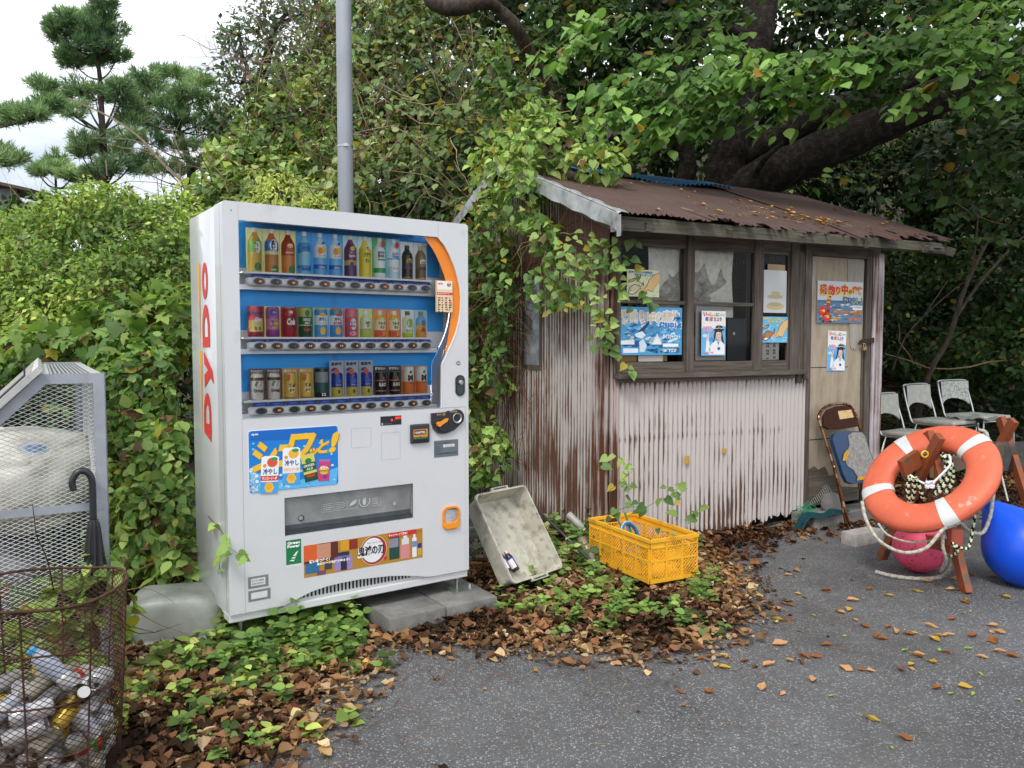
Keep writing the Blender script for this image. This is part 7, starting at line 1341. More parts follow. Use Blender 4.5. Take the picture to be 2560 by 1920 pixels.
# pines
def pine(name, label, Y, trunk, tufts, r0, group='pines against the sky', dens=1.0):
    bx_ = P(*trunk[0], Y); base = Vector((bx_.x, Y, float(gz(bx_.x, Y)))); t = thing(name, label, 'pine tree', base, 0, group); TI = Matrix.Translation(-base)
    tp = [base] + [P(x, y, Y) for x, y in trunk]; b = MB(); n = len(tp); b.tube(smooth_path(tp, 5), [r0 * (1 - .85 * i / ((n - 1) * 5)) for i in range((n - 1) * 5 + 1)], 10); o = b.build('trunk', M['bark'], t, smooth=True); o.matrix_parent_inverse = TI
    PP = []; DD = []; sg = []
    for (x, y, rx, rz) in tufts:
        c = P(x, y, Y + random.uniform(-.5, .5)); a = min(tp[1:], key=lambda q: (q - c).length + (1.5 if q.z > c.z + .1 else 0)); sg.append((smooth_path([a, a.lerp(c, .5) + Vector((0, 0, -.06)), c], 4), .022))
        m = int(34 * dens * max(1, rx * rz / .06))
        for k in range(m):
            u = rnd(1)[0]; q = np.array(c[:]) + u * np.array((rx, rx * .8, rz)) * rng.random() ** .4; ax = unit(np.array([u[0] * .9, u[1] * .5, .55 + .5 * rng.random()]))
            if k % 3 == 0: sg.append(([Vector(c), Vector(q)], .008))
            nn = 34; L_ = rng.uniform(.0, .16, nn); PP.append(q + ax * L_[:, None]); DD.append(unit(ax * 1.0 + rng.normal(0, .55, (nn, 3))))
    PP = np.concatenate(PP); DD = np.concatenate(DD); o = twigs('branches', sg, ['#4a3c30', '#3a2e26'], t, M['bark']); o.matrix_parent_inverse = TI
    c = hue(PP, ['#587c64', '#688c70', '#7a9c7e', '#90ae90', '#a8c0a2'], 1.2); o = leaf_mesh('crown', [('lance', PP, DD, rnd(len(PP)), rng.uniform(.10, .17, len(PP)), c)], M['needle'], t); o.matrix_parent_inverse = TI  # pale needle greens carry the distant haze in their colour
    o.data.name = 'pine_needles'; return t
TPL['lance'] = (np.array([(0, 0, 0), (.5, .05, .0), (1, 0, 0), (.5, -.05, .0)]), [(0, 1, 2, 3)])
pine('pine_tree', 'tallest pine with bare trunk between tiers, upper left against the sky', 14, [(262, 470), (256, 330), (250, 200), (244, 130), (262, 20)], [(262, 15, .10, .16), (255, 50, .14, .14), (240, 85, .22, .14), (285, 90, .16, .14), (205, 95, .16, .10), (165, 60, .10, .12), (150, 100, .16, .12), (135, 80, .08, .08), (215, 60, .12, .12), (195, 125, .2, .10), (270, 125, .2, .10), (190, 165, .25, .09), (245, 160, .25, .10), (290, 152, .14, .08), (165, 150, .1, .07), (105, 225, .14, .07), (150, 245, .2, .08), (205, 230, .22, .14), (240, 250, .22, .12), (185, 285, .22, .10), (150, 275, .12, .08), (305, 250, .2, .12), (325, 280, .16, .12), (300, 225, .12, .08), (330, 310, .2, .1), (215, 365, .22, .1), (205, 390, .12, .08), (270, 380, .25, .16), (320, 350, .22, .14), (340, 400, .25, .2), (280, 430, .25, .14), (250, 440, .2, .1)], .085)
pine('pine_tree', 'bushy spreading pine right of the tallest pine', 16, [(480, 470), (470, 400), (450, 330), (430, 260)], [(360, 205, .16, .12), (385, 225, .22, .16), (370, 260, .2, .14), (420, 270, .26, .16), (440, 190, .12, .08), (475, 205, .2, .1), (460, 240, .2, .12), (500, 250, .25, .14), (400, 320, .3, .16), (450, 300, .3, .16), (500, 320, .3, .16), (380, 360, .3, .14), (440, 370, .35, .14), (520, 370, .3, .14), (550, 330, .25, .14), (480, 420, .35, .16), (345, 235, .16, .14), (405, 190, .12, .1), (500, 215, .16, .12), (470, 270, .3, .16), (530, 285, .25, .14), (350, 300, .2, .14), (560, 380, .3, .14), (420, 430, .3, .16), (540, 420, .3, .14), (360, 430, .2, .14)], .12)
pine('pine_tree', 'small pine top just above the green vine mound', 15, [(140, 470), (138, 420)], [(140, 410, .08, .12), (125, 432, .14, .07), (155, 435, .14, .08), (100, 440, .08, .05), (175, 450, .16, .05), (200, 455, .12, .05), (230, 450, .14, .06)], .04)
pine('pine_tree', 'dark pine tip at the far left edge above the shack roof', 12, [(-30, 470), (-20, 420), (5, 395)], [(5, 395, .12, .08), (30, 412, .12, .06), (-10, 415, .12, .08)], .05)
pine('pine_branch', 'long pine branch reaching in from the left edge', 12, [(-120, 500), (-90, 380), (-60, 310)], [(-30, 312, .18, .09), (10, 305, .2, .1), (45, 308, .18, .09), (80, 300, .14, .09), (105, 285, .12, .08), (125, 275, .09, .06)], .06)
# bare dead branches in front of the pines
t = thing('dead_branch', 'bare dead branch arching in front of the pines', 'branch', P(520, 520, 9.5)); sg = [(smooth_path([P(478, 508, 9.5), P(470, 470, 9.5), P(430, 430, 9.5), (P(395, 395, 9.5)), P(345, 340, 9.5), P(270, 290, 9.5), P(170, 245, 9.5)], 5), .028), (smooth_path([P(370, 365, 9.5), P(320, 348, 9.5), P(220, 345, 9.5)], 4), .010), (smooth_path([P(405, 405, 9.5), P(370, 375, 9.5), P(300, 370, 9.5)], 4), .012), (smooth_path([P(350, 345, 9.5), P(362, 340, 9.5), P(365, 330, 9.5)], 3), .006), (smooth_path([P(265, 400, 9.5), P(268, 440, 9.5)], 3), .012)]
o = twigs('branch', sg, '#8a7c6c', t); o.matrix_parent_inverse = Matrix.Translation(-t.location)
t = thing('leafless_shrub', 'leafless grey brown shrub reaching up left of the steel pole', 'shrub', P(860, 560, 8.6)); sg = []
for (a, c_, r) in (((900, 560), (600, 160), .018), ((880, 500), (640, 40), .014), ((860, 520), (700, 120), .014), ((900, 480), (760, 20), .014), ((920, 420), (840, 10), .012), ((880, 400), (560, 120), .010), ((900, 300), (700, -20), .012), ((930, 350), (860, -30), .012), ((870, 540), (780, 330), .012), ((900, 540), (690, 260), .012), ((930, 300), (980, 10), .012)):
    p0, p1 = P(*a, 9.0), P(*c_, 9.8); mid = p0.lerp(p1, .45) + Vector((-.15, 0, .05)); w_ = smooth_path([p0, mid, p1], 7); sg.append((w_, r))
    for q in w_[4:]:
        for k in range(2): s_ = wander(q, (p1 - p0).normalized() + Vector(rnd(1)[0]) * .9, random.uniform(.3, .8), 5, .22); sg.append((s_, .0055)); sg.append((wander(s_[3], s_[4] - s_[3] + Vector(rnd(1)[0]) * .08, .3, 4, .25), .0035))
o = twigs('twigs', sg, ['#6f6256', '#85766a', '#5a4c42'], t); o.matrix_parent_inverse = Matrix.Translation(-t.location)

# big leaning tree behind the shed
LB = P(1800, 470, 9.3); bt = thing('leaning_tree', 'big dark tree with two thick limbs leaning right over the shed roof', 'tree', Vector((LB.x, 9.3, float(gz(LB.x, 9.3)))), 0); BI = Matrix.Translation(-bt.location)
def limb(pts, rs, nm='limb', n=14):
    b = MB(); p = smooth_path([P(x, y, Y) for x, y, Y in pts], 5); b.tube(p, [r * (1 + .05 * math.sin(i * 2.1)) for i, r in enumerate(np.interp(np.linspace(0, 1, len(p)), np.linspace(0, 1, len(rs)), rs))], n); o = b.build(nm, M['darkbark'], bt, smooth=True); o.matrix_parent_inverse = BI
limb([(1800, 900, 9.4), (1810, 560, 9.3), (1815, 420, 9.2), (1835, 330, 9.1), (1860, 200, 9.2), (1890, 90, 9.4), (1910, -60, 9.6)], [.30, .26, .22, .20, .20, .20, .19], 'trunk')
limb([(1820, 520, 9.2), (1900, 450, 9.0), (2050, 380, 8.8), (2200, 310, 8.6), (2350, 240, 8.4), (2480, 185, 8.3), (2620, 150, 8.2)], [.24, .235, .22, .21, .20, .18, .16])
limb([(1850, 400, 9.2), (1960, 335, 9.0), (2100, 270, 8.8), (2250, 215, 8.6), (2400, 150, 8.5)], [.13, .14, .13, .12, .09])
limb([(1700, 480, 9.6), (1720, 400, 9.6), (1660, 300, 9.6), (1560, 230, 9.5)], [.12, .10, .08, .06]); limb([(1880, 455, 8.9), (1910, 400, 8.6), (1960, 355, 8.5)], [.03, .035, .02]); limb([(1860, 90, 9.3), (1790, 70, 8.8), (1730, 110, 8.4), (1690, 200, 8.2)], [.08, .06, .05, .03])
t = thing('crooked_limb', 'thick crooked brown limb crossing the top edge above the vines', 'limb', P(1300, 150, 7.6)); b = MB(); p = smooth_path([P(1060, -30, 7.6), P(1085, 8, 7.6), P(1140, 20, 7.6), P(1210, 5, 7.6), P(1250, 25, 7.7), P(1290, 70, 7.8), P(1320, 130, 8.0), P(1370, 220, 8.3), (P(1420, 330, 8.6))], 5); b.tube(p, list(np.interp(np.linspace(0, 1, len(p)), [0, .1, .3, .5, .6, 1], [.03, .07, .075, .05, .07, .06])), 10); o = b.build('bark', M['bark'], t, smooth=True); o.matrix_parent_inverse = Matrix.Translation(-t.location)
# dark wood behind: crowns filling the slope
plant('dark_thicket', 'dark green thicket behind the big leaning tree at upper right', 'thicket', [(1330, 250, 9.2, .6, .7), (1450, 120, 9.6, .8, .7), (1600, 60, 10, .8, .6), (1500, 330, 9.4, .6, .5), (1620, 220, 9.8, .7, .6), (1760, 120, 10.6, .9, .7), (2050, 80, 10.5, 1.1, .8), (2280, 60, 10.3, 1.1, .8), (2500, 80, 10, 1.1, .9), (2050, 250, 11, .9, .7), (2650, 30, 9.5, 1.1, 1.0), (1720, 380, 11.5, .8, .9), (1850, 330, 12, 1.0, 1.0), (1640, 420, 11.5, .7, .7), (1990, 400, 12, .8, .8), (1300, -20, 10.5, .9, .7), (1100, -20, 11, .9, .6), (1500, -30, 10.5, 1, .7), (2600, 250, 10.5, 1.0, .8), (1880, -20, 11, 1.2, .9), (1980, 60, 12, 1.3, .9), (1650, -10, 12, 1.3, .9), (2250, 20, 12, 1.3, .9), (1350, 60, 12, 1.2, .9)], PL_DK, .105, cov=1.6, tw=160, twr=.008, twl=1.2, dead=.03)
plant('shaded_thicket', 'deeply shaded leafy thicket on the bank right of the shed', 'thicket', [(2250, 480, 10.4, .7, .7), (2400, 420, 9.8, .8, .7), (2560, 450, 9.2, .8, .8), (2280, 680, 10.2, .7, .7), (2430, 650, 9.8, .75, .7), (2600, 700, 9.2, .8, .9), (2300, 850, 10, .7, .5), (2480, 860, 9.6, .8, .6), (2200, 560, 10.2, .5, .6), (2620, 930, 8.9, .7, .6), (2230, 780, 9.9, .5, .5), (2080, 420, 10.8, .7, .5)], ['#1c3016', '#28421e', '#345426', '#42662e'], .078, cov=1.8, tw=60, twr=.01, twl=1.4, dead=.02)  # shade under the trees is put into this dark leaf palette
# leafy sprays
def sprays(name, label, paths, size, pal, step=.05, spread=.10, cat='branch', tpl='ovate', droop=.5, group=None, rw=.006, mult=1):
    c0 = P(*paths[0][0]); t = thing(name, label, cat, c0, 0, group); PS = []; DS = []; sg = []
    for pth in paths:
        pts = smooth_path([P(*q) for q in pth], 6); sg.append((pts, rw)); L_ = 0
        for a, c_ in zip(pts[:-1], pts[1:]):
            L_ += (c_ - a).length
            while L_ > step:
                L_ -= step
                for k in range(mult):
                    dd = (c_ - a).normalized(); s = random.choice((-1, 1)); sd = Vector((dd.y, -dd.x, 0)).normalized() * s if abs(dd.z) < .9 else Vector((s, 0, 0)); q = a.lerp(c_, random.random()) + Vector(rnd(1)[0]) * spread * (.3 + .7 * k) * random.random(); PS.append(q[:]); DS.append((dd * .5 + sd * .8 + Vector((0, -.15, -droop)) + Vector(rnd(1)[0]) * .35)[:])
    PS = np.array(PS); DS = np.array(DS); n = len(PS); nr = unit(np.array([0, -.45, .8]) + rng.normal(0, .28, (n, 3))); c = hue(PS, pal, 2.0, .12); q = rng.random(n) < .02; c[q] = lin('#a98a3a')
    o = twigs('twigs', sg, ['#5a4a38'], t); o.matrix_parent_inverse = Matrix.Translation(-c0); o = leaf_mesh('leaves', [(tpl, PS, DS, nr, size * rng.uniform(.7, 1.2, n), c)], M['leaf'], t); o.matrix_parent_inverse = Matrix.Translation(-c0); return t
def spath(x0, y0, x1, y1, Y0, Y1, sag=12, n=4):
    return [(x0 + (x1 - x0) * i / n + random.uniform(-12, 12), y0 + (y1 - y0) * i / n - sag * math.sin(math.pi * i / n) + random.uniform(-6, 6), Y0 + (Y1 - Y0) * i / n) for i in range(n + 1)]
pths = [spath(2700, 100, 1850, 190, 6.4, 5.9, 30, 6), spath(2650, 150, 2050, 150, 6.5, 6.1, 25, 5), spath(2500, 60, 2150, 110, 6.8, 6.3), spath(2150, 120, 1700, 235, 6.5, 6.0, 20, 5), spath(2000, 160, 1580, 300, 6.5, 6.1, 20, 5), spath(1900, 200, 1620, 330, 6.5, 6.2, 12, 4), spath(1850, 180, 1500, 250, 6.8, 6.3, 20, 5), spath(2300, 130, 2080, 200, 6.2, 5.9), spath(2560, 150, 2330, 180, 6.1, 5.8), spath(2480, 120, 2260, 160, 6.0, 5.9), spath(2620, 90, 2380, 90, 6.6, 6.4), spath(1750, 210, 1480, 300, 7.0, 6.5), spath(1780, 120, 1540, 190, 7.2, 6.8, 15), spath(1700, 30, 1420, 70, 7.4, 6.8, 10), spath(1560, 60, 1380, 160, 7.4, 7.0, 8), spath(1900, 30, 1660, 60, 7.2, 6.9, 8), spath(2200, 160, 1960, 220, 6.4, 6.1), spath(2100, 200, 1900, 260, 6.6, 6.3), spath(1680, 240, 1420, 240, 7.0, 6.7), spath(1640, 140, 1340, 130, 7.6, 7.1, 12), spath(1700, 260, 1480, 330, 7.2, 6.8, 8), spath(1750, 300, 1600, 350, 6.8, 6.5, 8), spath(2660, 190, 2420, 230, 6.4, 6.2, 10), spath(2250, 190, 2080, 260, 6.6, 6.4, 8), spath(2640, 240, 2500, 260, 6.6, 6.4, 6), spath(2080, 230, 1880, 330, 6.6, 6.4, 8), spath(2400, 200, 2230, 270, 6.3, 6.1, 8), spath(2560, 200, 2380, 260, 6.2, 6.0, 8), spath(2260, 220, 2080, 300, 6.6, 6.4, 8), spath(1760, 60, 1900, 140, 7.0, 6.6, 6), spath(1850, 100, 1760, 200, 6.9, 6.5, 6), spath(1920, 260, 1720, 350, 6.8, 6.5, 8), spath(1820, 280, 1610, 360, 6.8, 6.4, 6), spath(2640, 30, 2300, 40, 7.0, 6.8), spath(2500, 10, 2200, 20, 7.4, 7.1)]
sprays('overhanging_branch', 'long leafy branches hanging over the shed roof from the upper right', pths, .118, ['#4a7230', '#5a863a', '#6c9a44', '#7cac4c', '#8cba58'], step=.026, spread=.20, mult=2)
sprays('low_spray', 'small leafy twig reaching over the back right of the shed roof', [[(1960, 482, 7.9), (2040, 450, 7.7), (2120, 440, 7.6), (2200, 432, 7.5)], [(2020, 470, 7.8), (2100, 472, 7.7), (2180, 462, 7.6)], [(2100, 440, 7.6), (2180, 470, 7.5), (2210, 500, 7.4)], [(2050, 450, 7.7), (2060, 420, 7.6)]], .095, PL_MID, step=.06, spread=.05)
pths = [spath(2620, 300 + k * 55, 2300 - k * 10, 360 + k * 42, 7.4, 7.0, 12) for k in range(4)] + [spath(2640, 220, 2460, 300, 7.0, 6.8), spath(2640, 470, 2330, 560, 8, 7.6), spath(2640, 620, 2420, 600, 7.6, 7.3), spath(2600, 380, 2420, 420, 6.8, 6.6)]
sprays('shaded_branch', 'dark leafy branches hanging at the right edge under the limbs', pths, .115, ['#263f1a', '#2f4c20', '#3c5c28', '#4c6c30'], step=.035, spread=.16, mult=2)  # darker copy of the branch greens, with shade painted into the leaf colours
# thin tree on the bank
b0 = P(2300, 1010, 8.6); t = thing('sapling', 'thin pale trunked sapling forking on the bank right of the shed', 'tree', b0); b = MB()
for pts, r in (([(2290, 1060), (2325, 930), (2370, 850), (2405, 740), (2430, 680), (2470, 600)], .035), ([(2385, 800), (2440, 720), (2500, 650), (2560, 590)], .022), ([(2430, 680), (2440, 600), (2445, 540)], .014), ([(2230, 930), (2260, 850), (2310, 790), (2390, 720), (2440, 690)], .010), ([(2310, 790), (2350, 730), (2370, 700)], .008)): p = smooth_path([P(x, y, 8.6) for x, y in pts], 5); b.tube(p, list(np.linspace(r, r * .5, len(p))), 8, '#6a6456')
o = b.build('trunk', M['bark'], t, smooth=True); o.matrix_parent_inverse = Matrix.Translation(-b0)
# overhead canopy of the same wood, unseen above the frame, added to shade the shed
plant('shade_canopy', 'dense tree crown spreading above the shed beyond the top of the frame', 'tree', [(Vector((x, y, z)), 1.15, .6, 1.1) for x, y, z in ((2.0, 7.6, 5.6), (3.6, 7.4, 5.6), (5.2, 7.2, 5.4), (1.2, 8.6, 5.9), (2.8, 5.9, 5.0), (4.4, 5.8, 5.0), (6.0, 5.6, 4.9), (6.6, 7.2, 5.0), (1.4, 6.8, 5.2), (7.2, 8.8, 4.5), (5.4, 4.4, 4.9), (3.6, 4.6, 5.1))], PL_DK, .17, cov=1.3, tpl='quad', depth=.5, part='crown')

# vine over the shed gable and side wall (positions in shed coordinates)
def sv(x, y, z): return SL @ Vector((x, y, z))
vb = [(sv(-.15, 1.15, 2.72), .30, .22, .30), (sv(.05, .95, 2.85), .34, .22, .30), (sv(-.02, 1.25, 3.10), .26, .26, .24), (sv(-.10, 1.45, 3.40), .18, .30, .18), (sv(.28, .70, 2.68), .24, .14, .22), (sv(-.22, .85, 2.42), .16, .26, .26), (sv(-.24, 1.35, 2.2), .14, .4, .30), (sv(-.24, 1.8, 1.8), .15, .5, .35), (sv(-.22, 1.15, 1.75), .10, .35, .22), (sv(-.20, .55, 2.10), .09, .16, .18), (sv(-.25, 1.8, 1.0), .16, .5, .4), (sv(-.2, 1.3, 1.2), .10, .3, .14), (sv(-.30, 1.7, .35), .18, .35, .35), (sv(-.25, 1.25, .5), .12, .25, .14), (sv(-.35, 2.3, 1.3), .2, 1.0, .4)]
t = plant('climbing_vine', 'bright climbing vine covering the gable and left wall of the shed', 'vine', vb, PL_IVY, .066, cov=1.15, tpl='heart', tw=330, twr=.0028, twl=.55, twc=('#8a7656', '#6a4c34', '#7a8a4a', '#5a3c28'), base=Vector((sv(-.3, 1.4, 0))), lump=.3, dead=.05)
sg = []
for i in range(420):
    y = random.uniform(.95, 2.3); z = random.uniform(1.2, 2.35); p = sv(-.06 - random.random() * .12, y, z); sg.append((wander(p, Vector((random.gauss(0, .6), random.gauss(0, .4), random.gauss(-.6, .8))), random.uniform(.2, .6), 6, .3), random.uniform(.0018, .004)))
for i in range(60): p = sv(-.05 - random.random() * .1, random.uniform(.95, 1.9), random.uniform(.2, 1.2)); sg.append((wander(p, Vector((0, 0, 1)), random.uniform(.5, 1.2), 7, .15), random.uniform(.002, .004)))
o = twigs('dry_stems', sg, ['#6a4c34', '#4a3020', '#8a7050', '#5f4430'], t); o.matrix_parent_inverse = Matrix.Translation(-t.location)
def vine_run(name, label, paths, size=.055, pal=PL_IVY, step=.045, spread=.05, tpl='heart', cat='vine', droop=.6, rw=.0022, group='stray vine runners', mult=1):
    # hanging or creeping runner given by world points
    c0 = Vector(paths[0][0]); t = thing(name, label, cat, c0, 0, group); PS = []; DS = []; sg = []
    for pth in paths:
        pts = smooth_path(pth, 6); sg.append((pts, rw)); L_ = 0
        for a, c_ in zip(pts[:-1], pts[1:]):
            L_ += (c_ - a).length
            while L_ > step:
                L_ -= step
                for k in range(mult): PS.append((a.lerp(c_, random.random()) + Vector(rnd(1)[0]) * spread * random.random())[:]); DS.append((Vector((random.gauss(0, 1), -.35, random.gauss(-droop, .5))))[:])
    PS = np.array(PS); DS = np.array(DS); n = len(PS); nr = unit(np.array([-.15, -.9, .55]) + rng.normal(0, .38, (n, 3))); c = hue(PS, pal, 3.0, .12); q = rng.random(n) < .06; c[q] = lin('#b0a040')
    o = twigs('runner', sg, ['#7a6a48', '#6a7a3c', '#6a4c34'], t); o.matrix_parent_inverse = Matrix.Translation(-c0); o = leaf_mesh('leaves', [(tpl, PS, DS, nr, size * rng.uniform(.6, 1.25, n), c)], M['leaf'], t); o.matrix_parent_inverse = Matrix.Translation(-c0); return t
vine_run('vine_runner', 'vine runners hanging round the front left corner of the shed', [[sv(-.2, .1, 2.05), sv(-.08, -.10, 1.95), sv(-.03, -.12, 1.75), sv(.05, -.14, 1.6)], [sv(-.22, .3, 1.9), sv(-.15, .05, 1.75), sv(-.10, -.05, 1.55), sv(-.05, -.10, 1.35)], [sv(-.2, .5, 2.0), sv(-.2, .35, 1.7), sv(-.16, .2, 1.62)], [sv(-.2, .45, 2.1), sv(-.18, .15, 1.9), sv(-.10, -.05, 1.85), sv(-.02, -.12, 1.9)], [sv(-.2, .8, 1.85), sv(-.16, .55, 1.62), sv(-.12, .35, 1.66)], [sv(-.2, .7, 1.9), sv(-.15, .4, 1.75), sv(-.14, .1, 1.68)]], step=.014, spread=.10)
vine_run('vine_runner', 'thin vine crossing the corner post onto the cream fish poster', [[sv(-.04, -.12, 1.85), sv(.06, -.14, 1.90), sv(.12, -.12, 1.82), sv(.16, -.10, 1.72), sv(.22, -.10, 1.64), sv(.30, -.09, 1.62)], [sv(.0, -.10, 2.0), sv(.10, -.10, 2.02), sv(.14, -.09, 1.95)]], step=.05, spread=.03, size=.07)
vine_run('vine_runner', 'thin vine trailing down the rusty corner beside the faded blue poster', [[sv(-.12, .0, 1.55), sv(-.06, -.06, 1.42), sv(-.02, -.10, 1.34), sv(.04, -.12, 1.24), sv(.10, -.12, 1.18)], [sv(-.12, .05, 1.42), sv(-.08, .0, 1.32)]], step=.035, spread=.04, size=.062)
vine_run('vine_runner', 'leafy vine on the rusty corner above the yellow crate', [[P(1490, 1180, 4.95), P(1545, 1140, 4.95), P(1575, 1200, 4.9), P(1560, 1250, 4.9)], [P(1520, 1230, 4.9), P(1590, 1170, 4.9)]], step=.05, spread=.04, size=.062)
vine_run('crate_vine', 'vine shoots growing out of and behind the yellow crate', [[P(1570, 1290, 4.6), P(1640, 1255, 4.6), P(1690, 1230, 4.6), P(1660, 1215, 4.6)], [P(1690, 1300, 4.6), P(1700, 1240, 4.6), P(1720, 1220, 4.6)], [P(1720, 1310, 4.5), P(1750, 1270, 4.5), P(1775, 1260, 4.5)], [P(1500, 1290, 4.6), P(1560, 1270, 4.5), P(1600, 1265, 4.5)], [P(1640, 1330, 4.3), P(1690, 1330, 4.3)]], step=.05, spread=.05, size=.060, group='stray vine runners')
vine_run('vine_runner', 'leafy shoot sticking out at the lower left corner of the machine', [[P(545, 1440, 3.5), P(560, 1370, 3.3), P(600, 1385, 3.2), P(625, 1385, 3.15)], [P(520, 1290, 3.6), P(555, 1330, 3.4), P(575, 1360, 3.3)]], step=.07, spread=.02, size=.055)

# weeds: many small plants, each with its own stems
def weed(cx, cy, h, n, size, pal, label, spread=.12, tpl='ovate', group='small weeds in the leaf litter', cat='weed'):
    z0 = float(gz(cx, cy)); t = thing('weed', label, cat, (cx, cy, z0), 0, group); PS = []; DS = []; NS = []; sg = []
    for k in range(n):
        p = Vector((random.gauss(0, spread * .5), random.gauss(0, spread * .5), -.01)); a = random.uniform(0, 6.28); hh = h * random.uniform(.45, 1.1); pts = wander(p, Vector((math.cos(a) * .4, math.sin(a) * .4, 1)), hh, 5, .12); sg.append((pts, .0022))
        for j, q in enumerate(pts[1:]):
            for s in (0, math.pi): b_ = a + j * 1.57 + s; PS.append(q[:]); DS.append((math.cos(b_), math.sin(b_), random.uniform(-.1, .35))); NS.append((math.cos(b_) * -.2, -.25, 1))
    PS, DS, NS = np.array(PS), np.array(DS), np.array(NS); m = len(PS); c = hue(PS + np.array([cx, cy, 0]), pal, 3, .15); o = leaf_mesh('leaves', [(tpl, PS, DS, unit(NS + rng.normal(0, .35, (m, 3))), size * rng.uniform(.5, 1.15, m), c)], M['leaf'], t); twigs('stems', sg, ['#5f7a3a', '#7a6a48'], t); return t
W1 = 'low green weed in the dead leaves in front of the machine'; W2 = 'low green weed in the dead leaves around the tray and crate'; W3 = 'low green weed at the bottom left beside the wire basket'
rw = random.Random(12)
for i in range(64):
    x, y = rw.uniform(540, 860), rw.uniform(1500, 1690)
    if sd_asph(*G(x, y)[:2]) < -.03: continue
    g = G(x, y); weed(g.x, g.y, rw.uniform(.08, .20), 3, rw.uniform(.04, .06), PL_MID + PL_YG[:2], W1, group='weeds in front of the vending machine')
for x, y, h in ((800, 1560, .24), (700, 1540, .22), (740, 1520, .25), (780, 1530, .26), (620, 1580, .18), (670, 1560, .2), (760, 1580, .2), (840, 1600, .2), (720, 1600, .2), (640, 1600, .15), (830, 1540, .26)): g = G(x, y); weed(g.x, g.y, h, 4, .062, ['#5c8434', '#72983e', '#88ac4c'], W1, group='weeds in front of the vending machine')
for i in range(64):
    x, y = rw.uniform(1215, 1800), rw.uniform(1370, 1590); g = G(x, y)
    if sd_asph(g.x, g.y) < .0: continue
    if 1560 < x < 1740 and y < 1450: continue
    weed(g.x, g.y, rw.uniform(.05, .14), rw.choice((2, 3)), rw.uniform(.035, .055), PL_MID + PL_YG[:2], W2, group='weeds around the tray and the crate')
for i in range(12): x, y = rw.uniform(1400, 1500), rw.uniform(1300, 1440); g = G(x, y); weed(g.x, g.y, rw.uniform(.12, .26), 4, .058, PL_IVY, 'leafy weed between the tray and the yellow crate', group='leafy weeds beside the crate')
for i in range(40):
    x, y = rw.uniform(20, 700), rw.uniform(1640, 1930); g = G(x, y)
    if x < 310 and rw.random() < .5 or sd_asph(g.x, g.y) < .05: continue
    weed(g.x, g.y, rw.uniform(.06, .14), 3, rw.uniform(.038, .06), PL_YG[:4] + PL_MID, W3, group='weeds beside the wire basket')
for x, y in ((760, 1860), (240, 1880), (180, 1900), (320, 1620), (390, 1690), (420, 1660)): g = G(x, min(y, 1915)); weed(g.x, g.y, .10, 3, .065, PL_YG, W3, group='weeds beside the wire basket')

# leaf litter, needles and bank cover (nobody could count these)
def litter(name, N, region, size, tpl, pal, kind='stuff', flat=.35, zoff=.006, mat=None, up=1.0, pile=0):
    x, y = region(N); z = gz(x, y); z = np.where(sd_asph(x, y) < 0, np.maximum(z, 0), z) + zoff + pile * rng.random(len(x)); p = np.stack([x, y, z], 1); n = len(p); a = rng.uniform(0, 2 * math.pi, n); d = np.stack([np.cos(a), np.sin(a), rng.normal(.05, flat * .6, n)], 1); nr = unit(np.array([0, 0, up]) + rng.normal(0, flat, (n, 3))); nr[:, 2] = np.abs(nr[:, 2]); c = hue(p, pal, 4, .32); sz = size * rng.uniform(.3, 1.3, n); tl = [tpl] if tpl != 'curl' else ['curl', 'curl2', 'curl3']; o = leaf_mesh(name, [(t_, p[i_::len(tl)], d[i_::len(tl)], nr[i_::len(tl)], sz[i_::len(tl)], c[i_::len(tl)]) for i_, t_ in enumerate(tl)], mat or M['dead'], None); tag(o, kind=kind); return o
DEAD = ['#3e2a1c', '#5c3c28', '#744c32', '#8a6040', '#a07850', '#b89872', '#9c6a40']
def reg_soil(x0, x1, y0, y1, smin=-.02, smax=9, fade=.25, avoid=None):
    def f(N):
        x = rng.uniform(x0, x1, N); y = rng.uniform(y0, y1, N); s = sd_asph(x, y); k = (s > smin - rng.random(N) ** 2.2 * fade) & (s < smax)
        lx = (x - MO.x) * math.cos(MA) + (y - MO.y) * math.sin(MA); ly = -(x - MO.x) * math.sin(MA) + (y - MO.y) * math.cos(MA); k &= ~((lx > .62) & (lx < 1.20) & (ly > -.05) & (ly < .4))
        sx = (x - SO.x) * math.cos(SA) + (y - SO.y) * math.sin(SA); sy = -(x - SO.x) * math.sin(SA) + (y - SO.y) * math.cos(SA); k &= ~((sx > -.05) & (sx < SW) & (sy > -.02) & (sy < SD)); k &= np.hypot(x - BC.x, y - BC.y) > .24; bx_ = (x + .570) * math.cos(MA - .02) + (y - 3.585) * math.sin(MA - .02); by_ = -(x + .570) * math.sin(MA - .02) + (y - 3.585) * math.cos(MA - .02); k &= ~((bx_ > -.01) & (bx_ < .61) & (by_ > -.01) & (by_ < .42)); tx = (x - BL.x) * e.x + (y - BL.y) * e.y; ty_ = -(x - BL.x) * e.y + (y - BL.y) * e.x; k &= ~((tx > .0) & (tx < WT) & (ty_ > -.06) & (ty_ < .14))
        return x[k], y[k]
    return f
litter('leaf_litter', 19000, reg_soil(-2.6, 1.9, 1.9, 5.6), .056, 'curl', DEAD, pile=.020)
litter('leaf_crumbs', 40000, reg_soil(-2.6, 1.9, 1.9, 5.6), .030, 'ovate', ['#2e1c12', '#4a2e20', '#6a4630', '#8a6448', '#a88a6a'], pile=.016)
litter('leaf_litter', 9000, reg_soil(1.2, 5.2, 4.6, 8.2, fade=.35), .06, 'curl', ['#3c2416', '#5a3622', '#7a4e30', '#946a44'], pile=.015)
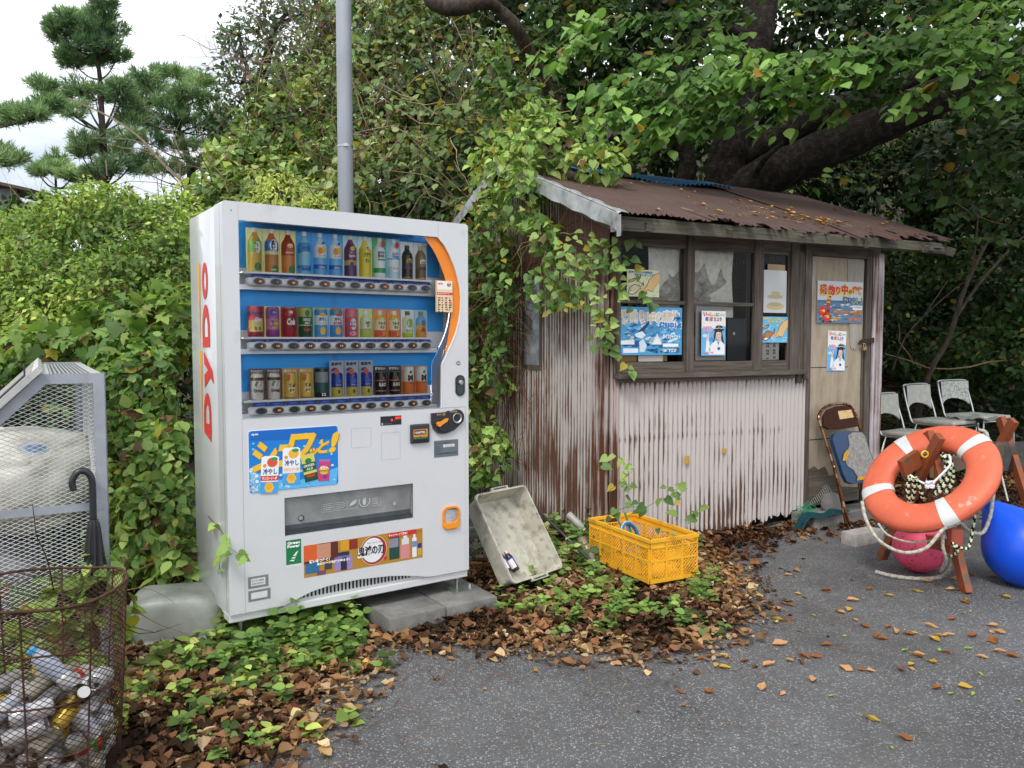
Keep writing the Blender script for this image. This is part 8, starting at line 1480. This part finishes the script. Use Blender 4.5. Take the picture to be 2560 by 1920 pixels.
def reg_edge(N):
    x = rng.uniform(-1.2, 5, N); y = rng.uniform(2.2, 6.6, N); s = sd_asph(x, y); k = (s < 0) & (rng.random(N) < np.exp(s / .15)); return x[k], y[k]
litter('asphalt_edge_litter', 9000, reg_edge, .04, 'curl', DEAD + ['#c8a24a'], zoff=.004, flat=.25)
def reg_needle(N):
    x = rng.uniform(-1.2, 3.5, N); y = rng.uniform(2.2, 5.6, N); s = sd_asph(x, y); k = (s < .1) & (rng.random(N) < np.exp(s / .30)); return x[k], y[k]
TPL['straw'] = (np.array([(0, 0, 0), (.5, .012, .0), (1, 0, 0), (.5, -.012, .0)]), [(0, 1, 2, 3)])
litter('pine_needle_litter', 26000, reg_needle, .075, 'straw', ['#6a4026', '#8a5a36', '#a4764c', '#4a2c1c'], zoff=.003, flat=.05)
def reg_bank(N):
    x = rng.uniform(1.0, 14, N); y = rng.uniform(7.6, 15, N); k = (y > 7.3 + np.where(x > 2.9, (x - 2.9) * .25, 0)) & (x / y > .25); return x[k], y[k]
litter('bank_ivy', 60000, reg_bank, .085, 'ovate', ['#1c3016', '#28421e', '#345426', '#42662e', '#4a3420'], zoff=.03, flat=.6, mat=M['leaf'], pile=.16)  # ivy greens darkened to hold the shade of the bank
def reg_bank2(N):
    x = rng.uniform(-6, 2.5, N); y = rng.uniform(8.8, 17, N); k = (x / y < .28); return x[k], y[k]
litter('hillside_ivy', 42000, reg_bank2, .12, 'quad', ['#2c4424', '#3f5c30', '#54743c', '#5a4630'], zoff=.04, flat=.6, mat=M['leaf'], pile=.25)
# single leaves lying on the asphalt
rl = random.Random(77); LPAL = {'yellow': ('#b89a44', 'yellow fallen leaf lying alone on the grey asphalt'), 'brown': ('#8f5a34', 'curled brown fallen leaf lying alone on the grey asphalt'), 'tan': ('#c09468', 'pale tan fallen leaf lying alone on the grey asphalt'), 'green': ('#8fae4e', 'small green fallen leaf lying alone on the grey asphalt')}
pr_ = {}
spots = [(2190, 1590, 'brown'), (2240, 1580, 'tan'), (2350, 1590, 'tan'), (2270, 1585, 'brown'), (2178, 1798, 'yellow'), (2260, 1845, 'brown'), (2330, 1655, 'yellow'), (2340, 1720, 'brown'), (2420, 1622, 'green'), (2550, 1750, 'green'), (2010, 1640, 'brown'), (2030, 1700, 'tan'), (2230, 1870, 'green'), (1950, 1610, 'tan'), (2110, 1590, 'green'), (2480, 1580, 'tan'), (2530, 1640, 'brown'), (1700, 1730, 'brown'), (1540, 1660, 'tan'), (700, 1850, 'brown')]
for i in range(90): x = rl.uniform(1750, 2560); y = 1420 + 330 * rl.random() ** 1.6; spots.append((x, y, rl.choice(['brown', 'brown', 'tan', 'tan', 'tan', 'yellow', 'green'])))
for x, y, k in spots:
    g = G(x, y, .004)
    if sd_asph(g.x, g.y) > -.03: continue
    if k not in pr_:
        b = MB(); T0, fs = TPL['curl']; b.add([(a_ * 1.0 - .5, c_, z_ * .8) for a_, c_, z_ in T0], fs, LPAL[k][0]); b.tube([(-.5, 0, 0), (-.8, .03, .05)], .012, 3, LPAL[k][0]); o = b.build('fallen_leaf', M['dead'], None); tag(o, LPAL[k][1], 'leaf', k + ' leaves on the asphalt'); pr_[k] = o
    else: o = pr_[k].copy(); COL.objects.link(o)
    s = rl.uniform(.035, .075) * (.6 if k == 'green' else 1); o.location = g; o.rotation_euler = (rl.uniform(-.25, .25), rl.uniform(-.2, .2), rl.uniform(0, 6.28)); o.scale = (s, s * rl.uniform(.5, 1), s)
# leaves on the roof
rp = {}
for i in range(70):
    x = rl.uniform(.1, 2.9); y = EY + .12 + (RY - EY - .2) * rl.random() ** 1.3; 
    if i < 26: x, y = rl.gauss(1.75, .16), EY + .28 + abs(rl.gauss(0, .12))
    k = rl.choice(['yellow', 'tan', 'brown']); o = pr_[k].copy(); COL.objects.link(o); s = rl.uniform(.03, .085); o['label'] = {'yellow': 'yellow', 'tan': 'pale tan', 'brown': 'curled brown'}[k] + ' fallen leaf lying on the brown shed roof'; o['group'] = k + ' leaves on the shed roof'
    z = EZ + SLP * (y - EY) + .032; o.matrix_world = SL @ Matrix.Translation((x, y, z)) @ Matrix.Rotation(math.atan(SLP), 4, 'X') @ Matrix.Rotation(rl.uniform(0, 6.28), 4, 'Z') @ Matrix.Diagonal((s, s * rl.uniform(.4, .9), s, 1))
b = MB(SL)
for i in range(60):
    x = rl.gauss(1.7, .3) if i < 40 else rl.uniform(.2, 2.9); y = EY + .15 + abs(rl.gauss(.15, .15)); z = EZ + SLP * (y - EY) + .035; a = rl.uniform(0, 3.14); l = rl.uniform(.03, .12); b.tube([(x, y, z), (x + l * math.cos(a), y + l * .5 * math.sin(a), z + l * .5 * math.sin(a) * SLP + .005)], .0018, 3, rl.choice(['#8a7456', '#a48e6c', '#5f4a38']), cap=False)
tag(b.build('roof_twigs', M['twig'], None), kind='stuff')
# shack roof and log at the far left
t = thing('shack', 'grey wooden shack with rusty roof half hidden behind the vine mound at left', 'shack', (P(-40, 600, 8.2).x, 8.2, 0)); X0_ = P(-40, 600, 8.2).x
b = MB(Matrix.Translation((0, 0, 0))); zt = P(0, 430, 8.2).z; b.add([(-.8, -.3, zt + .10), (.66, -.3, zt - .22), (.75, 1.6, zt - .22), (-.8, 1.6, zt + .10), (-.8, -.3, zt + .07), (.66, -.3, zt - .25), (.75, 1.6, zt - .25), (-.8, 1.6, zt + .07)], [(0, 1, 2, 3), (7, 6, 5, 4), (0, 4, 5, 1), (1, 5, 6, 2)], (.2, .14, .11)); b.build('roof', M['roof'], t)
b = MB(); b.box(-.8, .45, -.15, -.1, zt - .36, zt - .20, (.26, .26, .25)); b.box(-.8, .50, -.1, -.05, zt - .75, zt - .52, (.36, .36, .36)); b.box(-.8, .42, .1, .15, 0, zt - .36, (.05, .045, .04)); b.build('wall', M['matte'], t)
b = MB(); b.tube([P(-40, 872, 5.4), P(85, 868, 5.5)], .055, 12); tag(b.build('log', M['bark'], None, smooth=True), 'weathered log lying in the vines above the wire cage', 'log')
